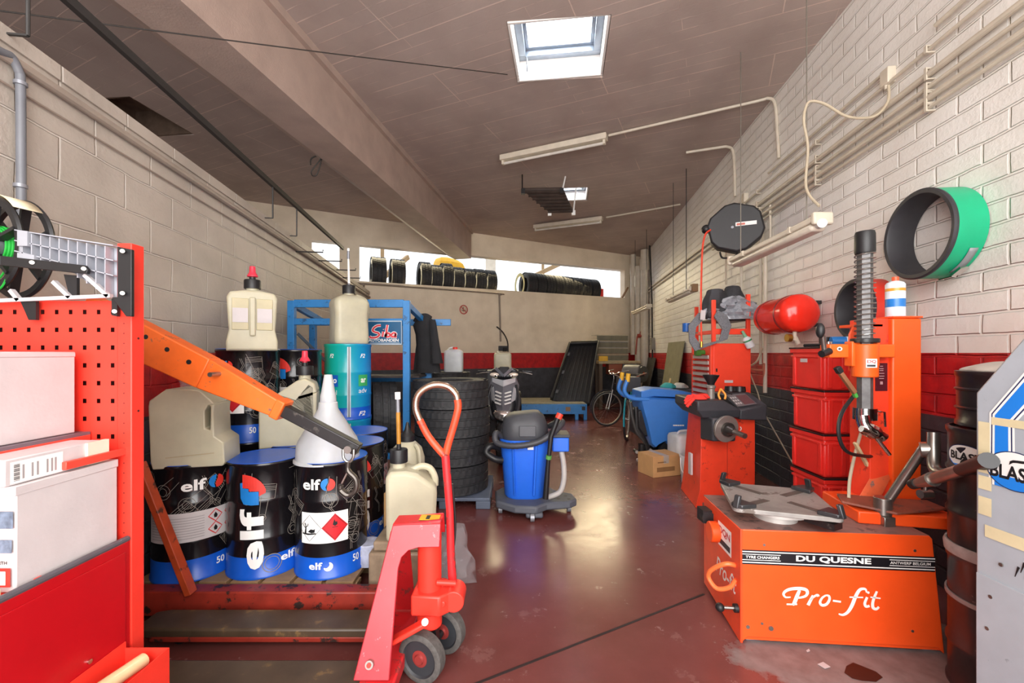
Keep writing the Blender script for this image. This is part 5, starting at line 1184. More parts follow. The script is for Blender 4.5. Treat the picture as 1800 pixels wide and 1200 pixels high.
# ---- rings on the wall ----
def band_ring(name, c, R, w, outer, label, rz=None, bt0=.012):
    a = math.atan2(-.992, -.124) if rz is None else rz
    n = RWN; M = frame(c, Vector((.124,.992,0)), (0,0,1))     # local z points away from the room
    if (M.to_3x3() @ Vector((0,0,1))).dot(n) < 0: M = frame(c, Vector((-.124,-.992,0)), (0,0,1))
    t = thing(name, label, 'band', c)
    obj('band', MB().ring([(R,-w/2),(R+.004,-w/2),(R+.004,w/2-.012),(R,w/2-.012)],72,M=M), outer, t)
    obj('lining', MB().ring([(R-.024,-w/2+.004),(R-.001,-w/2+.004),(R-.001,w/2-.02),(R+.006,w/2-.016),(R+.008,w/2-.004),(R,w/2+.004),(R-.020,w/2+.002),(R-.026,w/2-.01)],72,M=M), RUBS, t)
    return t, M
gc = rw(2.51, 2.10, .085)
t, M = band_ring('clamping_band', gc, .255, .16, GREEN, 'green tyre inflation band hung on the white brick wall')
P_ = lambda a, r, z: M @ Vector((r*cos(a), r*sin(a), z))
# buckle low on the near side
aa = [a for a in [i*pi/36 for i in range(72)]]
best = max(aa, key=lambda a: -P_(a,.26,0).z*.8-P_(a,.26,0).y*.6)
obj('strap', MB().patch(lambda u, v: P_(u,.264,v), best-.22, best+.42, -.055, -.015, 8, 1), mat('grey_strap','#8b8e90',.5), t, solid=.004)
obj('buckle', MB().beam(P_(best-.25,.285,-.035),P_(best+.02,.285,-.035),.04,.014).tube([P_(best-.5,.275,-.05),P_(best-.2,.292,-.05)],.006).tube([P_(best-.5,.275,-.02),P_(best-.2,.292,-.02)],.006), CHROME, t)
obj('wall_hook', MB().cyl(rw(2.51,2.338,-.0), rw(2.51,2.338,.13), .008), STEEL, t); rebase(t)
rc2 = rw(2.98, 1.70, .10); rc2 = Vector((2.47,2.99,1.705))
t, M = band_ring('clamping_band', rc2, .205, .15, mat('band_red','#e03a2a',.4), 'red and black inflation band standing behind the spring column'); 
obj('wall_hook', MB().cyl(Vector((rc2.x-.02,rc2.y,1.892)), Vector((2.62,2.99,1.892)), .008), STEEL, t); rebase(t)
# ---- air tank ----
t = thing('air_tank', 'glossy red compressed air tank mounted on the white wall', 'air tank', (2.52,3.9,1.74))
a0, a1 = Vector((2.475,3.62,1.745)), Vector((2.555,4.26,1.745)); ax = (a1-a0).normalized()
Mx = frame(a0, Vector((0,0,1)).cross(ax), (0,0,1)); Lt = (a1-a0).length
if (Mx.to_3x3() @ Vector((0,0,1))).dot(ax) < 0: Mx = frame(a0, ax.cross(Vector((0,0,1))), (0,0,1))
R_ = .165
obj('shell', MB().lathe([(0,-.01)]+[(R_*sin(i*pi/16), .075-.085*cos(i*pi/16)) for i in range(1,9)]+[(R_, .085), (R_, Lt-.085)]+[(R_*cos(i*pi/16), Lt-.075+.085*sin(i*pi/16)) for i in range(0,8)]+[(0,Lt+.01)], 48, M=Mx), mat('tank_gloss_red','#ee3020',.16,var=.04), t, sharp=60)
for z in (.16,.50): obj('strap', MB().ring([(R_+.001,z-.012),(R_+.005,z-.012),(R_+.005,z+.012),(R_+.001,z+.012)],48,M=Mx), mat('strap_red','#8e1c1c',.4), t)
for z in (.16,.50): q = Mx @ Vector((0,0,z)); obj('wall_bracket', MB().beam(q+Vector((.10,0,-.1)), q+Vector((.27,-.03,-.1)), .04,.03).beam(q+Vector((.10,0,.1)), q+Vector((.27,-.03,.1)), .04,.03), BLKM, t)
q = a0+Vector((-.01,.10,-.165))
obj('drain_valve', MB().cyl(q+Vector((-.07,0,-.05)), q+Vector((-.035,0,-.05)), .034, n=20, m=0).cyl(q+Vector((0,0,.02)), q+Vector((0,0,-.07)), .016, m=1).cyl(q+Vector((.0,0,-.04)), q+Vector((.03,0,-.10)), .020, m=1), [BRASS, GALV], t); rebase(t)

# ================================================================ WHEEL BALANCER
t = thing('wheel_balancer', 'red wheel balancer with dark control panel and steel spindle', 'wheel balancer', (1.95,4.05,0))
obj('body', MB().loft([[V(1.66,3.86,0),V(2.20,3.86,0),V(2.20,4.34,0),V(1.74,4.40,0)],[V(1.70,3.86,.16),V(2.20,3.86,.16),V(2.20,4.34,.16),V(1.765,4.40,.16)],[V(1.715,3.86,.86),V(2.20,3.86,.86),V(2.20,4.34,.86),V(1.80,4.34,.86)]]), REDD, t, bevel=.006, sharp=20)
obj('panel_seam', MB().box((1.945,3.8575,.0),(1.948,3.859,.86)), DRED, t)
obj('foot', MB().box((1.72,3.70,0),(2.20,3.86,.05)), mat('dusty_red_top','#8f6a62'), t, bevel=.006)
ctl = obj('control_box', MB().loft([[V(2.00,3.74,.815),V(2.25,3.76,.80),V(2.25,4.20,.80),V(2.00,4.2,.81)],[V(2.00,3.74,.90),V(2.25,3.76,.94),V(2.25,4.20,.94),V(2.0,4.2,.90)],[V(1.95,3.95,1.02),V(2.20,3.95,1.035),V(2.22,4.20,1.035),V(1.95,4.2,1.02)]]), DGREY, t, bevel=.012, sharp=20)
pa, pb, pc, pd = V(1.985,3.755,.918),V(2.17,3.765,.945),V(2.145,3.93,1.027),V(1.965,3.93,1.013)
nn = (pb-pa).cross(pd-pa).normalized()
fp_ = lambda u, v: pa.lerp(pb,u).lerp(pd.lerp(pc,u),v)+nn*.004
dp = MB(); dp.patch(fp_, .02,.98,.03,.97,1,1,0); fq = lambda u, v: fp_(u,v)+nn*.001
dp.patch(fq, .42,.94,.12,.86,1,1,1)
for i in range(3):
    for j in range(3): dp.patch(fq, .07+.11*i,.14+.11*i,.2+.22*j,.32+.22*j,1,1,2)
obj('display', dp, [mat('panel_face','#6e6a6c',.3), mat('panel_red','#6b4a4c',.2), mat('panel_key','#cfcac8',.4)], ctl)
obj('weight_tray', MB().loft([[V(1.66,3.72,.83),V(2.0,3.74,.83),V(2.0,4.2,.83),V(1.70,4.25,.83)],[V(1.60,3.68,.90),V(2.0,3.72,.90),V(2.0,4.22,.90),V(1.64,4.3,.90)],[V(1.60,3.68,.985),V(1.85,3.72,.985),V(1.85,4.22,.985),V(1.64,4.3,.985)]]), DGREY, t, bevel=.012, sharp=20)
obj('spindle_housing', MB().loft([[V(1.70,3.86,.62),V(1.96,3.86,.62),V(1.96,3.86,.86),V(1.70,3.86,.86)],[V(1.72,3.66,.64),V(1.92,3.66,.64),V(1.92,3.66,.84),V(1.72,3.66,.84)]]), DGREY, t, bevel=.015, sharp=20)
sa = Vector((.22,-.97,-.10)).normalized(); sp0 = V(1.82,3.66,.755)
obj('spindle_flange', MB().cyl(sp0-sa*.05, sp0+sa*.02, .085, n=36, m=1).cyl(sp0+sa*.012, sp0+sa*.035, .115, n=40, m=0), [mat('flange_steel','#a59d97',.4,.6), DGREY], t, bevel=.003)
obj('spindle_shaft', MB().cyl(sp0+sa*.03, sp0+sa*.06, .06, n=28, m=1).cyl(sp0+sa*.05, sp0+sa*.12, .045, .026, n=28, m=1).cyl(sp0+sa*.11, sp0+sa*.24, .022, n=20, m=0), [STEEL, mat('shaft_dark','#55524f',.35,.7)], t)
obj('side_label', MB().box((1.685,4.02,.25),(1.7035,4.08,.45)), CARD, t)
obj('logo_mark', MB().ribbon(arc(2.055,.715,.018,-70,70,8), .008, lambda u, v: Vector((u,3.858,v))), LETTER, t); rebase(t)
t = thing('work_gloves', 'crumpled red work gloves on the balancer tray', 'gloves', (1.62,3.78,.986))
rng = random.Random(5)
for gx, gy in ((1.66,3.78),(1.73,3.86)):
    g = obj('glove', cloth([((gx,gy,.987+.012*i), .075*(1-.15*i), .055*(1-.15*i)) for i in range(5)], None, '', int(gx*100), .09, 14), mat('glove_red','#e8352a',.8,var=.15), t, sub=1)
    for k in range(4):
        a = pi*.75+.35*k; obj('finger', MB().tube(smooth([V(gx+.05*cos(a),gy+.04*sin(a),1.0),V(gx+.10*cos(a),gy+.08*sin(a),1.012-.02*k),V(gx+.125*cos(a),gy+.09*sin(a),.985-.02*k)],4), .013, 8), mat('glove_red','#e8352a'), g)
rebase(t)
t = thing('centering_cone', 'black centering cone standing on the balancer tray', 'cone', (1.80,3.86,.986))
obj('base', MB().lathe([(0,0),(.032,0),(.032,.09),(.04,.10),(.04,.115),(.03,.125)],24), mat('cone_grey','#8e8a84',.4,.3), t); obj('cup', MB().lathe([(.028,.118),(.032,.14),(.068,.205),(.070,.215),(.060,.215),(.03,.15),(0,.145)],28), BLK, t)
t = thing('pliers', 'orange-handled weight pliers beside the balancing cone', 'pliers', (1.86,3.80,.986))
for s in (-1,1): obj('handle', MB().tube(smooth([V(1.86,3.80,1.08),V(1.86+.03*s,3.78,1.03),V(1.86+.02*s,3.77,.99)],5), .009, 8), mat('pliers_orange','#eda03a',.4), t)
obj('jaw', MB().tube([V(1.86,3.80,1.075),V(1.95,3.78,1.035)], .008, 8), BLKM, t); rebase(t)
for k, (x, y) in enumerate(((2.09,4.08),(2.16,4.05))):
    t = thing('cone_adapter', ['dark ring adapter on the balancer top near the display','dark ring adapter on the balancer top, at the wall end'][k], 'adapter', (x,y,1.036), 0, 'ring adapters on the balancer'); obj('ring', MB().ring([(.035,0),(.055,0),(.050,.045),(.035,.045)],28), BLKM, t)

# ================================================================ TOOL CABINET WITH FRAME
t = thing('tool_cabinet', 'tall red tool cabinet with silver drawers behind the balancer', 'tool cabinet', (2.3,4.72,0))
obj('body', MB().box((2.125,4.50,.06),(2.52,4.98,1.50)), mat('cabinet_red','#f5482e',.4,var=.06), t, bevel=.006)
obj('frame_edge', MB().box((2.095,4.50,.06),(2.125,4.54,1.50)).box((2.095,4.94,.06),(2.125,4.98,1.50)), mat('cabinet_red','#f5482e'), t, bevel=.004)
for k in range(10):
    z = 1.335-.062*k
    dr = obj('drawer', MB().box((2.088,4.545,z),(2.125,4.935,z+.040)), mat('drawer_silver','#c9c2bd',.35,.3), t, bevel=.004)
    obj('pull', MB().box((2.080,4.545,z+.040),(2.125,4.935,z+.048)), mat('cabinet_red_dark','#b8201c',.4), dr)
obj('lock', MB().box((2.15,4.496,1.20),(2.165,4.501,1.235)), BLK, t); obj('name_label', MB().box((2.24,4.497,1.085),(2.33,4.501,1.112)), CARD, t)
for x, y, z1 in ((2.135,4.52,1.96),(2.50,4.52,2.02),(2.135,4.94,1.93)): obj('post', MB().box((x-.02,y-.015,1.50),(x+.02,y+.015,z1)), mat('cabinet_red','#f5482e'), t, bevel=.003)
obj('rack_rail', MB().box((2.155,4.505,1.595),(2.48,4.535,1.655)).box((2.12,4.535,1.60),(2.15,4.925,1.64)), mat('cabinet_red','#f5482e'), t, bevel=.003)
obj('rack_shelf', MB().box((2.12,4.53,1.74),(2.52,4.96,1.755)), BLKM, t); obj('caster', MB().cyl((2.15,4.55,.03),(2.20,4.55,.03),.03).cyl((2.15,4.92,.03),(2.20,4.92,.03),.03), BLK, t); rebase(t)
rng = random.Random(8)
for k, (x, y, z, r, lab) in enumerate(((2.20,4.62,1.757,.14,'black cloth bag on the frame shelf, at the hose side'),(2.42,4.68,1.80,.13,'black cloth bag on the frame shelf, at the wall side'))):
    o = obj('cloth_bag', cloth([((x,y,z+.34*i/6), r*1.12*(1.0-.05*i if i < 5 else .55)*(1 if i else .9), r*.8*(1-.05*i)) for i in range(7)], None, '', 20+k, .12, 16), mat('bag_cloth','#3b3b3f',.8,var=.25), None, sub=1); tag(o, lab, 'bag', 'black bags on the tool cabinet')
o = obj('plastic_wrap', cloth([((2.38+.015*(i % 2),4.575,1.757+.25*i/7), (.23,.25,.24,.22,.20,.17,.12,.04)[i], .10*(1-.05*i)) for i in range(8)], None, '', 31, .22, 30), mat('crumpled_film','#a3a6ad',.18,.1,var=.3,scale=25), None); tag(o, 'crumpled grey plastic film heaped on the frame shelf', 'plastic film')
def cp(x, y): return onplane(x, y, (0,4.44,0), (0,1,-.0))
o = obj('perforated_plate', MB().slab([cp(1228,550),cp(1244,546),cp(1238,560),cp(1224,575),cp(1222,592),cp(1232,606),cp(1265,598),cp(1270,578),cp(1256,556),cp(1262,545),cp(1278,553),cp(1286,572),cp(1279,596),cp(1222,617),cp(1212,600),cp(1211,572)], (0,1,0), .02), mat('grey_weave','#75787d',.5,var=.5,scale=160), None, bevel=.003); tag(o, 'grey hooked foam plate hung on the front of the cabinet frame', 'plate')
t = thing('spray_bottle', 'white bottle with green trigger hung upside down on the cabinet', 'bottle', px(1312,592,4.43))
b0, b1 = px(1318,606,4.44), px(1303,578,4.44); dv = (b1-b0).normalized()
obj('body', MB().tube([b0-dv*.03,b0-dv*.022,b0+dv*.07,b0+dv*.095], [.035,.042,.042,.02], 18), JUGW, t); obj('band', MB().tube([b0+dv*.045,b0+dv*.06],.0435,18), mat('label_green','#3a8f5a',.4), t); obj('trigger', MB().tube([b0+dv*.09,b0+dv*.12,b0+dv*.165],[.020,.016,.012],12), mat('trigger_green','#7fb490',.4), t)
obj('hanger', MB().tube([b0+dv*.13, b0+dv*.13+Vector((0,.08,.03))],.004), STEEL, t); rebase(t)
t = thing('blue_cup', 'small blue can beside the grey hooked plate', 'can', px(1207,577,4.7)); obj('body', MB().cyl(px(1207,583,4.7),px(1207,568,4.7),.045,n=20), mat('cup_blue','#1f5fb0',.35), t); obj('bracket', MB().beam(px(1207,583,4.7),px(1226,585,4.7),.02,.012), STEEL, t); rebase(t)
t = thing('green_bottle', 'dark green bottle lying under the cabinet frame', 'bottle', px(1236,618,4.72)); obj('body', MB().tube([px(1222,620,4.72),px(1240,620,4.72),px(1247,620,4.72)],[.035,.035,.014],16), mat('bottle_green','#4a8a3a',.3), t); rebase(t)
# ================================================================ BLAST CABINET AND DARK DRUMS
t = thing('blast_cabinet', 'grey blasting cabinet with blue stripe and oval badge at the picture edge', 'blasting cabinet', (1.85,1.0,0))
BX = 1.576; BG = mat('cabinet_grey','#a9b0b8',.42,var=.06,wear='#8f959c',wamt=.08,wscale=30)
pf = [(.35,.02),(1.45,.02),(1.45,1.265),(1.305,1.46),(1.10,1.62),(.35,1.62)]
obj('body', MB().slab([V(BX,y,z) for y, z in pf], (1,0,0), .62), BG, t, bevel=.006)
obj('side_sheet', MB().slab([V(BX-.006,y,z) for y, z in [(.35,.03),(1.444,.03),(1.444,.66),(.35,.66)]], (1,0,0), .006), BG, t, bevel=.002)
bf = lambda o: (lambda u, v: Vector((BX-.0015-o, u, v)))
st = MB(); q1 = [(1.355,.98),(1.355,1.20),(1.16,1.475)]
st.ribbon([(1.372,.97),(1.372,1.19),(1.19,1.45)], .075, bf(0), 0); st.ribbon([(1.372,.97),(1.372,1.19),(1.19,1.45)], .062, bf(.0004), 1); st.ribbon([(1.372,.97),(1.372,1.19),(1.19,1.45)], .054, bf(.0006), 0); st.ribbon([(1.372,.97),(1.372,1.19),(1.19,1.45)], .040, bf(.0008), 2)
obj('stripe', st, [LETTER, mat('stripe_navy','#27335f',.4), mat('stripe_blue','#1f7fe0',.4,var=0)], t)
tp = MB()
for a in ([(1.395,.945),(1.345,.945),(1.345,.965),(1.40,.965)],): pass
for u0, u1, v0, v1 in ((1.405,1.44,1.0,1.17),(1.40,1.44,.86,.92),(1.12,1.40,1.165,1.19),(1.22,1.42,.79,.83),(1.40,1.44,.945,.99)): tp.patch(bf(.0011), u0,u1,v0,v1,1,1)
obj('masking_tape', tp, mat('tape_cream','#d9cda6',.6,var=.12), t)
bc = (1.335,1.028); el = lambda s: [(bc[0]+.080*s*cos(radians(a)), bc[1]+.062*s*sin(radians(a))) for a in range(0,360,10)]
bd = MB(); bd.poly(el(1.0), bf(.0014), 0); bd.poly(el(.95), bf(.0017), 1)
bd.poly([(bc[0]+.0765*cos(radians(a)), bc[1]+.059*sin(radians(a))) for a in range(200,341,10)], bf(.0020), 2)
f3 = lambda u, v: Vector((BX-.0040, u, v))
bd.text('BLAST', bc[0]+.068, bc[1]-.030, -.128, .046, f3, 3, bold=.03)
hs = [(0,0),(.2,.25),(.35,.3),(.7,.35),(1.0,.6),(1.05,.75),(.9,.62),(.75,.6),(.45,.55),(.2,.5),(.05,.35)]
bd.poly([(bc[0]+.015-x*.055, bc[1]+.018+y*.035) for x, y in hs], f3, 3)
obj('badge', bd, [mat('stripe_navy','#27335f'), LETTER, mat('stripe_blue','#1f7fe0'), BLK], t)
for y, z in ((1.37,.72),(1.40,.60),(1.41,.49),(1.2,.55)): obj('screw', MB().cyl((BX-.0075,y,z),(BX-.004,y,z),.006,n=12), STEEL, t)
sc_ = MB()
for k, (y, z) in enumerate(((1.32,.72),(1.31,.705),(1.30,.725),(1.29,.70),(1.335,.70))): sc_.ribbon([(y,z),(y-.01,z+.035)], [.002,.007], bf(.001))
obj('scuff', sc_, BLK, t); rebase(t)
def dark_drum(z, r, h, label, cap_=False, x=2.02, y=1.74):
    t = thing('steel_drum', label, 'oil drum', (x,y,z), 0, 'dark steel drums by the blasting cabinet')
    obj('body', MB().lathe([(0,0),(r-.01,0),(r+.006,.004),(r+.006,.02),(r,.028),(r,h*.30),(r+.007,h*.32),(r+.007,h*.34),(r,h*.36),(r,h*.64),(r+.007,h*.66),(r+.007,h*.68),(r,h*.70),(r,h-.03),(r+.006,h-.02),(r+.006,h-.002),(r-.006,h),(r-.008,h-.012),(0,h-.012)],56), mat('drum_sooty','#2a2022',.3,var=.4,scale=5,wear='#7a6a66',wamt=.12,wscale=12), t, sharp=40)
    return t
t = dark_drum(0,.172,.56,'lowest dark steel drum between tyre changer and grey cabinet')
obj('dust_ring', MB().ring([(.174,.375),(.1805,.375),(.1805,.392),(.174,.392)],56), mat('dust_grey','#8e8582',.8), t)
t = dark_drum(.56,.172,.53,'middle dark steel drum carrying the oval badge sticker')
fn = lambda u, v: Vector((.1765*cos(-2.85+u/.1765), .1765*sin(-2.85+u/.1765), v))
f2 = lambda u, v: Vector((.1771*cos(-2.85+u/.1771), .1771*sin(-2.85+u/.1771), v))
f4 = lambda u, v: Vector((.1778*cos(-2.85+u/.1778), .1778*sin(-2.85+u/.1778), v))
bd = MB(); e2 = lambda s: [(-.05+.085*s*cos(radians(a)), .415+.05*s*sin(radians(a))) for a in range(0,360,10)]
bd.poly(e2(1), fn, 0); bd.poly(e2(.94), f2, 1); bd.text('BLAST', -.115, .40, .13, .034, f4, 3, bold=.03); bd.poly([(-.05+.08*cos(radians(a)), .415+.047*sin(radians(a))) for a in range(205,336,10)], f4, 2)
obj('badge', bd, [mat('stripe_navy','#27335f'), LETTER, mat('stripe_blue','#1f7fe0'), BLK], t)
obj('dust_collar', MB().ring([(.174,.0),(.183,.0),(.186,.03),(.180,.045),(.174,.045)],56), mat('dust_collar','#9a8f8c',.8,var=.3,scale=20), t)
dark_drum(1.09,.145,.235,'small dark drum on top of the stack, under a grey rag',x=2.04,y=1.76)
o = obj('rag', cloth([((2.04,1.76,1.318+.012*i), (.145,.14,.12,.08,.03)[i], (.14,.135,.11,.07,.03)[i]) for i in range(5)], None, '', 40, .08, 22), mat('rag_grey','#b9b0a6',.9,var=.2), None, sub=1); tag(o, 'pale grey rag lying on the topmost dark drum', 'rag')
tag(obj('paper_scrap', MB().slab([onplane(x,y,(0,0,.002),(0,0,1)) for x, y in ((1437,1167),(1447,1163),(1460,1172),(1450,1175))], (0,0,1), .001), CARD), 'small white paper scrap on the grey floor patch', 'paper scrap', )
tag(obj('paper_shred', MB().slab([onplane(x,y,(0,0,.002),(0,0,1)) for x, y in ((1417,1143),(1422,1140),(1424,1144),(1419,1146))], (0,0,1), .001), CARD), 'tiny white paper shred near the tyre changer base', 'paper scrap')
o = obj('wet_stain', MB().add([onplane(x,y,(0,0,.0012),(0,0,1)) for x, y in ((1488,1170),(1500,1164),(1520,1172),(1540,1180),(1552,1190),(1540,1198),(1515,1196),(1498,1192),(1484,1182))], [tuple(range(8,-1,-1))]), mat('dark_wet','#241512',.4,var=.2), None); o['kind'] = 'structure'

# ================================================================ REAR OF THE WORKSHOP
# floor scrubber
t = thing('floor_scrubber', 'blue walk-behind floor scrubber with yellow-tipped handles', 'floor scrubber', (1.9,5.6,0))
sb = lambda x, y, d=5.45: px(x, y, d)
side = [(1124,702),(1140,698),(1205,702),(1270,708),(1276,735),(1268,770),(1210,790),(1182,790),(1168,775),(1155,782),(1150,787),(1143,780),(1138,755)]
A_ = [sb(x,y) for x, y in side]; 
def inset(P, s, dy): 
    c = sum(P, Vector())/len(P); return [c+(p-c)*s+Vector((0,dy,0)) for p in P]
obj('tank', MB().loft([inset(A_,.94,-.02),inset(A_,1,.03),inset(A_,1,.42),inset(A_,.94,.47)]), SBLUE, t, sharp=40)
obj('lid', MB().loft([[p+Vector((0,.02,0)) for p in (sb(1128,702),sb(1128,688),sb(1150,683),sb(1200,687),sb(1262,700),sb(1268,708),sb(1200,699),sb(1150,697))],[p+Vector((0,.45,0)) for p in (sb(1128,702),sb(1128,688),sb(1150,683),sb(1200,687),sb(1262,700),sb(1268,708),sb(1200,699),sb(1150,697))]]), SBLUE, t, bevel=.012)
for dy in (0,.30):
    hp_ = [sb(x,y)+Vector((0,dy,0)) for x, y in ((1140,702),(1112,700),(1100,692),(1098,682),(1103,668))]
    hp2 = smooth(hp_,6); obj('handle', MB().tube(hp2, .026, 12), SBLUE, t)
    obj('handle_tip', MB().tube([hp_[-1]-Vector((0,0,.02)), hp_[-1]+Vector((.012,0,.085))], .028, 12), YEL, t)
obj('white_mark', MB().text('CLEAN' if False else '-----', sb(1182,748).x, sb(1182,748).z, .14, .016, lambda u, v: Vector((u,5.428,v)), bold=.02), LETTER, t)
obj('squeegee_frame', MB().tube([sb(1118,715),sb(1120,752),sb(1132,770),sb(1140,790)],.028,8).beam(sb(1124,792),sb(1150,796),.05,.05).cyl(sb(1128,780),sb(1128,808),.045).cyl(sb(1118,793)-Vector((0,.03,0)),sb(1118,793)+Vector((0,.06,0)),.025), BLKM, t)
obj('suction_hose', MB().tube(smooth([sb(1108,706),sb(1112,735),sb(1120,760),sb(1132,775),sb(1138,790)],6),.022,10), mat('hose_dark','#3a3836',.5), t)
obj('motor_block', MB().box((1.62,5.5,.32),(1.84,5.9,.66)), BLK, t, bevel=.02)
for yy in (5.48,5.86): obj('wheel', MB().cyl((2.02,yy,.13),(2.02,yy+.06,.13),.13,n=28), BLK, t)
for p in ((1118,793),(1142,790),(1120,807)): obj('caster', MB().cyl(sb(*p)-Vector((0,.045,0)),sb(*p)-Vector((0,.015,0)),.02,n=14), mat('caster_pale','#a8a29c',.5), t)
rebase(t)
# carton and canisters by the balancer
t = thing('cardboard_box', 'brown taped carton on the floor by the wheel balancer', 'box', (1.70,4.95,0), .32)
obj('body', MB().box((-.17,-.13,0),(.20,.16,.235)), KRAFT, t, bevel=.004); obj('tape', MB().box((-.03,-.1315,.15),(.04,.161,.2365)), mat('packing_tape','#b0a79c',.3), t)
obj('flap', MB().slab([V(.19,-.13,.236),V(.20,.16,.236),V(.28,.16,.21),V(.27,-.13,.21)],(0,0,1),.004), KRAFT, t); obj('print', MB().box((-.11,-.1315,.16),(-.0,-.1305,.172)).box((-.12,-.1315,.06),(.12,-.1305,.11)), mat('print_brown','#8a643c',.8), t)
t = thing('canister', 'large translucent canister standing behind the brown carton', 'canister', (2.06,5.08,0), .1)
obj('body', MB().loft([[Vector((x*s,y*s,z)) for x, y in rrect(.33,.30,.05)] for z, s in ((0,.95),(.015,1),(.40,1),(.43,.93),(.44,.8))]), JUGW, t, sharp=60); obj('grip', MB().tube(smooth([V(-.1,0,.43),V(-.06,0,.47),V(.06,0,.47),V(.1,0,.43)],5), .014), JUGW, t)
t = thing('bucket', 'white plastic bucket between carton and wheel balancer', 'bucket', (1.935,4.60,0)); obj('body', MB().lathe([(0,0),(.10,0),(.118,.28),(.125,.28),(.125,.30),(.11,.30),(.10,.02),(0,.02)],32), JUGW, t); obj('handle', MB().tube(smooth([V(-.12,0,.27),V(-.135,-.07,.16),V(-.08,-.125,.10),V(.02,-.13,.16),V(.1,-.07,.26)],5), .005), LETTER, t)
# bicycles
def bicycle(c0, c1, label, fr, rzs=0, bars=True, full=True):
    t = thing('bicycle', label, 'bicycle', ((c0.x+c1.x)/2,(c0.y+c1.y)/2,0), 0, 'bicycles by the scrubber')
    d = (c1-c0).normalized(); ax = Vector((-d.y,d.x,0)); R = .335
    for c in (c0,c1):
        M = frame(c, d, (0,0,1))
        w = obj('wheel', MB().ring([(R-.028,-.014),(R-.005,-.017),(R,0),(R-.005,.017),(R-.028,.014)],48,M=M), RUB, t)
        obj('rim', MB().ring([(R-.046,-.012),(R-.026,-.013),(R-.026,.013),(R-.046,.012)],48,M=M), mat('rim_silver','#c3beb6',.3,.7), w)
        sp_ = MB()
        for k in range(14):
            a = 2*pi*k/14; sp_.cyl(M @ Vector((.02*cos(a+.5),.02*sin(a+.5),.02*(-1)**k)), M @ Vector(((R-.04)*cos(a),(R-.04)*sin(a),0)), .0016, n=5)
        obj('spokes', sp_, STEEL, w); obj('hub', MB().cyl(c-ax*.04,c+ax*.04,.022), STEEL, w)
    up = Vector((0,0,1)); L = (c1-c0).length
    bb = c0.lerp(c1,.42)+up*(-.06); seat = c0.lerp(c1,.30)+up*.50; head = c1-d*.14+up*.50; hb = c1-d*.10+up*.36
    fm = MB(); 
    for a, b_, r in ((bb,seat,.016),(bb,hb,.019),(seat-up*.06,head-up*.03,.016),(head+up*.06,hb,.018)): fm.cyl(a,b_,r,n=12)
    for s in (-1,1): fm.cyl(c0+ax*.05*s,bb+ax*.02*s,.009,n=8).cyl(c0+ax*.05*s,seat-up*.05,.008,n=8)
    obj('frame', fm, fr, t)
    fk = MB()
    for s in (-1,1): fk.cyl(c1+ax*.05*s, hb+ax*.03*s, .011, n=8)
    obj('fork', fk, mat('fork_silver','#b9b6b2',.3,.7), t)
    obj('seat', MB().loft([[seat+d*x+ax*(y*wd)+up*(.10+z) for y, z in ((-1,0),(1,0),(.8,.05),(-.8,.05))] for x, wd in ((-.13,.09),(0,.08),(.15,.025))]), BLK, t, bevel=.01); obj('seat_post', MB().cyl(seat,seat+up*.11,.013), STEEL, t)
    st_ = head+up*.06
    obj('handlebar', MB().cyl(head,st_+up*.10,.013).tube(smooth([st_+ax*.28-d*.16+up*.17,st_+ax*.22-d*.03+up*.15,st_+ax*.09+d*.02+up*.10,st_+up*.09+d*.03,st_-ax*.09+d*.02+up*.10,st_-ax*.22-d*.03+up*.15,st_-ax*.28-d*.16+up*.17],6),.012,10), CHROME, t)
    obj('crank', MB().cyl(bb-ax*.05,bb+ax*.05,.02).cyl(bb+ax*.045,bb+ax*.055,.085,n=24).beam(bb+ax*.06,bb+ax*.06-up*.16+d*.06,.02,.012), STEEL, t)
    for c, a0, a1 in ((c0,20,190),(c1,-10,150)):
        M = frame(c, d, (0,0,1)); obj('mudguard', MB().tube([M @ Vector(((R+.025)*cos(radians(a)),(R+.025)*sin(radians(a)),0)) for a in range(a0,a1,12)],.014,6), fr, t)
    rebase(t); return t
B0 = Vector((1.82,8.15,.335)); t = bicycle(Vector((2.70,8.42,.335)), B0, 'dark bicycle with silver fork, its front wheel side-on', mat('bike_dark','#2a2b30',.3))
B2 = Vector((1.84,6.85,.335)); t = bicycle(Vector((2.22,7.81,.335)), B2, 'turquoise bicycle with white handlebar beside the floor scrubber', mat('bike_teal','#2aa6b8',.35))
t['label'] = 'turquoise bicycle with white handlebar and front basket by the scrubber'
obj('basket', MB().loft([[Vector((x,y,z)) for x, y in ((-.16,-.12),(.16,-.12),(.16,.12),(-.16,.12))] for z in (.0,.22)]), mat('basket_wire','#3a3a3e',.5), t).location = Vector((1.83,6.72,.80))-t.location
obj('reflector', MB().box((-.05,-.02,-.02),(.05,.02,.02)), RED, t).location = Vector((1.76,6.66,.74))-t.location
# bed liner, blue platform
t = thing('ramp_platform', 'low blue steel platform on the floor by the back wall', 'platform', (.95,9.3,0))
obj('deck', MB().box((.20,8.95,.325),(1.55,10.1,.34)), mat('platform_board','#7d7868',.7,var=.3), t)
obj('front_beam', MB().box((.20,8.92,.12),(1.57,8.98,.325)), BLUE, t, bevel=.004); obj('side_beam', MB().box((1.53,8.98,.12),(1.57,10.1,.325)), BLUE, t, bevel=.004)
for x, y in ((1.35,8.95),(1.53,8.95),(.25,8.95),(.25,10.0),(1.53,10.0)): obj('leg', MB().box((x-.03,y-.03,0),(x+.04,y+.04,.13)), BLUE, t, bevel=.004)
obj('badge', MB().box((1.12,8.917,.18),(1.22,8.921,.27)), mat('badge_brown','#8a6a4a',.5), t); obj('corner_hole', MB().box((1.46,8.917,.20),(1.53,8.921,.28)), BLK, t); rebase(t)
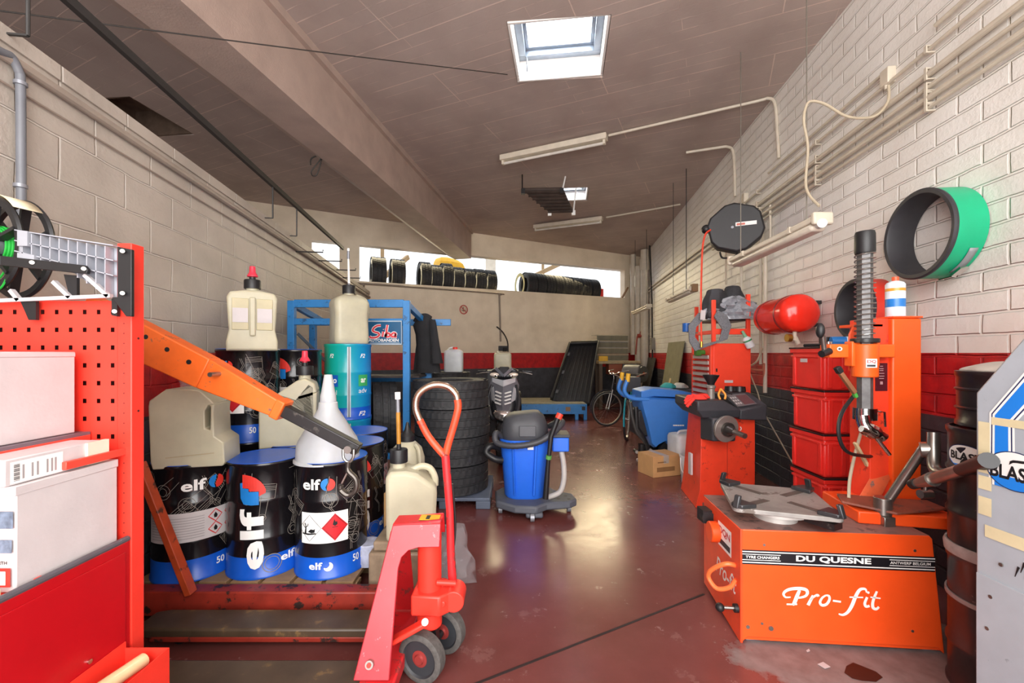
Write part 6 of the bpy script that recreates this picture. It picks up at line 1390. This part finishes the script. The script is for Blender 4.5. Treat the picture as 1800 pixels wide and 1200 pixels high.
t = thing('bed_liner', 'black ribbed plastic pickup bed liner leaning on the back wall', 'bed liner', (1.4,9.8,.42))
q0, q1, q2, q3 = px(970,704,9.35), px(1033,714,9.25), px(1050,604,10.35), px(1002,606,10.4)
nb = (q1-q0).cross(q3-q0).normalized(); nb = nb if nb.y < 0 else -nb
ql = lambda u, v, o=0: q0.lerp(q1,u).lerp(q3.lerp(q2,u),v)+nb*o
LIN = mat('liner_black','#1e1e20',.45,var=.2)
obj('floor_sheet', MB().slab([ql(0,0),ql(1,0),ql(1,1),ql(0,1)], nb, .02), LIN, t)
obj('side_wall', MB().slab([ql(-.06,0),ql(0.02,0),ql(.02,1),ql(-.06,1)], nb, .13), LIN, t, bevel=.02); obj('side_wall', MB().slab([ql(.98,0),ql(1.05,0),ql(1.05,1),ql(.98,1)], nb, .13), LIN, t, bevel=.02); obj('end_wall', MB().slab([ql(0,.96),ql(1,.96),ql(1,1.01),ql(0,1.01)], nb, .13), LIN, t, bevel=.02)
for k in range(7): obj('rib', MB().beam(ql(.12+.125*k,.02,.025), ql(.12+.125*k,.95,.025), .035,.02,up=nb), LIN, t, bevel=.006)
for v in (.12,.45,.78): obj('side_lug', MB().slab([ql(.03,v),ql(.10,v),ql(.10,v+.05),ql(.03,v+.05)], nb, .035), mat('lug_grey','#6e6e70',.4), t)
rebase(t)
# work bench with wire trays
t = thing('work_bench', 'cluttered wooden work bench in the rear corner', 'bench', (2.75,10.75,0))
c_ = lambda x, y, z: Vector((x,y,z))
obj('bench_top', MB().slab([c_(2.15,10.55,1.13),c_(3.25,10.75,1.13),c_(3.25,11.45,1.13),c_(2.15,11.1,1.13)],(0,0,1),.06), mat('bench_wood','#b3a27e',.7,var=.25), t)
for x, y in ((2.2,10.6),(3.2,10.8),(3.2,11.4),(2.2,11.05)): obj('leg', MB().box((x-.04,y-.04,0),(x+.04,y+.04,1.13)), mat('bench_leg','#5b4c3c',.7), t)
obj('drawer', MB().box((2.42,10.66,.86),(2.75,11.0,1.12)), mat('drawer_rust','#8e4a2c',.6), t); obj('mesh_panel', MB().box((2.8,10.78,.72),(3.18,10.82,1.12)), mat('mesh_grey','#7c7d78',.6), t); obj('lower_shelf', MB().box((2.25,10.75,.35),(3.15,11.0,.38)), BLKM, t); rebase(t)
WM_ = [mat('wire_cream','#bdb39a',.5,var=.2), mat('wire_grey','#9a9ea6',.5,var=.2), mat('wire_cream2','#b7ad92',.5,var=.25), mat('wire_cream','#bdb39a')]
for k in range(4):
    t = thing('wire_tray', ['bottom wire tray stacked on the rear bench','second wire tray from the bottom on the rear bench','grey wire tray, third in the stack on the rear bench','top cream wire tray of the stack on the rear bench'][k], 'tray', (2.50,10.90,1.192+.165*k), .22, 'wire trays on the rear bench')
    mm = WM_[(0,2,1,0)[k]]
    obj('rim', MB().tube([(-.43,-.17,.155),(.43,-.17,.155),(.43,.17,.155),(-.43,.17,.155)],.008,6,closed=True).tube([(-.43,-.17,.008),(.43,-.17,.008),(.43,.17,.008),(-.43,.17,.008)],.007,6,closed=True), mm, t)
    obj('gap_shade', MB().add([(x,-.17,.01) for x in [-.43+.86*i/24 for i in range(25)]], []).box((-.42,-.165,.02),(.42,-.16,.145)), mat('tray_shadow','#77725f',.7,var=.25), t)  # plain dark sheet paints the shade between the wires
    sp_ = MB()
    for i in range(25): sp_.cyl((-.43+.86*i/24,-.172,.008),(-.43+.86*i/24,-.172,.155),.003,n=4)
    obj('front_wires', sp_, mat('wire_light','#8d8672',.4), t)
tag(obj('yellow_box', MB().box((2.16,10.58,1.195),(2.38,10.75,1.32)), YEL, bevel=.006), 'small yellow box on the corner of the rear bench', 'box')
# black office chair like hand truck, motor and boards
t = thing('electric_motor', 'grey electric motor on a stand behind the bicycle handlebar', 'motor', (2.6,9.0,0))
mc = px(1128,657,8.95); obj('housing', MB().cyl(mc+Vector((-.28,.25,0)), mc, .19, n=32), mat('motor_grey','#6d6c6c',.5,.2), t, bevel=.02); obj('end_cap', MB().cyl(mc, mc+Vector((.03,-.04,0)), .165, n=32, m=0).cyl(mc+Vector((.028,-.045,0)), mc+Vector((.036,-.052,0)), .045, n=20, m=1), [mat('motor_dark','#4a4a4c',.4), mat('motor_badge','#c0583a',.5)], t)
obj('stand', MB().box((mc.x-.2,mc.y+.05,0),(mc.x-.08,mc.y+.2,mc.z-.12)), BLKM, t); rebase(t)
t = thing('rag_box', 'small crate of turquoise and white cloths behind the scrubber', 'box', (2.35,6.45,0)); obj('stand', MB().box((2.25,6.3,0),(2.67,6.6,.86)), mat('stand_grey','#55585c',.6), t); obj('cloth', cloth([((2.36,6.45,.862+.03*i),(.12,.13,.09,.03)[i],.12) for i in range(4)],None,'',50,.1,14), mat('cloth_teal','#3fb6b8',.8,var=.2), t, sub=1); obj('cloth', cloth([((2.54,6.45,.862+.03*i),(.12,.12,.08,.03)[i],.12) for i in range(4)],None,'',51,.1,14), mat('cloth_white','#d5d3cd',.8,var=.1), t, sub=1); rebase(t)
def lean(name, x0, x1, yb, yt, d, label, m, cat, off=.10, th=.02):
    a, b_ = px(x0,yb,d), px(x1,yb,d-.25); at = rw(a.y, px(x0,yt,d).z, .03); bt2 = rw(b_.y, px(x1,yt,d-.25).z, .03)
    a2 = rw(a.y, a.z, off); b2 = rw(b_.y, b_.z, off)
    return tag(obj(name, MB().slab([a2,b2,bt2,at], RWN, th), m, bevel=.003), label, cat)
def rwd(x): return 2.25/((x-900)/F-.124)
def wallpanel(name, x0, x1, z0, z1, label, m, cat, lean_=.12):
    d0, d1 = rwd(x0), rwd(x1)
    return tag(obj(name, MB().slab([rw(d0,z0,lean_),rw(d1,z0,lean_),rw(d1,z1,.02),rw(d0,z1,.02)], RWN, .018), m, bevel=.002), label, cat)
wallpanel('wooden_board', 1178, 1206, 0, 1.62, 'tall greenish wooden board leaning on the brick wall', mat('board_olive','#8d8768',.7,var=.15), 'board', .25)
wallpanel('dark_board', 1141, 1155, 0, 1.28, 'dark board leaning on the wall near the rear corner', mat('board_dark','#4a463f',.7,var=.2), 'board', .3)
wallpanel('batten', 1190, 1193, .0, 1.3, 'thin pale batten leaning against the wooden board', mat('pale_wood','#d8bf94'), 'batten', .35)
# ================================================================ PIPES, CONDUITS, LAMPS ON THE RIGHT
def along(z, d0, d1, off=.03, n=2): return [rw(d0+(d1-d0)*i/(n-1), z, off) for i in range(n)]
specs = [(3.36,-.6,2.55,.014,'uppermost'),(3.25,-.6,5.6,.012,'second'),(3.10,-.6,11.6,.020,'third'),(3.02,-.6,11.6,.014,'fourth'),(2.955,-.6,6.4,.020,'fifth'),(2.895,-.6,5.2,.012,'lowest')]
for z, d0, d1, r, nm in specs:
    t = thing('conduit_pipe', nm+' conduit pipe running along the white brick wall under the ceiling', 'pipe', rw(d0,z,.03), 0, 'conduits along the brick wall')
    obj('pipe', MB().tube(along(z,d0,d1), r, 10), GALV, t)
    dd = .3
    while dd < min(d1,6): obj('clip', MB().beam(rw(dd,z-r*1.6,.0), rw(dd,z-r*1.6,.045), .018,.008).beam(rw(dd,z+r*1.6,.0), rw(dd,z+r*1.6,.045), .018,.008).beam(rw(dd,z-r*1.9,.047), rw(dd,z+r*1.9,.047), .018,.008,up=RWN), GALV, t); dd += 1.15
    rebase(t)
t = thing('conduit_pipe', 'short upper conduit below the junction box, ending at the ceiling lamp pipe', 'pipe', rw(2.8,3.3,.03), 0, 'conduits along the brick wall'); obj('pipe', MB().tube([rw(2.95,3.345,.03),rw(4.65,3.36,.03)], .012, 10), GALV, t); rebase(t)
def jbox(x, y, lab, s=.05):
    p = rwall(x, y); d = Vector((.124,.992,0)).normalized()
    t = thing('junction_box', lab, 'junction box', p, 0, 'junction boxes on the brick wall'); obj('box', MB().beam(p-d*s*.8, p+d*s*.8, .05*2, s*2.2, up=(0,0,1)), CREAM, t, bevel=.006); obj('gland', MB().cyl(p+RWN*.03-Vector((0,0,s*1.1)), p+RWN*.03-Vector((0,0,s*1.1+.03)), .014), CREAM, t); rebase(t)
jbox(1567,135,'cream junction box high on the wall, feeding the looped cable'); jbox(1313,348,'cream junction box behind the black hose reel')
jbox(1352,534,'small dark switch on the vertical pipe over the tool cabinet',.03)
def pipe(pts, r, lab, m=None, cat='pipe', group=None, nm='conduit_pipe', n=10):
    return tag(obj(nm, MB().tube(pts, r, n), m or GALV), lab, cat, group)
pipe(smooth([ceil(1070,238,.02),ceil(1200,208,.02),ceil(1330,178,.02),ceil(1350,173,.025),rwall(1362,182,.02),rwall(1366,230,.02),rwall(1369,278,.02)],4), .016, 'cream pipe from the nearer ceiling lamp down to the brick wall')
pipe(smooth([ceil(1206,268,.02),ceil(1265,259,.02),ceil(1278,258,.02),rwall(1288,265,.02),rwall(1291,300,.02),rwall(1292,345,.02)],4), .018, 'cream pipe bending from the ceiling to the wall above the hose reel')
pipe([ceil(1066,382,.02),ceil(1180,362,.02),ceil(1196,359,.02)], .016, 'cream pipe from the far ceiling lamp across to the brick wall')
for x, y0, y1, r, lab in ((1337,365,640,.016,'vertical pipe right of the hose reel, ending behind the tank'),(1345,440,690,.020,'vertical cream pipe running down behind the air tank'),(1354,360,440,.012,'short vertical pipe between the conduits and the tank'),(1303,470,560,.018,'vertical pipe behind the black bags'),(1276,360,500,.012,'thin vertical pipe behind the black hose reel')):
    pipe([rwall(x,y0,.03),rwall(x,y1,.03)], r, lab)
pipe(smooth([rwall(1343,690,.03),rwall(1343,640,.05),rwall(1340,650,.06),rwall(1318,648,.16),rwall(1310,645,.2),rwall(1303,660,.25)],5), .012, 'red air line with brass couplings beside the tool cabinet', mat('airline','#b06a52',.4), 'hose', None, 'air_hose')
pipe(smooth([rwall(1340,612,.06),rwall(1330,635,.12),rwall(1310,645,.16),rwall(1290,635,.20),rwall(1285,628,.2),rwall(1298,632,.2)],5), .010, 'looped beige air hose in front of the red cabinet', CORD, 'hose', None, 'air_hose')
pipe([rwall(1318,655,.12),rwall(1332,690,.08),rwall(1340,720,.06),rwall(1398,822,.05)], .007, 'thin beige cable slanting down the dark wall to the crates', CORD, 'cable', None, 'cable')
# hanging strip lamps
def strip(a, b_, lab, w=.13, h=.09, tubec=None):
    t = thing('strip_lamp', lab, 'lamp', (a+b_)/2, 0, 'hanging strip lamps'); d = (b_-a).normalized()
    obj('tray', MB().beam(a,b_,w,h*.45), CREAM, t, bevel=.01); obj('diffuser', MB().beam(a+d*.03-Vector((0,0,h*.5)), b_-d*.03-Vector((0,0,h*.5)), w*.86, h*.6), mat('diffuser_plastic','#ddd3c2',.3), t, bevel=.022)
    for q in (a,b_): obj('end_cap', MB().beam(q-d*.02,q+d*.02,w*1.05,h*.95), CREAM, t, bevel=.012)
    for s in (.22,.78):
        p = a.lerp(b_,s); obj('clip', MB().beam(p-d*.012,p+d*.012,w*1.08,h*.5), CREAM, t)
    return t
L1a, L1b = px(1445,384,2.9), px(1292,458,4.02); t = strip(L1a, L1b, 'nearest hanging strip lamp on chains by the brick wall')
for x, d in ((1416,3.05),(1305,3.92)):
    s = (d-2.9)/(4.02-2.9); p = L1a.lerp(L1b, min(max(s,0),1)); obj('chain', MB().cyl(p+Vector((0,0,.02)), Vector((p.x,p.y,zc(p.x)-.002)), .004, n=6), mat('chain_grey','#7d766c',.5,.5), t)
obj('tube_socket', MB().cyl(L1a+Vector((-.02,-.03,-.04)),L1a+Vector((.0,.04,-.03)),.03,n=18), LETTER, t); rebase(t)
pipe(smooth([rwall(1562,150,.05),rwall(1560,180,.06),rwall(1535,205,.15),px(1490,205,3.0),px(1450,183,3.0),px(1425,178,3.02),px(1416,190,3.04),px(1413,215,3.04),px(1420,260,3.04),px(1417,330,3.03),px(1440,362,2.92)],6), .009, 'looped grey cable from the wall box to the nearest strip lamp', CORD, 'cable', None, 'cable')
L2a, L2b = px(1218,507,6.13), px(1176,527,7.1); t = strip(L2a, L2b, 'second hanging strip lamp, bare tube above the olive board',.11,.07)
for x, y0, q in ((1205,265,.25),(1183,314,.8)): p = L2a.lerp(L2b,q); obj('chain', MB().cyl(p, Vector((p.x,p.y,zc(p.x)-.002)), .006 if q < .5 else .004, n=6), BLKM, t)
obj('plug_box', MB().box((L2a.x-.03,L2a.y-.06,L2a.z-.05),(L2a.x+.05,L2a.y+.02,L2a.z+.06)), mat('rusty_box','#8a6a4a',.6), t); rebase(t)
L3a, L3b = px(1141,537,9.3), px(1114,549,10.5); t = strip(L3a, L3b, 'farthest hanging strip lamp in front of the corner pipes',.12,.08)
for q in (.15,.9): p = L3a.lerp(L3b,q); obj('chain', MB().cyl(p, Vector((p.x,p.y,zc(p.x)-.002)), .005, n=6), BLKM, t)
rebase(t)
# ceiling lamps
def ceil_lamp(x0, y0, x1, y1, lab):
    a, b_ = ceil(x0,y0,.04), ceil(x1,y1,.04); t = thing('ceiling_lamp', lab, 'lamp', (a+b_)/2, 0, 'tube lamps on the ceiling'); d = (b_-a).normalized(); up = Vector((0,0,1))
    obj('housing', MB().beam(a,b_,.11,.075), CREAM, t, bevel=.006); obj('tube', MB().cyl(a+d*.05-up*.075, b_-d*.05-up*.075, .019, n=16), mat('lamp_tube','#d9d2c8',.25), t)
    for q, s in ((a,1),(b_,-1)): obj('socket', MB().beam(q+d*.02*s-up*.055,q+d*.05*s-up*.055,.05,.07), CREAM, t)
    rebase(t)
ceil_lamp(881,279,1067,240,'nearer tube lamp fixed to the boarded ceiling'); ceil_lamp(939,399,1059,384,'farther tube lamp on the ceiling behind the hanging panel')
# louvre panel hanging from the second skylight
pA, pB, pC, pD = px(918,334,6.75), px(989,333,6.75), px(1008,373,7.22), px(966,374,7.25)
t = thing('louvre_panel', 'dark louvred panel hanging open below the far skylight', 'panel', (pA+pC)/2)
n_ = (pB-pA).cross(pD-pA).normalized(); n_ = n_ if n_.z > 0 else -n_
obj('frame', MB().slab([pA,pB,pC,pD], n_, .05), mat('louvre_dark','#4c403a',.6,var=.3), t, bevel=.006)
for k in range(7): s = (k+.5)/7; obj('louvre', MB().beam(pA.lerp(pD,s)-n_*.012, pB.lerp(pC,s)-n_*.012, .045,.014,up=n_), mat('louvre_dark','#4c403a'), t)
for q in (pA.lerp(pB,.02),pA.lerp(pB,.98)): obj('hinge', MB().box((q.x-.03,q.y-.02,q.z-.06),(q.x+.03,q.y+.04,q.z+.02)), BLKM, t)
for q in (pD,pC): obj('catch', MB().box((q.x-.03,q.y-.02,q.z-.05),(q.x+.03,q.y+.02,q.z+.03)), LETTER, t)
for q in (pB,pC): obj('stay', MB().cyl(q, Vector((q.x+.05,q.y+.05,4.21)), .012, n=8), LETTER, t)
for q in (pA,): obj('stay', MB().cyl(q, Vector((q.x,q.y,4.22)), .010, n=8), BLKM, t)
rebase(t)
# hose reel
t = thing('hose_reel', 'black hexagonal hose reel on the brick wall, red hose hanging', 'hose reel', px(1292,402,4.69), -.42)
Ay = Matrix(((1,0,0,0),(0,0,1,0),(0,-1,0,0),(0,0,0,1))); hexp = [(.285*cos(radians(a+8))*1.0,.27*sin(radians(a+8))) for a in (0,20,60,80,120,140,180,200,240,260,300,320)]
obj('case', MB().prism(hexp, .16, Ay @ T(0,0,-.08)), mat('reel_black','#2b2a2c',.5,var=.1), t, bevel=.02)
obj('face_ring', MB().ring([(.20,.082),(.215,.082),(.212,.092),(.203,.092)],48,M=Ay).ring([(.10,.082),(.11,.082),(.108,.088),(.102,.088)],40,M=Ay), mat('reel_black','#2b2a2c'), t); obj('center_bolt', MB().cyl((-.03,-.085,.0),(-.03,-.08,.0),.014), GREY, t)
sl = MB().box((0,-.0865,.005),(.20,-.084,.045)); obj('sticker', sl, LETTER, t); ms = MB().box((.01,-.0875,.012),(.09,-.0868,.034)); obj('sticker_print', ms, mat('sticker_red','#c86a5a',.5), t)
obj('outlet', MB().ball((-.29,-.03,.02), .05), BLK, t); obj('wall_arm', MB().beam((.12,.08,0),(.12,.22,0),.06,.2).tube(smooth([V(-.15,0,-.24),V(-.12,0,-.31),V(.0,0,-.30),V(.03,0,-.25)],5),.010), BLKM, t)
rh = [px(1249,404,4.72),px(1240,412,4.70),px(1235,435,4.68),px(1233,480,4.66),px(1232,540,4.5),px(1233,600,4.4)]
o = obj('hose', MB().tube(smooth(rh,5), .010, 10), mat('hose_red','#e2452c',.4), None); tag(o, 'red air hose hanging straight down from the black reel', 'hose'); o.name = 'air_hose'
t = thing('air_coupling', 'brass coupling and pale tag at the end of the red hose', 'coupling', rh[-1]); obj('coupling', MB().cyl(rh[-1],rh[-1]-Vector((0,0,.06)),.014), BRASS, t); obj('tag', MB().beam(px(1236,545,4.38),px(1235,562,4.38),.05,.006,up=(0,1,0)), CARD, t); rebase(t)
# corner pipes
for x, d, r, z0, z1, lab in ((1113,11.75,.075,1.35,4.1,'slim cream downpipe in the rear corner, left of the pair'),(1122,11.6,.09,0,3.75,'thick cream downpipe in the rear corner, beside the slim one'),(1133,11.4,.105,0,4.15,'thickest cream downpipe standing in the rear corner')):
    p = px(x,620,d); t = thing('downpipe', lab, 'pipe', (p.x,p.y,z0), 0, 'downpipes in the rear corner'); obj('pipe', MB().cyl((0,0,0),(0,0,z1-z0),r,n=24), GALV, t)
    obj('sleeve', MB().cyl((0,0,z1-z0-.55),(0,0,z1-z0-.25),r*1.18,n=24), GALV, t); obj('collar', MB().cyl((0,0,(z1-z0)*.45),(0,0,(z1-z0)*.45+.06),r*1.1,n=24), GALV, t)
p = px(1124,590,11.4); t = thing('valve_handle', 'rust-red valve with lever on the corner downpipe', 'valve', p); obj('valve', MB().cyl(p-Vector((.05,0,0)),p+Vector((.08,0,0)),.05).tube([p+Vector((-.06,0,-.02)),p+Vector((-.10,0,-.5))],.018).beam(p,p+Vector((.08,0,.22)),.02,.03), mat('valve_red','#9c3a2c',.5), t); rebase(t)
pipe([px(1142,430,11.0),px(1146,530,10.8),px(1147,640,10.8)], .02, 'dark cable running down the rear corner to a wall box', ROPE, 'cable', None, 'cable')
p = px(1150,604,10.7); tag(obj('wall_box', MB().cbox(tuple(p),(.16,.12,.3)), mat('box_grey','#8a857c',.5), bevel=.01), 'grey electrical box on the wall by the rear corner', 'electrical box')
# ================================================================ LEFT AND REAR WALL DETAILS
t = thing('grey_conduit', 'grey conduit running down the block wall above the cable reel', 'pipe', lwall(38,250,.03)); obj('pipe', MB().tube(smooth([lwall(-60,60,.03),lwall(5,92,.03),lwall(20,100,.03),lwall(33,125,.03),lwall(36,145,.03),lwall(37,260,.03),lwall(38,420,.03)],4), .016, 12), mat('conduit_grey','#6e7076',.45), t)
for y in (147,327): obj('clip', MB().cyl(lwall(36,y-3,.03),lwall(36,y+3,.03),.022,n=12), GREY, t)
rebase(t)
pipe([lw(.3,2.60,.02),lw(9.2,2.60,.02)], .022, 'painted pipe running along the top of the block wall', mat('pipe_painted','#a3968a',.5), 'pipe', None, 'wall_pipe')
pipe([lw(.3,2.49,.012),lw(8.5,2.50,.012)], .005, 'thin cable along the block wall under the painted pipe', mat('cable_painted','#9a8c80',.6), 'cable', None, 'cable')
# hanging rail over the partition
RLB = mat('rail_steel','#3e3c3b',.5,.3)
rp = lambda d, z: Vector((-1.7456-.137*d, d, z))
t = thing('wall_rail', 'dark steel rail carried on short posts above the block wall', 'rail', rp(4.1,2.73))
obj('rail', MB().beam(rp(.2,2.98), rp(6.75,3.05), .03,.045), RLB, t)
for d in (1.75,4.12,4.75): obj('post', MB().cyl(rp(d,2.70), rp(d,3.0), .007, n=8).beam(rp(d,2.70), rp(d,2.70)-LWN*.10, .012,.008), RLB, t)
rebase(t)
w0, w1 = px(0,18,2.2), ceil(892,131,.01); pipe([w0+(w0-w1)*.2, w0.lerp(w1,.5)-Vector((0,0,.01)), w1], .004, 'thin wire stretched across under the ceiling beam', ROPE, 'wire', None, 'stretched_wire', 6)
hk0 = px(567,252,4.95); t = thing('wire_loop', 'bent wire loop hanging from the ceiling beam', 'wire loop', hk0)
obj('wire', MB().tube(smooth([px(570,250,4.95),px(568,268,4.95),px(548,278,4.95),px(546,290,4.95)],4),.008).tube(smooth([px(568,270,4.95),px(562,282,4.95),px(548,300,4.95),px(550,309,4.95),px(558,305,4.95),px(567,275,4.95)],4),.007), ROPE, t); obj('hook', MB().tube(smooth([px(562,248,4.95),px(568,252,4.95),px(576,247,4.95)],4),.012).tube([px(569,250,4.95),px(568,268,4.95)],.010), CREAM, t); rebase(t)
for k, (x, y, l) in enumerate(((520,442,28),(560,458,30),(590,474,24),(600,488,20))):
    p = lwall(x, y); q = p+LWN*.30; pipe([p, q, q+Vector((0,0,.03))], .008, ['uppermost steel peg sticking out of the block wall','second steel peg on the block wall, under the uppermost','third steel peg on the block wall over the blue rack','lowest steel peg on the block wall by the rear ledge'][k], RLB, 'peg', 'wall pegs', 'wall_peg', 8)
pipe(smooth([bwall(636,520,.04),bwall(640,501,.04),bwall(650,499,.04),bwall(870,515,.04),bwall(877,518,.04),bwall(878,530,.04),bwall(880,600,.04)],3), .022, 'brown conduit running along under the ledge and down', mat('conduit_brown','#8d7f70',.5), 'pipe')
pipe(smooth([bwall(873,574,.05),bwall(884,584,.05),bwall(892,600,.05),bwall(893,618,.05)],4), .016, 'curved dark cable above the socket on the back wall', ROPE, 'cable', None, 'cable')
p = bwall(883,612); t = thing('wall_socket', 'dark grey socket box on the back wall above the scooter', 'socket', p); u_ = Vector((.915,.403,0)); obj('box', MB().beam(p-u_*.11+BWN*.04,p+u_*.11+BWN*.04,.08,.12), DGREY, t, bevel=.01); obj('plug', MB().beam(p-u_*.02+BWN*.10-Vector((0,0,.03)),p+u_*.07+BWN*.10-Vector((0,0,.03)),.06,.09), BLK, t); rebase(t)
def prohib():
    c = bwall(815,544,.006); t = thing('no_smoking_sign', 'round red-ringed prohibition sign on the back wall', 'sign', c); u_ = Vector((.915,.403,0)); fn = lambda o: (lambda u, v: c+u_*u+Vector((0,0,v))+BWN*o)
    obj('disc', MB().poly([(.105*cos(a),.115*sin(a)) for a in [i*pi/16 for i in range(32)]], fn(0)), mat('sign_cream','#d6bfa2',.6), t)
    obj('ring', MB().ribbon(arc(0,0,.092,0,350,30,.10), .022, fn(.002), closed=True).ribbon([(-.065,.07),(.065,-.07)], .018, fn(.002)), mat('sign_ring_red','#b83a30',.5), t)
    obj('symbol', MB().ribbon([(-.05,-.02),(.05,-.02)], .018, fn(.0015)).ribbon([(.0,-.05),(-.01,.06)], .014, fn(.0015)).ribbon([(-.04,.0),(-.005,.06)], .01, fn(.0015)), mat('sign_symbol','#5b4438',.6), t); rebase(t)
prohib()
# ================================================================ CAMERA AND LIGHT
cam = bpy.data.cameras.new('camera'); co = bpy.data.objects.new('camera', cam); C.objects.link(co)
co.location = (0, 0, EYE); co.rotation_euler = (radians(90), 0, 0)
cam.sensor_width = 36; cam.lens = 15.0; cam.shift_y = 20/1800; cam.clip_start = .03; cam.clip_end = 200
bpy.context.scene.camera = co
w = bpy.data.worlds.new('daylight'); bpy.context.scene.world = w; w.use_nodes = True
bg = w.node_tree.nodes['Background']; bg.inputs[0].default_value = (.93, .96, 1.0, 1); bg.inputs[1].default_value = 1.6
def area(name, loc, target, sx, sy, power, col=(1,1,1), portal=False):
    l = bpy.data.lights.new(name, 'AREA'); l.shape = 'RECTANGLE'; l.size = sx; l.size_y = sy; l.energy = power; l.color = col
    o = bpy.data.objects.new(name, l); C.objects.link(o); o.location = loc
    o.rotation_euler = (Vector(target)-Vector(loc)).to_track_quat('-Z', 'Y').to_euler()
    if portal: l.cycles.is_portal = True
    return o
P = [CM @ Vector((3.745, 2.288, 4.70)), CM @ Vector((7.39, 2.125, 4.70))]
area('skylight_daylight', P[0], P[0]-Vector((0,0,1)), .8, .8, 150, (.93,.96,1))
area('skylight_daylight', P[1], P[1]-Vector((0,0,1)), .6, .6, 215, (.93,.96,1))
a = bw(790, .25, 3.35); area('rear_opening_daylight', a, a+Vector((.30,-.9,-.8)), 3.6, .7, 65, (1,.84,.52)).data.spread = radians(115)
a = bw(1010, .25, 3.35); area('rear_opening_daylight', a, a+Vector((-.1,-.9,-.8)), 2.6, .7, 50, (1,.82,.48)).data.spread = radians(115)
area('entrance_daylight', (.2, -1.45, 2.2), (.4, 6, 1.6), 5.0, 3.6, 330, (1,.97,.94))
sc = bpy.context.scene
sc.view_settings.view_transform = 'Standard'; sc.view_settings.look = 'None'; sc.view_settings.gamma = 1; sc.view_settings.use_curve_mapping = False
sc.view_settings.exposure = 0.3
sc.cycles.max_bounces = 8; sc.cycles.diffuse_bounces = 5; sc.cycles.use_denoising = True; sc.cycles.sample_clamp_indirect = 8
